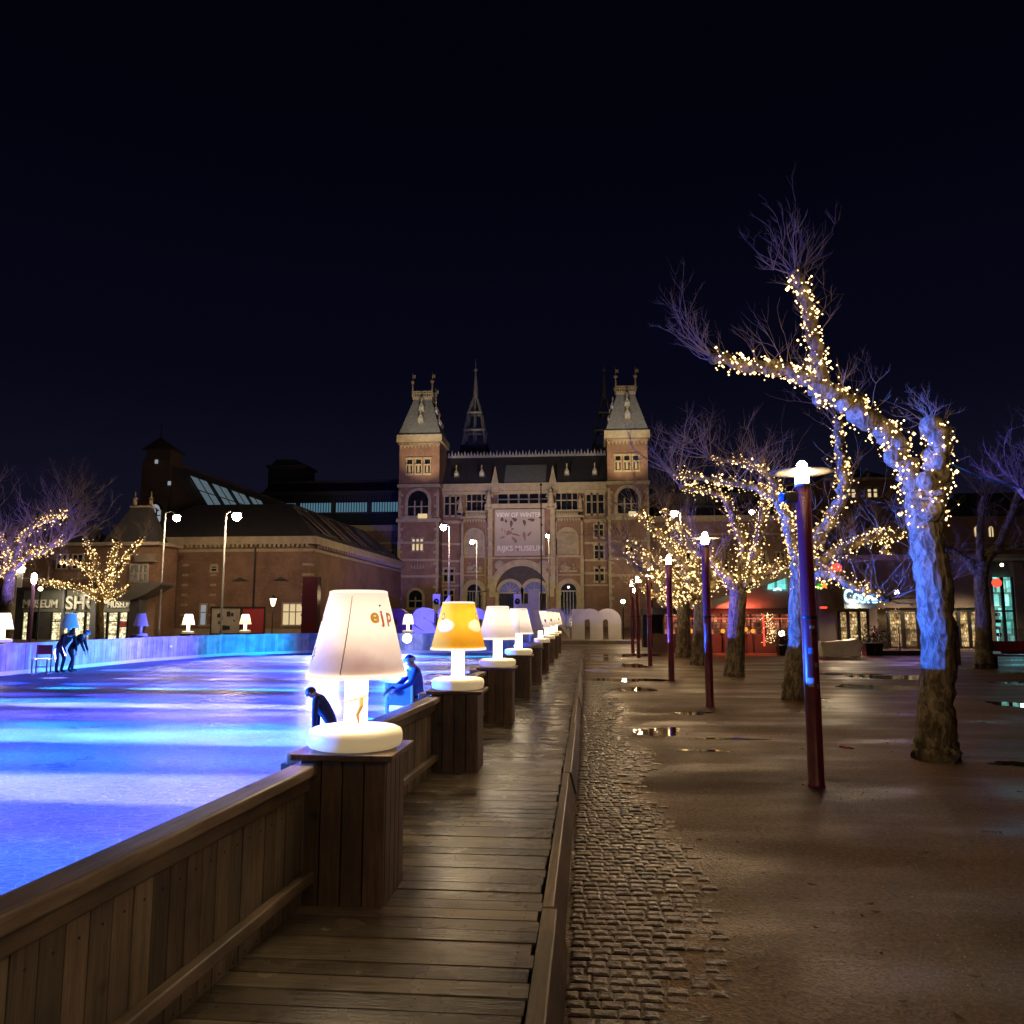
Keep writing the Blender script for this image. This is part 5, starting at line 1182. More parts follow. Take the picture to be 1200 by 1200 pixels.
for px in (587, 638):                                        # round medallions beside the arch
    q = MB(); q.tube([(X(px), CY-.22, Z(663)), (X(px), CY, Z(663))], [0.75, 0.8], 16); mb_part(q, 'medallion', 'stone_dim')
# inner pair of arches behind the great arch
IY = MY-1.3
ib = MB(); ib.box(x0-.2, x1+.2, IY+.3, IY+.4, 0, zs+rr_); mb_part(ib, 'passage_wall', 'darkwall')
for a, b_ in ((586, 611), (614, 640)):
    xa, xb = X(a), X(b_); z_ = Z(695); q = MB(); arch_ring(q, xa, xb, z_, 0.5, IY-.1, IY+.3); q.box(xa-.5, xa, IY-.1, IY+.3, 0, z_-.004); q.box(xb, xb+.5, IY-.1, IY+.3, 0, z_-.004); mb_part(q, 'inner_arch', 'stone')
    f = MB(); f.prism(arch_poly(xa, xb, z_+.1, z_+.1), IY+.2, IY+.25); mb_part(f, 'fanlight', 'violet_glass'); d = MB(); d.box(xa, xb, IY+.2, IY+.26, 0, z_); mb_part(d, 'gate', 'glass')
    fb = MB()
    for i in range(1, 6): an = PI*i/6; c0 = (xa+xb)/2; rq = (xb-xa)/2; fb.tube([(c0, IY+.12, z_+.15), (c0+rq*.95*math.cos(an), IY+.12, z_+.15+rq*.95*math.sin(an))], [.06, .05], 5)
    fb.box(xa, xb, IY+.08, IY+.16, z_-.1, z_+.14); mb_part(fb, 'fanlight_bars', 'stone_dim')
for px in (569, 583):                                        # pillars left of the gate
    q = MB(); q.box(X(px), X(px+3), CY-.8, CY-.4, 0, Z(697)); q.box(X(px)-.15, X(px+3)+.15, CY-.95, CY-.3, Z(697), Z(694.5)); mb_part(q, 'pillar', 'stone')
# statues
def statue(px, py0, py1, y, parent=mus):
    xx, z0, z1 = X(px), Z(py0), Z(py1); h = z1-z0; q = MB()
    q.box(xx-h*.2, xx+h*.2, y-h*.2, y+h*.2, z0-.4, z0); q.lathe([(h*.19, 0), (h*.17, h*.3), (h*.13, h*.5), (h*.16, h*.68), (h*.12, h*.78), (h*.05, h*.82), (h*.075, h*.88), (h*.07, h*.95), (h*.02, h)], (xx, y, z0), 12)
    q.tube([(xx-h*.15, y, z0+h*.74), (xx-h*.22, y-.1, z0+h*.55), (xx-h*.1, y-.3, z0+h*.5)], [h*.05, h*.045, h*.035], 6); q.tube([(xx+h*.15, y, z0+h*.74), (xx+h*.24, y-.1, z0+h*.6), (xx+h*.2, y-.2, z0+h*.85)], [h*.05, h*.045, h*.035], 6)
    mb_part(q, 'statue', 'stone', parent, True)
for px, a, b_, y in ((540, 598, 582, MY-.9), (574.5, 597, 577, CY-.2), (646.5, 597, 575, CY-.2), (680.5, 598, 582, MY-.9)): statue(px, a, b_, y)
# open iron spires behind the roof
def spire(px, dark):
    s_ = empty('roof_spire', mus); Y = 150.0; xx = fx(px, Y, 500); q = MB()
    lv = [(524, 19), (506, 15.5), (485, 10.5), (466, 2.6)]
    def ring(i): py, w = lv[i]; r = w*Y/F_PX; z = fz(py, Y, px); return [(xx+r*math.cos(PI/4+PI/2*k), Y+r*math.sin(PI/4+PI/2*k), z) for k in range(4)]
    rg = [ring(i) for i in range(4)]
    for i in range(3):
        for k in range(4):
            q.tube([rg[i][k], rg[i+1][k]], [.24, .2], 6)
            if i: q.tube([rg[i][k], rg[i][(k+1) % 4]], [.3, .3], 6)
            m0 = [(a+b)/2 for a, b in zip(rg[i][k], rg[i][(k+1) % 4])]; m1 = [(a+b)/2 for a, b in zip(rg[i+1][k], rg[i+1][(k+1) % 4])]; q.tube([m0, m1], [.1, .1], 5)
    for k in range(4): q.ball(rg[1][k], .45, n=8); q.ball(rg[2][k], .35, n=8)
    zt = fz(430, Y, px); q.tube([(xx, Y, rg[3][0][2]-.3), (xx, Y, rg[3][0][2]+2), (xx, Y, zt-1)], [.52, .42, .16], 8); q.ball((xx, Y, zt-.6), .4, n=8); q.tube([(xx, Y, zt-.4), (xx, Y, fz(421, Y, px))], [.1, .04], 6)
    q.tube([(xx, Y, rg[0][0][2]), (xx, Y, rg[3][0][2])], [.16, .12], 6)
    mb_part(q, 'spire_frame', 'iron_dark' if dark else 'iron', s_)
    base = MB(); r = 20*Y/F_PX; base.box(xx-r*.8, xx+r*.8, Y-r*.8, Y+r*.8, zRg-4, rg[0][0][2]); mb_part(base, 'spire_base', 'slate_dark', s_)
spire(557, False); spire(709, True)
# long wings with glazed clerestories on either side
def wing(pa, pb, eave, gl0, gl1, ridge, nwin, lit):
    Y = 140.0; w_ = empty('side_wing', mus); xa, xb = fx(pa, Y, 600), fx(pb, Y, 600)
    b = MB(); b.box(xa, xb, Y, Y+22, 0, fz(eave, Y)-.4); mb_part(b, 'wing_wall', 'brick', w_)
    c = MB(); c.box(xa-.2, xb, Y-.7, Y, fz(eave, Y)-.4, fz(eave, Y)+.6); c.box(xa, xb, Y-.15, Y, fz(eave+18, Y), fz(eave+16, Y)); mb_part(c, 'wing_cornice', 'stone', w_)
    z0, z1, z2, z3 = fz(eave, Y)+.6, fz(gl0, Y), fz(gl1, Y), fz(ridge, Y)
    r = MB(); r.frustum((xa, xb, Y-.4, Y+22), z0, (xa, xb, Y+2.5, Y+19), z1); r.box(xa, xb, Y+3.0, Y+18.5, z1, z2); r.frustum((xa, xb, Y+2.2, Y+19), z2, (xa, xb, Y+6, Y+15), z3); mb_part(r, 'wing_roof', 'slate_dark', w_)
    ce = MB(); ce.box(xa, xb, Y+1.9, Y+2.2, z2-.25, z2+.25); ce.box(xa, xb, Y+5.8, Y+6, z3, z3+.5); mb_part(ce, 'gutter', 'iron_dark', w_)
    for i in range(nwin):
        x0 = xa+(xb-xa)*(i+.06)/nwin; x1 = xa+(xb-xa)*(i+.94)/nwin; g = MB(); g.box(x0, x1, Y+2.92, Y+2.99, z1+.6, z2-1.6)
        p_ = mb_part(g, 'clerestory_pane', 'roof_win' if lit else 'glass', w_); f = MB(); n = 12
        for k in range(n+1): xx = x0+(x1-x0)*k/n; f.box(xx-.06, xx+.06, Y+2.8, Y+2.918, z1+.6, z2-.4)
        f.box(x0, x1, Y+2.78, Y+2.9, z2-1.75, z2-1.55); mb_part(f, 'glazing_bars', 'dark', p_)
    return w_
wing(300, 471, 618, 599, 572, 556, 4, True)
ch = MB(); ch.box(fx(311, 152), fx(354, 152), 152, 158, 16, fz(543, 152)); ch.box(fx(309, 152), fx(356, 152), 151.7, 158.3, fz(543, 152), fz(540, 152)); ch.frustum((fx(313, 152), fx(352, 152), 152.3, 157.7), fz(540, 152), (fx(318, 152), fx(340, 152), 153, 157), fz(532, 152)); mb_part(ch, 'roof_block', 'slate_dark')
wing(760, 1060, 611, 596, 580, 568, 6, False)
rw = MB(); Yb = 118.0; rw.box(fx(968, Yb), fx(1052, Yb), Yb, Yb+20, 0, fz(569, Yb)); mb_part(rw, 'end_pavilion_wall', 'brick')
rc_ = MB(); rc_.box(fx(966, Yb), fx(1054, Yb), Yb-.6, Yb+20.5, fz(569, Yb), fz(566, Yb)); mb_part(rc_, 'end_pavilion_cornice', 'stone')
rr2 = MB(); rr2.frustum((fx(968, Yb), fx(1052, Yb), Yb, Yb+20), fz(566, Yb), (fx(990, Yb), fx(1030, Yb), Yb+6, Yb+14), fz(548, Yb)); rr2.frustum((fx(1008, Yb), fx(1016, Yb), Yb+9, Yb+11), fz(548, Yb), (fx(1011.7, Yb), fx(1012.3, Yb), Yb+9.9, Yb+10.1), fz(535, Yb)); mb_part(rr2, 'end_pavilion_roof', 'slate_dark')
for px in (993, 1001, 1020, 1027): window(fx(px, Yb), fx(px+4, Yb), fz(588, Yb), fz(579, Yb), Yb, mus, 1, 'warm_win', False, .1, .2)
for k in range(7): window(fx(800+k*22, 140), fx(808+k*22, 140), fz(668, 140), fz(650, 140), 140.0, mus, 2, 'glass', False, .15, .25)
for k in range(5): window(fx(378+k*19, 140), fx(386+k*19, 140), fz(664, 140), fz(645, 140), 140.0, mus, 2, 'glass', False, .15, .25)
# banner hung over the entrance
bx0, bx1, bz0, bz1 = X(582.5), X(638.5), Z(652.5), Z(600)
ban = thing('museum_banner', 'huge square museum banner with dark figures hung over the great arch', 'banner', ((bx0+bx1)/2, CY-.45, bz0))
W_, H_ = bx1-bx0, bz1-bz0
MB().box(-W_/2, W_/2, 0, .06, 0, H_).build('cloth', 'banner', ban)
fr = MB()
for a in (-W_/2-.12, W_/2): fr.box(a, a+.12, -.05, .1, -.1, H_+.1)
fr.box(-W_/2, W_/2, -.05, .1, H_, H_+.12); fr.build('frame', 'stone', ban)
t1 = text_mesh('VIEW OF WINTER', 1.02, .02, 'lettering', 'banner_ink', ban, 0.015); t1.location = (-.15, -.03, H_-1.12)
t2 = text_mesh('RIJKS MUSEUM', 1.16, .02, 'lettering', 'banner_ink', ban, 0.02); t2.location = (.1, -.03, .78)
for o in (t1, t2):
    wd = max(v.co.x for v in o.data.vertices)-min(v.co.x for v in o.data.vertices); k = (W_*.93)/wd; o.scale = (k, 1, 1)
rr = random.Random(77)
def blobs(mat, lst):
    q = MB()
    for (u, v, a, b_, rt) in lst:
        n = 12; ph = rr.uniform(0, 6); pts = []
        for i in range(n):
            an = 2*PI*i/n; k = 1+.25*math.sin(2*an+ph)+.2*math.sin(3*an+2*ph); x, z = a*k*math.cos(an), b_*k*math.sin(an); pts.append((u*W_-W_/2+x*math.cos(rt)-z*math.sin(rt), v*H_+x*math.sin(rt)+z*math.cos(rt)))
        q.prism(pts, -.03-.004*rr.random(), -.002)
    q.build('printed_figures', mat, ban)
blobs('banner_dark', [(.14, .8, .3, .32, 0), (.22, .76, .15, .35, .3), (.33, .7, .2, .6, .1), (.4, .79, .4, .28, 0), (.6, .72, .2, .55, .4), (.75, .78, .5, .25, .1), (.35, .58, .18, .15, 0), (.93, .83, .22, .16, 0), (.95, .67, .22, .2, 0), (.83, .88, .15, .25, 0), (.14, .57, .06, .3, .2), (.2, .53, .06, .3, -.1)])
blobs('banner_mid', [(.28, .5, .4, .45, 0), (.42, .46, .55, .2, -.3), (.6, .43, .22, .75, 0), (.7, .47, .4, .22, .6), (.15, .4, .4, .15, .1), (.4, .34, .3, .5, .6)])

# ------------------------------------------------------------------ giant letters in front of the museum
LYd = 57.0
specs = [('I', 353, 371, 676, 0), ('a', 385, 421, 713, 0), ('m', 424, 480, 713, 0), ('s', 483, 510, 712, 1), ('t', 513, 534, 697, 1), ('e', 538, 572, 712, 1), ('r', 575, 596, 713, 1), ('d', 598, 632, 690, 1), ('a', 635, 667, 713, 1), ('m', 670, 728, 713, 1)]
lt = {'I': 'giant red letter I beginning the word row, hidden behind the scribbled lamp', 's': 'giant pale letter s washed blue beside the starry light', 't': 'giant pale letter t behind the yellow lamp', 'e': 'giant pale letter e above the yellow lamp', 'r': 'giant pale letter r behind the plain white lamps', 'd': 'giant pale letter d above the small far lamps'}
na = nm = 0
for ch_, a, b_, top, wht in specs:
    xa, xb = fx(a, LYd, 730), fx(b_, LYd, 730); z1 = fz(top, LYd, (a+b_)/2)
    if ch_ == 'a': lab = ('giant red letter a, second of the word row', 'giant pale letter a next to the last m')[na]; na += 1
    elif ch_ == 'm': lab = ('giant red letter m in the left half of the word row', 'giant pale letter m at the right end of the word row')[nm]; nm += 1
    else: lab = lt[ch_]
    o = text_mesh(ch_, 1.0, .5, 'giant_letter', 'letter_white' if wht else 'letter_red', None, 0.055)
    vs = o.data.vertices; mn = Vector([min(v.co[i] for v in vs) for i in range(3)]); mx = Vector([max(v.co[i] for v in vs) for i in range(3)])
    for v in vs:
        v.co = Vector(((v.co.x-mn.x)/(mx.x-mn.x)*(xb-xa), (v.co.y-mn.y)/(mx.y-mn.y)*0.75, (v.co.z-mn.z)/(mx.z-mn.z)*z1))
    o.location = (xa, LYd, 0.0); tag(o, lab, 'giant letter', 'giant letters spelling a slogan before the museum')
bn = MB(); xa = fx(640, 52); xb = fx(745, 52); bn.box(xa, xb, 52, 54.5, 0, fz(758, 52) if False else 0.22); o = bn.build('pond_edge', 'stone_dim'); o['kind'] = 'structure'
# white notice banners and poles in front of the museum
def notice(px, lab):
    Y = 70.0; p = at(px, 745, Y); t = thing('notice_banner', lab, 'banner', (p.x, Y, 0), 0, 'white notice banners at the museum gate')
    z0, z1 = fz(719, Y), fz(696, Y); w = 9*Y/F_PX/2
    MB().box(-w, w, -.03, .03, z0, z1).build('panel', 'white', t); MB().tube([(0, .06, 0), (0, .06, z1+.2)], [.05, .05], 8).build('pole', 'dark', t)
    q = MB(); q.tube([(math.cos(a/12*2*PI)*w*.5, -.05, (z0+z1)/2+.2+math.sin(a/12*2*PI)*w*.55) for a in range(13)], [.09]*13, 5); q.tube([(-.1, -.05, (z0+z1)/2+.2), (.15, -.05, (z0+z1)/2)], [.1, .1], 5); q.build('ring_mark', 'dark', t)
notice(511, 'white notice banner with a dark ring left of the yellow lamp top'); notice(606.5, 'white notice banner with a dark ring in front of the great arch')
def pole(px, ptop, Y, lab, mat='dark', r=.07, nm='flag_pole', cat='pole'):
    p = at(px, 700, Y); q = MB(); q.lathe([(r*1.5, 0), (r*1.5, .3), (r, .32), (r*.7, fz(ptop, Y, px))], (p.x, Y, 0), 10); q.ball((p.x, Y, fz(ptop, Y, px)), r*1.6, n=8); tag(q.build(nm, mat), lab, cat)
pole(634.5, 568, 66, 'tall thin dark flag pole in front of the banner')
def street_lamp(px, py, pole_px, ptop, Y, lab, r=.26, base_py=745):
    p = at(pole_px, 690, Y); h = at(px, py, Y); zt = fz(ptop, Y, pole_px); t = thing('street_lamp', lab, 'street lamp', (p.x, Y, 0), 0, 'tall street lamps with warm globes')
    MB().lathe([(.13, 0), (.12, .8), (.08, .85), (.06, zt)], (0, 0, 0), 10).build('pole', 'grey', t, True)
    a = Vector((0, 0, zt-.1)); b_ = Vector((h.x-p.x, 0, h.z+r+.05)); MB().tube([a, (a+b_)/2+Vector((0, 0, .15)), b_], [.05, .045, .04], 8).build('arm', 'grey', t, True)
    MB().lathe([(r*1.25, r*.7), (r*1.1, r*1.05), (.06, r*1.3)], (b_.x, 0, h.z), 14).build('hood', 'dark', t, True)
    g = MB(); g.ball((b_.x, 0, h.z), r, n=12); g.build('globe', 'street_globe', t, True)
street_lamp(207, 607, 189, 600, 56, 'tall street lamp left of the bright starry one, before the arched window', .26)
street_lamp(277.5, 605, 261, 601, 52, 'brightest tall street lamp before the brick wing', .3)
street_lamp(519.5, 618, 526, 616, 72, 'street lamp in front of the left museum tower', .28)
street_lamp(553.5, 635, 558.5, 634, 84, 'smaller street lamp left of the museum banner', .22)
street_lamp(641.5, 628, 643.5, 622, 90, 'small street lamp at the right edge of the museum banner', .18)
street_lamp(790, 602, 800, 600, 62, 'street lamp glowing above the cluster of sparkling trees', .26)
street_lamp(881, 600, 893, 599, 74, 'street lamp among the upper strings of lights', .22)
# ------------------------------------------------------------------ brick wing on the left
WY = 66.0; x0, x1 = fx(150, WY, 690), fx(364, WY, 690); Yb = 99.0
wg = thing('brick_wing', 'low brick wing with stone quoins and a glazed mansard roof left of the museum', 'building', (0, WY, 0))
def wp(mb, name, mat, parent=wg): mb.v = [(x, y-WY, z) for x, y, z in mb.v]; return mb.build(name, mat, parent)
zE2 = fz(634, WY, 300)
b = MB(); b.box(x0, x1, WY, Yb, 0, zE2-.3); wp(b, 'wall', 'brick2')
c = MB(); xm = fx(256, WY, 690)
c.box(x0-.4, x1+.45, WY-.45, Yb, zE2-.3, zE2+.35); 
z_ = fz(645, WY, 300); c.box(x0, x1+.12, WY-.12, Yb, z_-.12, z_+.12); c.box(x0, x1+.2, WY-.2, Yb, 0, .7)
for i in range(14):
    z = .9+i*.42
    if z > zE2-.8: break
    if i % 2 == 0:
        c.box(x1-.75, x1+.05, WY-.06, WY+.6, z, z+.2)
        for px in (252, 219): c.box(fx(px, WY)-.25, fx(px, WY)+.25, WY-.06, WY+.05, z, z+.2)
n = 40
for i in range(n): xx = x0+(x1-x0)*i/n; c.box(xx, xx+.22, WY-.44, WY-.1, zE2-.55, zE2-.302)
for i in range(40): yy = WY+1+(Yb-WY-2)*i/40; c.box(x1+.1, x1+.44, yy, yy+.3, zE2-.55, zE2-.302)
wp(c, 'stonework', 'stone')
r = MB(); zT = 11.9; r.frustum((x0-.3, x1+.3, WY-.3, Yb), zE2+.35, (x0+3, x1-3.6, WY+5, Yb-4), zT); wp(r, 'mansard_roof', 'slate_dark')
for (fa, fb) in ((.06, .2), (.27, .42), (.5, .64), (.72, .85)):     # roof glazing on the side slope
    q = MB(); za, zb = zE2+.9, zT-.5; H2 = zT-zE2-.35
    def sx_(z): return x1+.3-3.9*(z-zE2-.35)/H2+.08
    ya, yb = WY+1.5+(Yb-WY-5)*fa, WY+1.5+(Yb-WY-5)*fb
    q.quad((sx_(za), ya, za), (sx_(za), yb, za), (sx_(zb), yb, zb), (sx_(zb), ya, zb)); pn = wp(q, 'roof_window', 'glass_sheen')
    fb_ = MB(); 
    for p_, q_ in (((sx_(za), ya, za), (sx_(zb), ya, zb)), ((sx_(za), yb, za), (sx_(zb), yb, zb)), ((sx_(za), ya, za), (sx_(za), yb, za)), ((sx_(zb), ya, zb), (sx_(zb), yb, zb)), ((sx_(za), (ya+yb)/2, za), (sx_(zb), (ya+yb)/2, zb))): fb_.tube([p_, q_], [.1, .1], 4)
    wp(fb_, 'glazing_bars', 'dark', pn)
def wing_window(px, pw, a, b_, glass, Y=WY, nx=2, par=None):
    w = empty('window', par or wg); q = MB(); xa, xb, za, zb = fx(px, Y, 690), fx(px+pw, Y, 690), fz(b_, Y, px), fz(a, Y, px)
    for u in ((xa-.12, xa, za, zb), (xb, xb+.12, za, zb), (xa-.12, xb+.12, zb, zb+.14), (xa-.16, xb+.16, za-.14, za)): q.box(u[0], u[1], Y-.1, Y+.02, u[2], u[3])
    for i in range(1, nx): xx = xa+(xb-xa)*i/nx; q.box(xx-.04, xx+.04, Y-.08, Y-.032, za, zb)
    q.box(xa, xb, Y-.075, Y-.03, za+(zb-za)*.62-.04, za+(zb-za)*.62+.04)
    wp(q, 'frame', 'frame', w); g = MB(); g.box(xa, xb, Y-.03, Y-.01, za, zb); wp(g, 'pane', glass, w)
wing_window(193.5, 10, 709, 735, 'pale_win'); wing_window(237, 6, 709, 732, 'pale_win', nx=1); wing_window(333, 22, 708, 732, 'warm_win', nx=3)
wing_window(192, 5, 664, 668, 'glass', nx=1); wing_window(247, 6, 664, 669, 'glass', nx=1)
nv = MB()
for px in (275, 322): nv.prism([(fx(px, WY), fz(679, WY)), (fx(px+18, WY), fz(679, WY)), (fx(px+9, WY), fz(675, WY))], WY-.2, WY)
wp(nv, 'blind_lintels', 'darkwall')
dp = MB(); dp.tube([(fx(300, WY), WY-.12, .1), (fx(300, WY), WY-.12, zE2-.6)], [.07, .07], 8); wp(dp, 'drain_pipe', 'dark')
# poster panels before the wing
def poster(pa, pb, a, b_, Y, mat, lab, marks):
    xa, xb = fx(pa, Y, 720), fx(pb, Y, 720); za, zb = fz(b_, Y, pa), fz(a, Y, pa); t = thing('poster_panel', lab, 'poster', ((xa+xb)/2, Y, 0)); w = (xb-xa)/2
    q = MB(); 
    for u in (-w, w-.1): q.box(u, u+.1, -.06, .06, 0, zb)
    q.box(-w+.1, w-.1, -.06, .06, zb-.12, zb); q.box(-w+.1, w-.1, -.06, .06, za-.1, za); q.build('frame', 'dark', t)
    MB().box(-w+.1, w-.1, -.02, .02, za, zb-.12).build('sheet', mat, t)
    q = MB(); rr = random.Random(int(pa))
    for i in range(marks): 
        u, v = rr.uniform(-w+.2, w-.6), rr.uniform(za+.2, zb-.7); q.box(u, u+rr.uniform(.1, .35), -.032, -.022, v, v+rr.uniform(.1, .4))
    if marks: q.build('print', 'dark', t)
poster(247, 283, 711, 742, 60, 'grey_panel', 'grey poster panel with dark print in front of the brick wing', 9)
poster(283, 311, 711, 742, 59.6, 'red_panel', 'dark red poster panel beside the grey one, behind the cream lamp', 0)
# lantern on a post by the lit window
lp = at(320, 705, 58); t = thing('lantern_post', 'classical lantern on a post beside the lit wing window', 'lantern', (lp.x, 58, 0))
MB().lathe([(.12, 0), (.1, .5), (.05, .6), (.045, lp.z-.35)], n=10).build('pole', 'dark', t, True); MB().lathe([(.1, lp.z-.32), (.24, lp.z+.22)], n=6).build('lantern_glass', 'lantern_glow', t); MB().lathe([(.27, lp.z+.222), (.15, lp.z+.36), (.03, lp.z+.5)], n=6).build('lantern_cap', 'dark', t)
# ------------------------------------------------------------------ tall gabled hall behind
HY = 78.0; hall = thing('gabled_hall', 'dark tall gabled hall with lit roof windows and an arched lit window', 'building', (0, HY, 0))
def hp(mb, name, mat, parent=hall): mb.v = [(x, y-HY, z) for x, y, z in mb.v]; return mb.build(name, mat, parent)
H = lambda px, py: (fx(px, HY, py), fz(py, HY, px))
xr, zr = H(200, 545); xe, ze = H(250, 628); xl = 2*xr-xe
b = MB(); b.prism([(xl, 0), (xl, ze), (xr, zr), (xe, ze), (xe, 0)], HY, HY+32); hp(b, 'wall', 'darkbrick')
r = MB()
for (xa, za, xb, zb) in ((xr-.1, zr+.25, xe+.5, ze-.2), (xr+.1, zr+.25, xl-.5, ze-.2)): r._add([(xa, HY-.3, za), (xb, HY-.3, zb), (xb, HY+32, zb), (xa, HY+32, za), (xa, HY-.3, za+.3), (xb, HY-.3, zb+.3), (xb, HY+32, zb+.3), (xa, HY+32, za+.3)], [(4, 5, 6, 7), (0, 1, 5, 4), (1, 2, 6, 5), (2, 3, 7, 6), (3, 0, 4, 7)])
hp(r, 'roof', 'slate_dark')
tx0, _ = H(173, 520); tx1, _ = H(205, 520)
tt = MB(); tt.box(tx0, tx1, HY-.8, HY+2.2, 0, fz(541, HY, 190)); tt.frustum((tx0, tx1, HY-.8, HY+2.2), fz(541, HY), (tx0+.35, tx1-.2, HY-.4, HY+1.8), fz(520, HY)); tt.frustum((tx0-.1, tx1+.1, HY-.9, HY+2.3), fz(520, HY), (tx0+.9, tx0+1.2, HY+.5, HY+.8), fz(503, HY)); hp(tt, 'stair_turret', 'darkbrick')
fi = MB(); fi.tube([(tx0+1.05, HY+.65, fz(503, HY)), (tx0+1.05, HY+.65, fz(484, HY))], [.06, .03], 6); hp(fi, 'weather_vane', 'dark')
for k in range(4):
    fa, fb = .06+k*.155, .06+k*.155+.125; ya, yb = HY+32*fa, HY+32*fb; f0, f1 = .18, .62
    def rp(f, y): return (xr+(xe-xr)*f+.12, y, zr+(ze-zr)*f+.62)
    q = MB(); q.quad(rp(f1, ya), rp(f1, yb), rp(f0, yb), rp(f0, ya)); pn = hp(q, 'roof_window', 'pale_roof')
    fb_ = MB()
    for y in (ya, yb, (ya+yb)/2): fb_.tube([rp(f0, y), rp(f1, y)], [.08, .08], 4)
    for f in (f0, (f0+f1)/2, f1): fb_.tube([rp(f, ya), rp(f, yb)], [.07, .07], 4)
    hp(fb_, 'glazing_bars', 'dark', pn)
w = empty('window', hall); xa, xb = H(181, 600)[0], H(194, 600)[0]; g = MB(); g.prism(arch_poly(xa, xb, fz(612, HY), fz(594, HY)), HY-.95, HY-.9); hp(g, 'pane', 'pale_win', w)
f = MB(); arch_ring(f, xa, xb, fz(594, HY), .2, HY-1.1, HY-.8, 0)
for k in (1, 2): xx = xa+(xb-xa)*k/3; f.box(xx-.06, xx+.06, HY-1.05, HY-.96, fz(612, HY), fz(592, HY))
for k in range(5): f.ball((xa+(xb-xa)*(.2+.15*k), HY-1.0, fz(592-abs(k-2)*-1.2, HY)), .1, n=6)
f.box(xa, xb, HY-1.05, HY-.96, fz(601, HY), fz(600, HY)); hp(f, 'frame', 'dark', w)
for px, py in ((189, 543), (204, 568)): 
    q = MB(); xx, zz = H(px, py); q.box(xx-.15, xx+.15, HY-.99, HY-.9, zz-.2, zz+.2); hp(q, 'small_window', 'pale_win')
# ------------------------------------------------------------------ museum shop at the far left
SY = 58.0; shop = thing('museum_shop', 'museum shop with glazed front, SHOP lettering and a dark roofed house above', 'shop', (0, SY, 0))
def shp(mb, name, mat, parent=shop, smooth=False): mb.v = [(x, y-SY, z) for x, y, z in mb.v]; return mb.build(name, mat, parent, smooth)
S = lambda px, py=700: fx(px, SY, py); SZ = lambda py, px=100: fz(py, SY, px)
b = MB(); b.box(S(-60), S(166), SY+2, SY+5, 0, SZ(637)); shp(b, 'house_wall', 'brick2')
c = MB(); c.box(S(-60)-.3, S(166)+.3, SY+1.6, SY+5.3, SZ(637), SZ(633)); shp(c, 'cornice', 'stone_dim')
r = MB(); r.frustum((S(-60), S(85), SY+2, SY+5), SZ(633), (S(-40), S(70), SY+3, SY+4), SZ(610)); r.frustum((S(98), S(158), SY+1.9, SY+4.6), SZ(633), (S(121), S(143), SY+3.0, SY+3.7), SZ(589)); shp(r, 'mansard_roof', 'slate_dark')
k = MB(); k.box(S(120), S(144), SY+2.9, SY+3.8, SZ(589), SZ(587)); shp(k, 'roof_crest', 'stone')
for px in (122, 142): q = MB(); q.lathe([(.16, 0), (.14, .5), (.2, .6), (.06, .8), (.03, 1.2)], (S(px), SY+3.4, SZ(587)), 8); shp(q, 'finial', 'stone')
for px in (45, 64): 
    w = empty('window', shop); q = MB(); xa, xb, za, zb = S(px), S(px+11), SZ(664), SZ(648)
    for u in ((xa-.1, xa, za, zb), (xb, xb+.1, za, zb), (xa-.1, xb+.1, zb, zb+.1), (xa-.1, xb+.1, za-.1, za), ((xa+xb)/2-.05, (xa+xb)/2+.05, za, zb)): q.box(u[0], u[1], SY+1.86, SY+2.02, u[2], u[3])
    shp(q, 'frame', 'frame', w); g = MB(); g.box(xa, xb, SY+1.92, SY+1.98, za, zb); shp(g, 'pane', 'glass', w)
w = empty('window', shop); q = MB(); xa, xb, za, zb = S(134), S(155), SZ(681), SZ(660)
for i in range(5): q.box(xa+(xb-xa)*i/4-.05, xa+(xb-xa)*i/4+.05, SY+1.84, SY+2.02, za, zb)
for z in (za, (za+zb)/2, zb): q.box(xa, xb, SY+1.86, SY+2.0, z-.05, z+.05)
shp(q, 'frame', 'frame', w); g = MB(); g.box(xa, xb, SY+1.92, SY+1.98, za, zb); shp(g, 'pane', 'shade_win', w)
pb_ = MB(); pb_.box(S(140), S(165), SY+1.7, SY+1.99, SZ(657), SZ(647)); shp(pb_, 'light_panel', 'plaster')
# glazed shop front
b = MB(); b.box(S(-60), S(172), SY-.1, SY+2, SZ(692), SZ(688)); b.box(S(-60), S(28), SY, SY+1.9, 0, SZ(692)); b.box(S(44), S(61), SY+.1, SY+1.9, 0, SZ(717)); shp(b, 'shop_front_frame', 'darkwall')
b = MB(); b.box(S(28), S(172), SY+.02, SY+.06, SZ(717), SZ(692)); shp(b, 'sign_glass', 'signglass')
for a, b_ in ((28, 35), (62, 75), (76, 88), (89, 101), (102, 111), (121, 127), (128, 140), (141, 151), (152, 166)):
    g = MB(); g.box(S(a), S(b_), SY+.1, SY+.14, 0, SZ(718)); pn = shp(g, 'shop_window', 'shop_in'); f = MB()
    for xx in (S(a), S(b_)): f.box(xx-.06, xx+.06, SY-.02, SY+.098, 0, SZ(717))
    if a in (62, 128): f.box(S(a)+.06, S(b_)-.06, SY+.0, SY+.09, SZ(729), SZ(728))
    shp(f, 'mullions', 'dark', pn)
q = MB(); q.box(S(142.5), S(149.5), SY+.03, SY+.06, SZ(735), SZ(728)); shp(q, 'door_poster', 'red_panel')
for px in (77, 115.5): 
    q = MB(); q.box(S(px)-.08, S(px)+.08, SY-.3, SY-.14, 0, SZ(690)); 
    if px > 100: q.box(S(111.5), S(120.5), SY-.5, SY-.31, 0, SZ(695))
    shp(q, 'column', 'darkgrey')
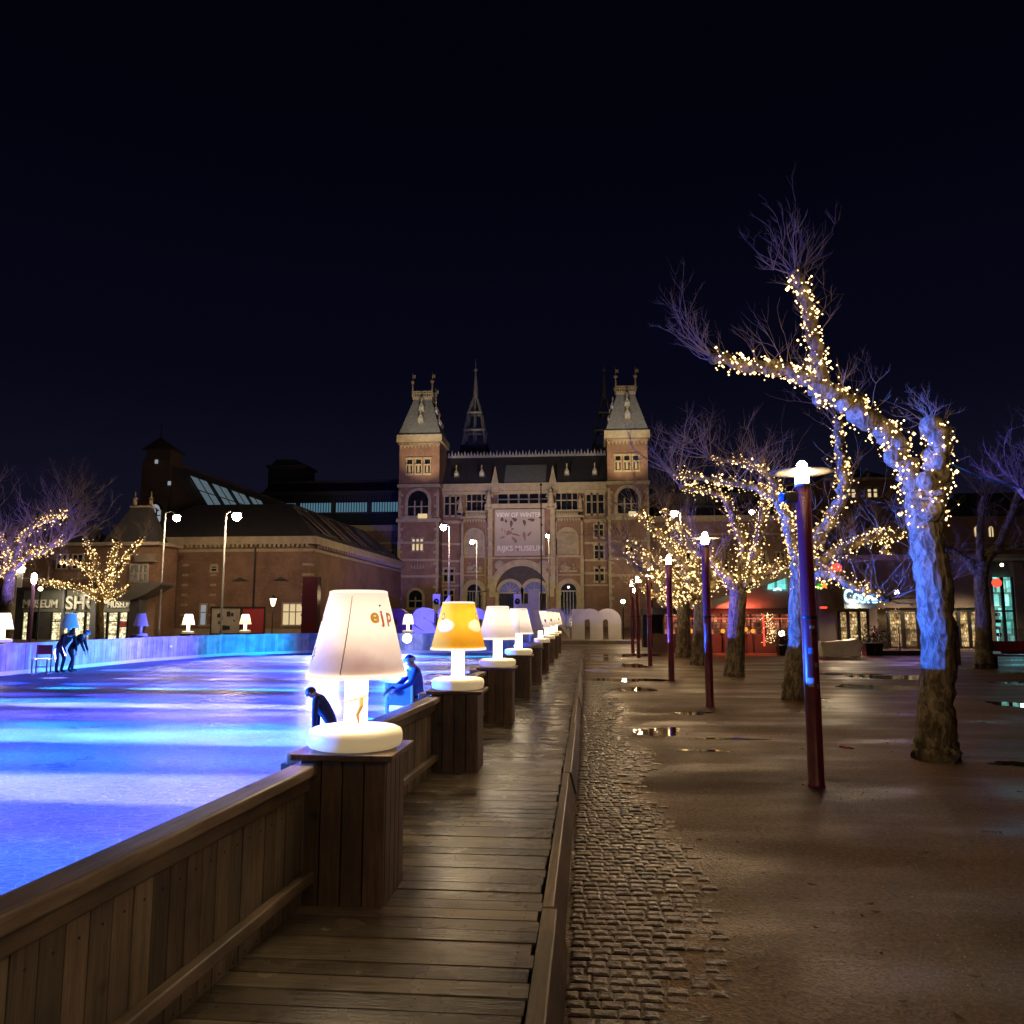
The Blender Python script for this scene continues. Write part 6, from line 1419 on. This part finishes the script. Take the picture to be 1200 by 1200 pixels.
tx = text_mesh('MUSEUM', .85, .08, 'sign_lettering', 'sign_letter', shop, .015); tx.location = (S(49), -.12, SZ(712)); tx.scale = (.85, 1, 1)
tx = text_mesh('SHOP', 1.25, .1, 'sign_lettering', 'sign_letter2', None, .03) if False else text_mesh('SHOP', 1.35, .1, 'sign_lettering', 'sign_letter', shop, .03); tx.location = (S(104), -.14, SZ(713.5))
tx = text_mesh('MUSEUM', .7, .08, 'sign_lettering', 'sign_letter', shop, .01); tx.location = (S(142), -.12, SZ(712)); tx.scale = (.7, 1, 1)
q = MB(); q.box(S(128), S(143), SY-1.5, SY-.7, SZ(700), SZ(698.4)); shp(q, 'canopy_lamp', 'ceiling_light')
# swooping dark canopy
cn = thing('shop_canopy', 'dark upswept canopy at the right end of the museum shop', 'canopy', (S(160), SY, 0)); q = MB()
pl = [(S(130), SZ(690)), (S(160), SZ(688)), (S(190), SZ(685)), (S(213), SZ(684.5)), (S(212), SZ(687.5)), (S(195), SZ(698)), (S(180), SZ(704)), (S(165), SZ(706)), (S(140), SZ(696))]
q.prism([(x-S(160), z) for x, z in pl], -3, -1.0); q.build('canopy_roof', 'grey', cn)
q = MB(); q.box(S(175)-S(160), S(186)-S(160), -2.6, -1.6, 0, SZ(703)); q.build('support_pier', 'darkgrey', cn)
# violet lit post lamp, lit board and globes near the shop
g = ground(39.5, 752); Yp = 49.0
lv = at(40, 677, Yp); t = thing('shop_lamp_post', 'violet lit lamp post in front of the museum shop', 'lamp post', (lv.x, Yp, 0))
MB().lathe([(.11, 0), (.1, lv.z-.35)], n=12).build('pole', 'post_violet_light', t, True); q = MB(); q.lathe([(.12, lv.z-.349), (.16, lv.z-.1), (.14, lv.z+.2), (.04, lv.z+.3)], n=12); q.build('lamp_glass', 'bulb2', t, True)
MB().lathe([(.16, lv.z-.05), (.6, lv.z-.03), (.6, lv.z), (.16, lv.z)], n=20, closed=True).build('reflector_disc', 'disc', t)
l2 = at(47.5, 690, 56); t = thing('wall_lamp', 'small warm globe lamp right of the violet lamp post', 'lamp', (l2.x, 56, 0)); q = MB(); q.ball((0, 0, l2.z), .16, n=10); q.build('globe', 'lantern_glow', t, True); MB().lathe([(.06, 0), (.05, l2.z-.15)], n=8).build('pole', 'dark', t)
l3 = at(20, 668, 53); t = thing('light_board', 'bright white floodlight board on a mast beside the left tree', 'floodlight', (l3.x, 53, 0)); MB().box(-.55, .5, -.1, .1, l3.z-.15, l3.z+.22).build('lamp_face', 'flood_face', t); MB().lathe([(.08, 0), (.07, l3.z-.15)], n=8).build('mast', 'grey', t); MB().box(-.1, .35, .12, .16, l3.z-1.2, l3.z-.2).build('panel', 'white', t)
M['sign_back'] = plain('sign back panel', (.1, .14, .18), .4, 0, .1, 1)
# ------------------------------------------------------------------ cafe and shops on the right
KY = 40.0
cafe = thing('cafe_pavilion', 'low glazed cafe pavilion with red tube lights and slanting pale awnings', 'cafe', (0, KY, 0))
def kp(mb, name, mat, parent=cafe, Y0=KY): mb.v = [(x, y-Y0, z) for x, y, z in mb.v]; return mb.build(name, mat, parent)
K = lambda px, Y=KY: fx(px, Y, 740); KZ = lambda py, px=860, Y=KY: fz(py, Y, px)
b = MB(); b.box(K(765), K(936), KY, KY+.25, 0, KZ(743)); b.box(K(765), K(936), KY-.3, KY+8, KZ(720), KZ(712)); b.box(K(765), K(980), KY+7, KY+8, 0, KZ(712)); kp(b, 'parapet', 'darkwall')
for i in range(9):
    a = K(778)+(K(932)-K(778))*i/9; b_ = K(778)+(K(932)-K(778))*(i+1)/9
    g = MB(); g.box(a, b_, KY+.1, KY+.13, KZ(743), KZ(720)); pn = kp(g, 'window', 'cafe_in'); f = MB(); f.box(a-.04, a+.04, KY+.0, KY+.098, KZ(743), KZ(720)); kp(f, 'mullion', 'dark', pn)
q = MB(); q.box(K(790), K(932), KY-.1, KY-.04, KZ(725.5), KZ(724.3)); kp(q, 'red_tube', 'red_glow_dim')
q = MB(); q.box(K(894), K(895.6), KY-.1, KY-.04, KZ(757), KZ(716)); q.box(K(894), K(930), KY-.16, KY-.1, KZ(716.5), KZ(715)); kp(q, 'entrance_tube', 'red_glow')
for (pa, pb, a0, a1, b0) in ((775, 832, 703, 690, 712), (834, 930, 706, 676, 712)):
    q = MB(); q._add([(K(pa), KY-1.2, KZ(b0)), (K(pb), KY-1.2, KZ(b0)), (K(pb), KY+2.5, KZ(a1)), (K(pa), KY+2.5, KZ(a0))], [(0, 1, 2, 3)]); q._add([(K(pa), KY-1.2, KZ(b0)-.05), (K(pb), KY-1.2, KZ(b0)-.05), (K(pb), KY+2.5, KZ(a1)-.05), (K(pa), KY+2.5, KZ(a0)-.05)], [(0, 1, 2, 3)]); kp(q, 'awning', 'canvas')
q = MB(); q.prism([(K(905), KZ(706)), (K(931), KZ(706)), (K(931), KZ(676)), (K(908), KZ(684))], KY+1.0, KY+1.08); kp(q, 'lit_sign_board', 'teal_in')
tx = text_mesh('Co', .62, .04, 'sign_lettering', 'sign_glow', cafe, .02); tx.location = (K(922), .9, KZ(699))
fl = thing('fairy_light_curtain', 'curtain of tiny warm lights left of the cafe entrance', 'string lights', (K(900), KY-.4, 0), 0, 'fairy light strings on the shop fronts'); rr = random.Random(4); q = MB()
for i in range(110): q.octa((rr.gauss(0, .16), rr.uniform(-.1, .1), rr.uniform(.5, 1.9)), .02)
o = q.build('bulbs', 'fairy', fl); o['kind'] = 'stuff'
q = MB(); 
for x in (-.15, 0, .15): q.tube([(x, 0, .4), (x+.02, 0, 1.2), (x, 0, 2.0)], [.006]*3, 4)
q.build('wire', 'wire', fl)
hl = thing('lantern', 'warm glowing lantern by the cafe entrance', 'lantern', (K(912), KY-.7, 0)); q = MB(); q.ball((0, 0, KZ(742)), .15, n=10); q.build('globe', 'lantern_glow', hl, True); MB().box(-.14, .14, -.14, .14, 0, KZ(742)-.12).build('stand', 'dark', hl)
rr = random.Random(9)
for i, px in enumerate((806, 826, 842, 868, 876)):
    p = at(px, 739-(i % 2)*2, KY+1.2); t = thing('table_light', ('red glowing table light in the left part of the cafe', 'red glowing table light left of the second lamp post', 'red glowing table light right of the second lamp post', 'orange table light behind the thick mottled trunk', 'orange table light near the cafe entrance')[i], 'table light', (p.x, p.y, 0), 0, 'glowing table lights inside the cafe'); q = MB(); q.ball((0, -1.3, p.z), .11, n=8); q.build('globe', 'orange_glow', t, True); MB().lathe([(.2, 0), (.03, .05), (.03, p.z-.1)], (0, -1.3, 0), 8).build('stand', 'dark', t)
# shop row
RY = 46.0; row = thing('shop_building', 'row of shops with brown pillars, a lit Cobra sign and a teal lit end window', 'shop', (0, RY, 0))
def rp_(mb, name, mat, parent=row): return kp(mb, name, mat, parent, RY)
Q = lambda px: fx(px, RY, 720); QZ = lambda py, px=1060: fz(py, RY, px)
b = MB(); b.box(Q(936), Q(1290), RY+1.2, RY+12, QZ(712), QZ(655)); b.box(Q(936), Q(1290), RY+3, RY+12, 0, QZ(712)); b.box(Q(936), Q(1290), RY-1.2, RY+12.5, QZ(657), QZ(652)); rp_(b, 'upper_wall', 'plaster')
for a, b_ in ((963, 984), (1024, 1034), (1108, 1120), (1158, 1174), (1200, 1212)): q = MB(); q.box(Q(a), Q(b_), RY+.75, RY+1.4, 0, QZ(658)); rp_(q, 'pillar', 'plaster')
q = MB(); q.box(Q(988), Q(1026), RY-.25, RY-.1, QZ(713), QZ(686)); rp_(q, 'sign_board', 'sign_back')
tx = text_mesh('Cobra', 1.02, .06, 'sign_lettering', 'sign_glow', row, .035); tx.location = (Q(1007), -.35, QZ(706)); tx.scale = (.66, 1, 1)
for a, b_, m in ((989, 999, 'warm_in'), (1000, 1012, 'warm_in'), (1013, 1023, 'warm_in'), (1048, 1064, 'warm_in'), (1066, 1082, 'warm_in'), (1120, 1131, 'warm_in'), (1132, 1144, 'warm_in'), (1145, 1157, 'warm_in'), (1174, 1186, 'teal_in'), (1187, 1199, 'teal_in'), (1213, 1240, 'warm_in')):
    g = MB(); teal = m == 'teal_in'; g.box(Q(a), Q(b_), RY+1.0, RY+1.04, .1, QZ(676 if teal else 716)); pn = rp_(g, 'shop_window', m); f = MB(); f.box(Q(a)-.06, Q(a)+.06, RY+.85, RY+.99, 0, QZ(676 if teal else 716)); f.box(Q(b_)-.05, Q(b_)+.05, RY+.86, RY+.98, 0, QZ(676 if teal else 716)); f.box(Q(a)+.06, Q(b_)-.05, RY+.87, RY+.985, QZ(717), QZ(715)); rp_(f, 'mullions', 'dark', pn)
q = MB(); q.box(Q(958), Q(966), RY-.6, RY-.5, QZ(713), QZ(711)); rp_(q, 'red_tube', 'red_glow')
for a, b_ in ((1176, 1184),):
    for k in range(4): q = MB(); q.box(Q(a), Q(b_)-.05, RY+.94, RY+.99, QZ(722+k*8), QZ(718+k*8)); rp_(q, 'poster_strip', ('white', 'dark', 'white', 'dark')[k])
# hanging ornaments
def ornament(px, py, Y, mat, lab, star=False, r=.16):
    p = at(px, py, Y); t = thing('hanging_ornament', lab, 'ornament', tuple(p), 0, 'coloured ornaments hanging by the shops'); q = MB()
    if star: q.prism([((r if k % 2 == 0 else r*.45)*math.cos(PI/2+PI*k/5), (r if k % 2 == 0 else r*.45)*math.sin(PI/2+PI*k/5)) for k in range(10)], -.05, .05)
    else: q.ball((0, 0, 0), r, n=12)
    q.build('shell', mat, t, not star); MB().tube([(0, 0, r), (0, 0, r+.8)], [.008, .008], 4).build('cord', 'wire', t)
ornament(980, 666, 41, 'red_glow', 'large red glowing ornament under the tree lights', False, .26); ornament(966, 662, 41.3, 'red_glow_dim', 'smaller red ornament left of the large red one'); ornament(959, 664, 41.2, 'green_glow', 'green ornament at the upper edge of the nearest post'); ornament(959.5, 687, 41, 'green_glow', 'lower green ornament beside the orange star'); ornament(966, 686, 41.1, 'orange_glow', 'orange star shaped ornament below the red ones', True, .2); ornament(1168, 683, 38, 'red_glow', 'red glowing ornament beside the teal window', False, .2)
# things on the terrace
def block_seat(px, py, Y, w, lab, mat='tarp'):
    p = ground(px, py); t = thing('covered_bench', lab, 'bench', (p.x, p.y, 0)); q = MB(); n = 14; 
    prof = [(-.5, .05), (-.52, .55), (-.56, .95), (-.4, .86), (-.1, .92), (.2, .98), (.32, 1.05), (.44, .98), (.5, .7), (.42, .5), (.4, .05)]
    q.prism([(x*w, z*.75) for x, z in prof], -.4, .4); o = q.build('tarpaulin', mat, t); bev(o, .05, 3)
    for x in (-.4, .3): MB().box(x*w-.05, x*w+.05, -.3, .3, 0, .06).build('foot', 'dark', t)
block_seat(986, 770, 0, 1.75, 'white tarpaulin covered bench in front of the shop pillar')
def planter(px, py, lab, s=1.0):
    p = ground(px, py); t = thing('planter', lab, 'planter', (p.x, p.y, 0)); MB().frustum((-.3*s, .3*s, -.3*s, .3*s), 0, (-.36*s, .36*s, -.36*s, .36*s), .5*s).build('pot', 'dark', t); q = MB(); rr = random.Random(int(px))
    for i in range(260):
        c = Vector((rr.gauss(0, .3), rr.gauss(0, .3), .75+rr.gauss(0, .24)))*s; d = Vector((rr.gauss(0, 1), rr.gauss(0, 1), rr.gauss(.3, 1))).normalized()*.13*s; e = d.orthogonal().normalized()*.04*s; q.quad(c, c+d*.5+e, c+d, c+d*.5-e)
    q.build('foliage', 'plant', t)
planter(1022, 768, 'dark bushy planter at the left end of the glass barrier', 1.1); planter(920, 768, 'dark planter beside the cafe entrance lights', .9)
def barrier(pa, pb, py, lab):
    a, b_ = ground(pa, py), ground(pb, py); t = thing('glass_barrier', lab, 'barrier', (a.x, a.y, 0)); L = b_.x-a.x; n = max(2, int(L/1.1))
    for i in range(n+1): MB().lathe([(.035, 0), (.035, 1.25)], (L*i/n, 0, 0), 8).build('post', 'steel', t, True)
    for i in range(n): MB().box(L*i/n+.05, L*(i+1)/n-.05, -.01, .01, .25, 1.2).build('pane', 'barrier_glass', t)
    MB().box(0, L, -.04, .04, 0, .22).build('plinth', 'darkwall', t)
def bglass():
    m, nt, b = newmat('barrier glass'); b.inputs['Base Color'].default_value = (.35, .34, .33, 1); b.inputs['Roughness'].default_value = .12; t = N(nt, 'ShaderNodeBsdfTransparent'); mx = nt.nodes.new('ShaderNodeMixShader'); mx.inputs[0].default_value = .35; nt.links.new(t.outputs[0], mx.inputs[1]); nt.links.new(b.outputs[0], mx.inputs[2]); nt.links.new(mx.outputs[0], nt.nodes['Material Output'].inputs['Surface']); return m
M['barrier_glass'] = bglass(); M['sign_back'] = plain('sign back panel', (.1, .14, .18), .4, 0, .1, 1)
barrier(1026, 1082, 768, 'glass terrace barrier with steel posts left of the big tree'); barrier(1174, 1240, 768, 'glass terrace barrier in front of the teal window')
for px, py, mat, lab in ((1123, 779, 'steel', 'steel bollard with a blue gleam right of the big tree'),):
    p = ground(px, py); t = thing('bollard', lab, 'bollard', (p.x, p.y, 0)); MB().lathe([(.1, 0), (.1, 1.35), (.07, 1.4)], n=16).build('post', mat, t, True); q = MB(); q.ball((-.2, 0, 1.6), .13, n=12); q.tube([(-.2, 0, 0), (-.2, 0, 1.5)], [.05, .05], 8); q.build('ball_post', mat, t, True)
p = ground(1190, 783); t = thing('red_bench', 'dark red bench at the right picture edge', 'bench', (p.x, p.y, 0)); bev(MB().box(-.9, .9, -.25, .25, .4, .47).build('seat', 'red_panel', t), .01); 
for x in (-.7, .7): MB().box(x-.05, x+.05, -.2, .2, 0, .399).build('leg', 'dark', t)
bev(MB().box(-.9, .9, .22, .26, .55, .9).build('backrest', 'red_panel', t), .01)
for x in (-.7, .7): MB().box(x-.03, x+.03, .261, .3, .3, .88).build('backrest_post', 'dark', t)
# distant dark building with two lit windows behind the right trees
DY = 90.0; far = thing('brick_house', 'dark tall house with two lit upper windows behind the bare tree', 'house', (0, DY, 0)); D = lambda px: fx(px, DY, 640)
def fp_(mb, name, mat, parent=far): return kp(mb, name, mat, parent, DY)
b = MB(); b.box(D(1066), D(1260), DY, DY+14, 0, fz(605, DY, 1150)); fp_(b, 'wall', 'brick2'); r = MB(); r.frustum((D(1064), D(1262), DY-.3, DY+14), fz(605, DY, 1150), (D(1090), D(1240), DY+5, DY+9), fz(570, DY, 1150)); fp_(r, 'roof', 'slate_dark')
q = MB(); q.box(D(1064), D(1262), DY-.3, DY, fz(645, DY, 1150), fz(643, DY, 1150)); q.box(D(1064), D(1262), DY-.2, DY, fz(637, DY, 1150), fz(636, DY, 1150)); fp_(q, 'stone_band', 'stone_dim')
for px in (1143, 1160):
    w = empty('window', far); xa, xb = D(px), D(px+5); g = MB(); g.prism(arch_poly(xa, xb, fz(629, DY, 1150), fz(620, DY, 1150), 8, True), DY-.06, DY-.02); fp_(g, 'pane', 'warm_win', w); f = MB(); f.box((xa+xb)/2-.05, (xa+xb)/2+.05, DY-.1, DY-.062, fz(629, DY, 1150), fz(618, DY, 1150)); fp_(f, 'frame', 'dark', w)
l = at(1174, 662, 44); t = thing('wall_lamp', 'small white wall lamp high above the teal window', 'lamp', tuple(l)); q = MB(); q.ball((0, 0, 0), .09, n=8); q.build('globe', 'lantern_glow', t, True); MB().box(-.03, .03, 0, .8, .08, .12).build('bracket', 'dark', t)
l = at(1051, 694, 43.5); s6 = l; t = thing('tree_spotlight', 'dazzling violet spotlight in the tree by the shop barrier', 'spotlight', tuple(l)); q = MB(); q.ball((0, 0, 0), .13, n=10); q.build('lens', 'violet_led', t, True); MB().tube([(0, .1, 0), (0, .35, .02)], [.15, .1], 10).build('housing', 'dark', t)
# classic small lamps in the avenue at the far end
for k, (px, py, Y) in enumerate(((742, 692, 55), (730, 705, 60), (763, 668, 50))):
    l = at(px, py, Y); t = thing('avenue_lamp', ('small far lamp just left of the thinnest lamp post', 'lowest far lamp near the right end of the letters', 'far lamp seen over the fourth lamp post')[k], 'lamp', (l.x, Y, 0), 0, 'small lamps at the far end of the avenue'); q = MB(); q.ball((0, 0, l.z), .14, n=8); q.build('globe', 'street_globe', t, True); MB().lathe([(.06, 0), (.05, l.z-.12)], n=8).build('pole', 'dark', t)

# ------------------------------------------------------------------ light
w = bpy.data.worlds.new('World'); sc.world = w; w.use_nodes = True; nt = w.node_tree; bg = nt.nodes['Background']
sky = nt.nodes.new('ShaderNodeTexSky'); sky.sky_type = 'NISHITA'; sky.sun_disc = False; sky.sun_elevation = rad(-7.0); sky.sun_rotation = rad(200); sky.altitude = 0
mx = nt.nodes.new('ShaderNodeMix'); mx.data_type = 'RGBA'; mx.blend_type = 'ADD'; mx.inputs[0].default_value = 1.0
nt.links.new(sky.outputs[0], mx.inputs[6])
tc = nt.nodes.new('ShaderNodeTexCoord'); sx = nt.nodes.new('ShaderNodeSeparateXYZ'); nt.links.new(tc.outputs['Generated'], sx.inputs[0])
sr = ramp(nt, sx.outputs[2], [(0.0, (0.011, 0.0095, 0.018)), (0.12, (0.0055, 0.005, 0.0135)), (0.3, (0.0018, 0.0019, 0.0072)), (0.6, (0.0007, 0.0007, 0.0032))])
sr.color_ramp.interpolation = 'EASE'
sc10 = nt.nodes.new('ShaderNodeVectorMath'); sc10.operation = 'SCALE'; sc10.inputs['Scale'].default_value = 10.0; nt.links.new(sr.outputs['Color'], sc10.inputs[0])
nt.links.new(sc10.outputs[0], mx.inputs[7]); nt.links.new(mx.outputs[2], bg.inputs['Color']); bg.inputs['Strength'].default_value = 0.1
sl = bpy.data.lights.new('sun', 'SUN'); sl.energy = 0.006; sl.angle = rad(0.5); sl.color = (1.0, 0.95, 0.88); so = bpy.data.objects.new('sun', sl); C.objects.link(so); so.rotation_euler = (rad(60), 0, rad(-20))
WARM = (1.0, 0.74, 0.45)
# coloured spotlights on the rink fences: they rake the ice, the far planks and everything beyond the boardwalk
BL, CY_, VI, PU = (0.01, 0.12, 1.0), (0.02, 0.5, 1.0), (0.12, 0.1, 1.0), (0.55, 0.42, 1.0)
def beam(x, y, z, tx, ty, tz, col, p, size, blend=0.8, fo='Linear'): spot('rink_spot', (x, y, z), (tx, ty, tz), col, p, size, blend, .08, fo)
for (y, col, p) in ((8.8, BL, 1.0), (16.0, BL, 1.0), (23.4, VI, 1.0), (30, BL, 1.0)):
    spot('rink_spot', (-16.95, y, .52), (0, y, 1.5), col, 130000*p, 24, .6, .06)
    spot('rink_spot', (-16.95, y+1.5, .55), (4, y+1.5, 4.8), (.06, .1, 1.0), 24000, 34, .9, .06)
# raking bands over the ice
band_px = [(768, CY_, 2.5, 2.2), (775, (.16, .22, 1), 2.2, 3.6), (786, (.1, .16, 1), 2.2, 3.2), (796, PU, 2.2, 1.5), (803, BL, 2.6, 2.2), (808, CY_, 2.8, 1.7), (816, VI, 2.2, 2.4), (828, PU, 3.2, 2.6), (841, VI, 2.6, 4), (852, (.02, .32, 1), 2.6, 3), (864, (0.2, .5, 1), 3.0, 4.2), (884, BL, 1.5, 5), (902, BL, 1.3, 5), (926, PU, 1.9, 4.0), (955, VI, 1.2, 6), (1010, (0.08, 0.12, 1.0), 1.2, 13), (1100, (.04, .22, 1.0), 1.4, 18)]
for py, col, p, s in band_px:
    wm = 2*10.5*math.tan(rad(s*1.1)); gy_ = ground(160, py).y
    xs = [-15.0, -12.6, -10.0, -7.2, -4.2] if gy_ < 30 else [-14.6, -11.5, -8.0, -4.4]
    for k, xt in enumerate(xs):
        sx0 = -16.95 if gy_ < 30 else -15.6
        d = math.hypot(xt-sx0, 2.0); sz = min(math.degrees(2*math.atan(wm*.5/d)), 70 if d < 4 else (30 if d < 7 else 19))
        spot('rink_spot', (sx0, gy_, 2.0), (xt, gy_, 0), col, 1500*p*(3.2 if py < 795 else 1.9 if py < 812 else 1)*d*d/121*(.8 if d < 4 else 1), sz, .55, .05, 'Linear')
spot('rink_spot', (-9.0, 37.9, 1.9), (-12, 25, 0), (.04, .16, 1.0), 6000, 80, .9, .1)  # pair of wide blue fill spots added to brighten the far ice
spot('rink_spot', (-12.2, 37.5, 1.9), (-13.5, 22, 0), (.16, .14, 1.0), 16000, 80, .9, .1)
# from the boardwalk side back on to the left hoarding
for (y, col, p) in ((14, VI, 1), (19.5, VI, 1.0), (24.5, (0.0, .26, 1), 1.0), (29.0, (.1, .12, 1), 1.0), (34, (0.0, .28, .95), .7)):
    spot('rink_spot', (-2.0, y, .6), (-17, y+1.5, .45), col, 30000*p, 24, .8, .06)
spot('rink_spot', (-7, 20, .6), (-8, 38.4, .5), (.03, .1, 1), 6000, 50, .8, .06)
# the dazzling one at the far end: washes the letters and the foot of the left tower
spot('rink_spot', (s4.x+.1, 40.6, 1.3), (fx(512, 75), 75, 4.0), (0.05, 0.05, 1.0), 60000, 32, .9, .1)
spot('rink_spot', (s4.x, 37.6, .95), (s4.x+1.5, 20, .0), (0.12, 0.16, 1.0), 3500, 110, .9, .1)
point('tree_spot', (s6.x-.0, s6.y-.3, s6.z), (.45, .25, 1.0), 110, .1)
ul = at(22, 742, 44); spot('tree_uplight', ul, at(20, 600, 47.5), (.22, .16, 1.0), 6000, 70, .8, .1)
# museum floodlights on the ground and on the lower roofs
FK = 0.2
def flood(px, Y, z, tpx, tpy, tY, p, size, col=WARM): spot('floodlight', (fx(px, Y), Y, z), (fx(tpx, tY), tY, fz(tpy, tY, tpx)), (col[0], .5*col[1]+.4, .6*col[2]+.17), p*FK, size, .7, .3)
flood(490, 116, 20, 497, 522, TY, 40000, 50, (1, .72, .4)); flood(738, 116, 20, 736, 522, TY, 40000, 50, (1, .72, .4))
flood(488, 98, .6, 496, 590, TY, 30000, 55, (1, .66, .5)); flood(742, 98, .6, 736, 590, TY, 44000, 55, (1, .7, .42))
flood(560, 98, .6, 560, 640, MY, 27000, 70, (1, .66, .52)); flood(668, 98, .6, 668, 640, MY, 44000, 70, (1, .7, .42)); flood(612, 95, .6, 612, 600, MY, 30000, 65, (1, .68, .5))
flood(612, 104, 18, 612, 548, MY+3, 34000, 62, (.9, .7, .8))
flood(497, 104, 24, 497, 490, TY+2, 40000, 22, (.9, .9, .95)); flood(737, 104, 24, 737, 490, TY+2, 40000, 22, (.9, .9, .95))
flood(850, 118, 1.0, 850, 640, 140, 26000, 95, (1, .7, .45)); flood(410, 120, 1, 400, 640, 140, 3500, 90, (.5, .4, 1))
for (lp, lr) in pA:                        # warmth that the fairy lights throw on the bark
    for i in range(2, len(lp), 5):
        point('fairy_glow', lp[i]+Vector((R.uniform(-.1, .1), -lr[i]-.13, R.uniform(-.08, .12))), (1, .62, .25), .5, .08)
for pp in (pB, pC, pD, pE, pF, pL, pM):
    for (lp, lr) in pp:
        for i in (len(lp)//3, 2*len(lp)//3): point('fairy_glow', lp[i]+Vector((0, -lr[i]-.25, 0)), (1, .62, .25), 4.0 if pp in (pB, pC) else 6.0, .15)
# red glow under the cafe roof, warm shop light, teal window spill
spot('cafe_light', (K(860), KY-2.0, 2.3), (K(860), KY+1, .6), (1, .12, .06), 800, 140, .9, .3)
spot('cafe_light', (K(960), RY-3.5, 2.6), (K(985), RY-5, 0), (1, .1, .1), 600, 120, .9, .2)
spot('cafe_light', (Q(1060), RY-1.5, 2.8), (Q(1060), RY-4, 0), (.6, .35, 1), 200, 140, .9, .3)
for px in (1000, 1065, 1135): spot('shop_light', (Q(px), RY-.6, 2.6), (Q(px), RY+.8, .2), WARM, 260, 150, .9, .2)
spot('shop_light', (Q(1186), RY-.6, 3.0), (Q(1186), RY-3.5, 0), (.25, .9, 1), 300, 130, .9, .2)
spot('shop_light', (Q(985), RY-.5, 3.0), (fx(985, 36), 36, .5), WARM, 900, 60, .9, .2)
for px in (80, 135): spot('shop_light', (S(px), SY-2.2, 3.2), (S(px), SY+.2, 1.2), (1, .85, .6), 300, 150, .9, .2)

# ------------------------------------------------------------------ render settings
sc.view_settings.view_transform = 'Standard'; sc.view_settings.look = 'None'; sc.view_settings.exposure = 0; sc.view_settings.gamma = 1
cy = sc.cycles; cy.use_denoising = True; cy.max_bounces = 6; cy.diffuse_bounces = 3; cy.glossy_bounces = 3; cy.transmission_bounces = 4; cy.transparent_max_bounces = 6
cy.sample_clamp_indirect = 2.0; cy.sample_clamp_direct = 0; cy.caustics_reflective = False; cy.caustics_refractive = False; cy.use_light_tree = True
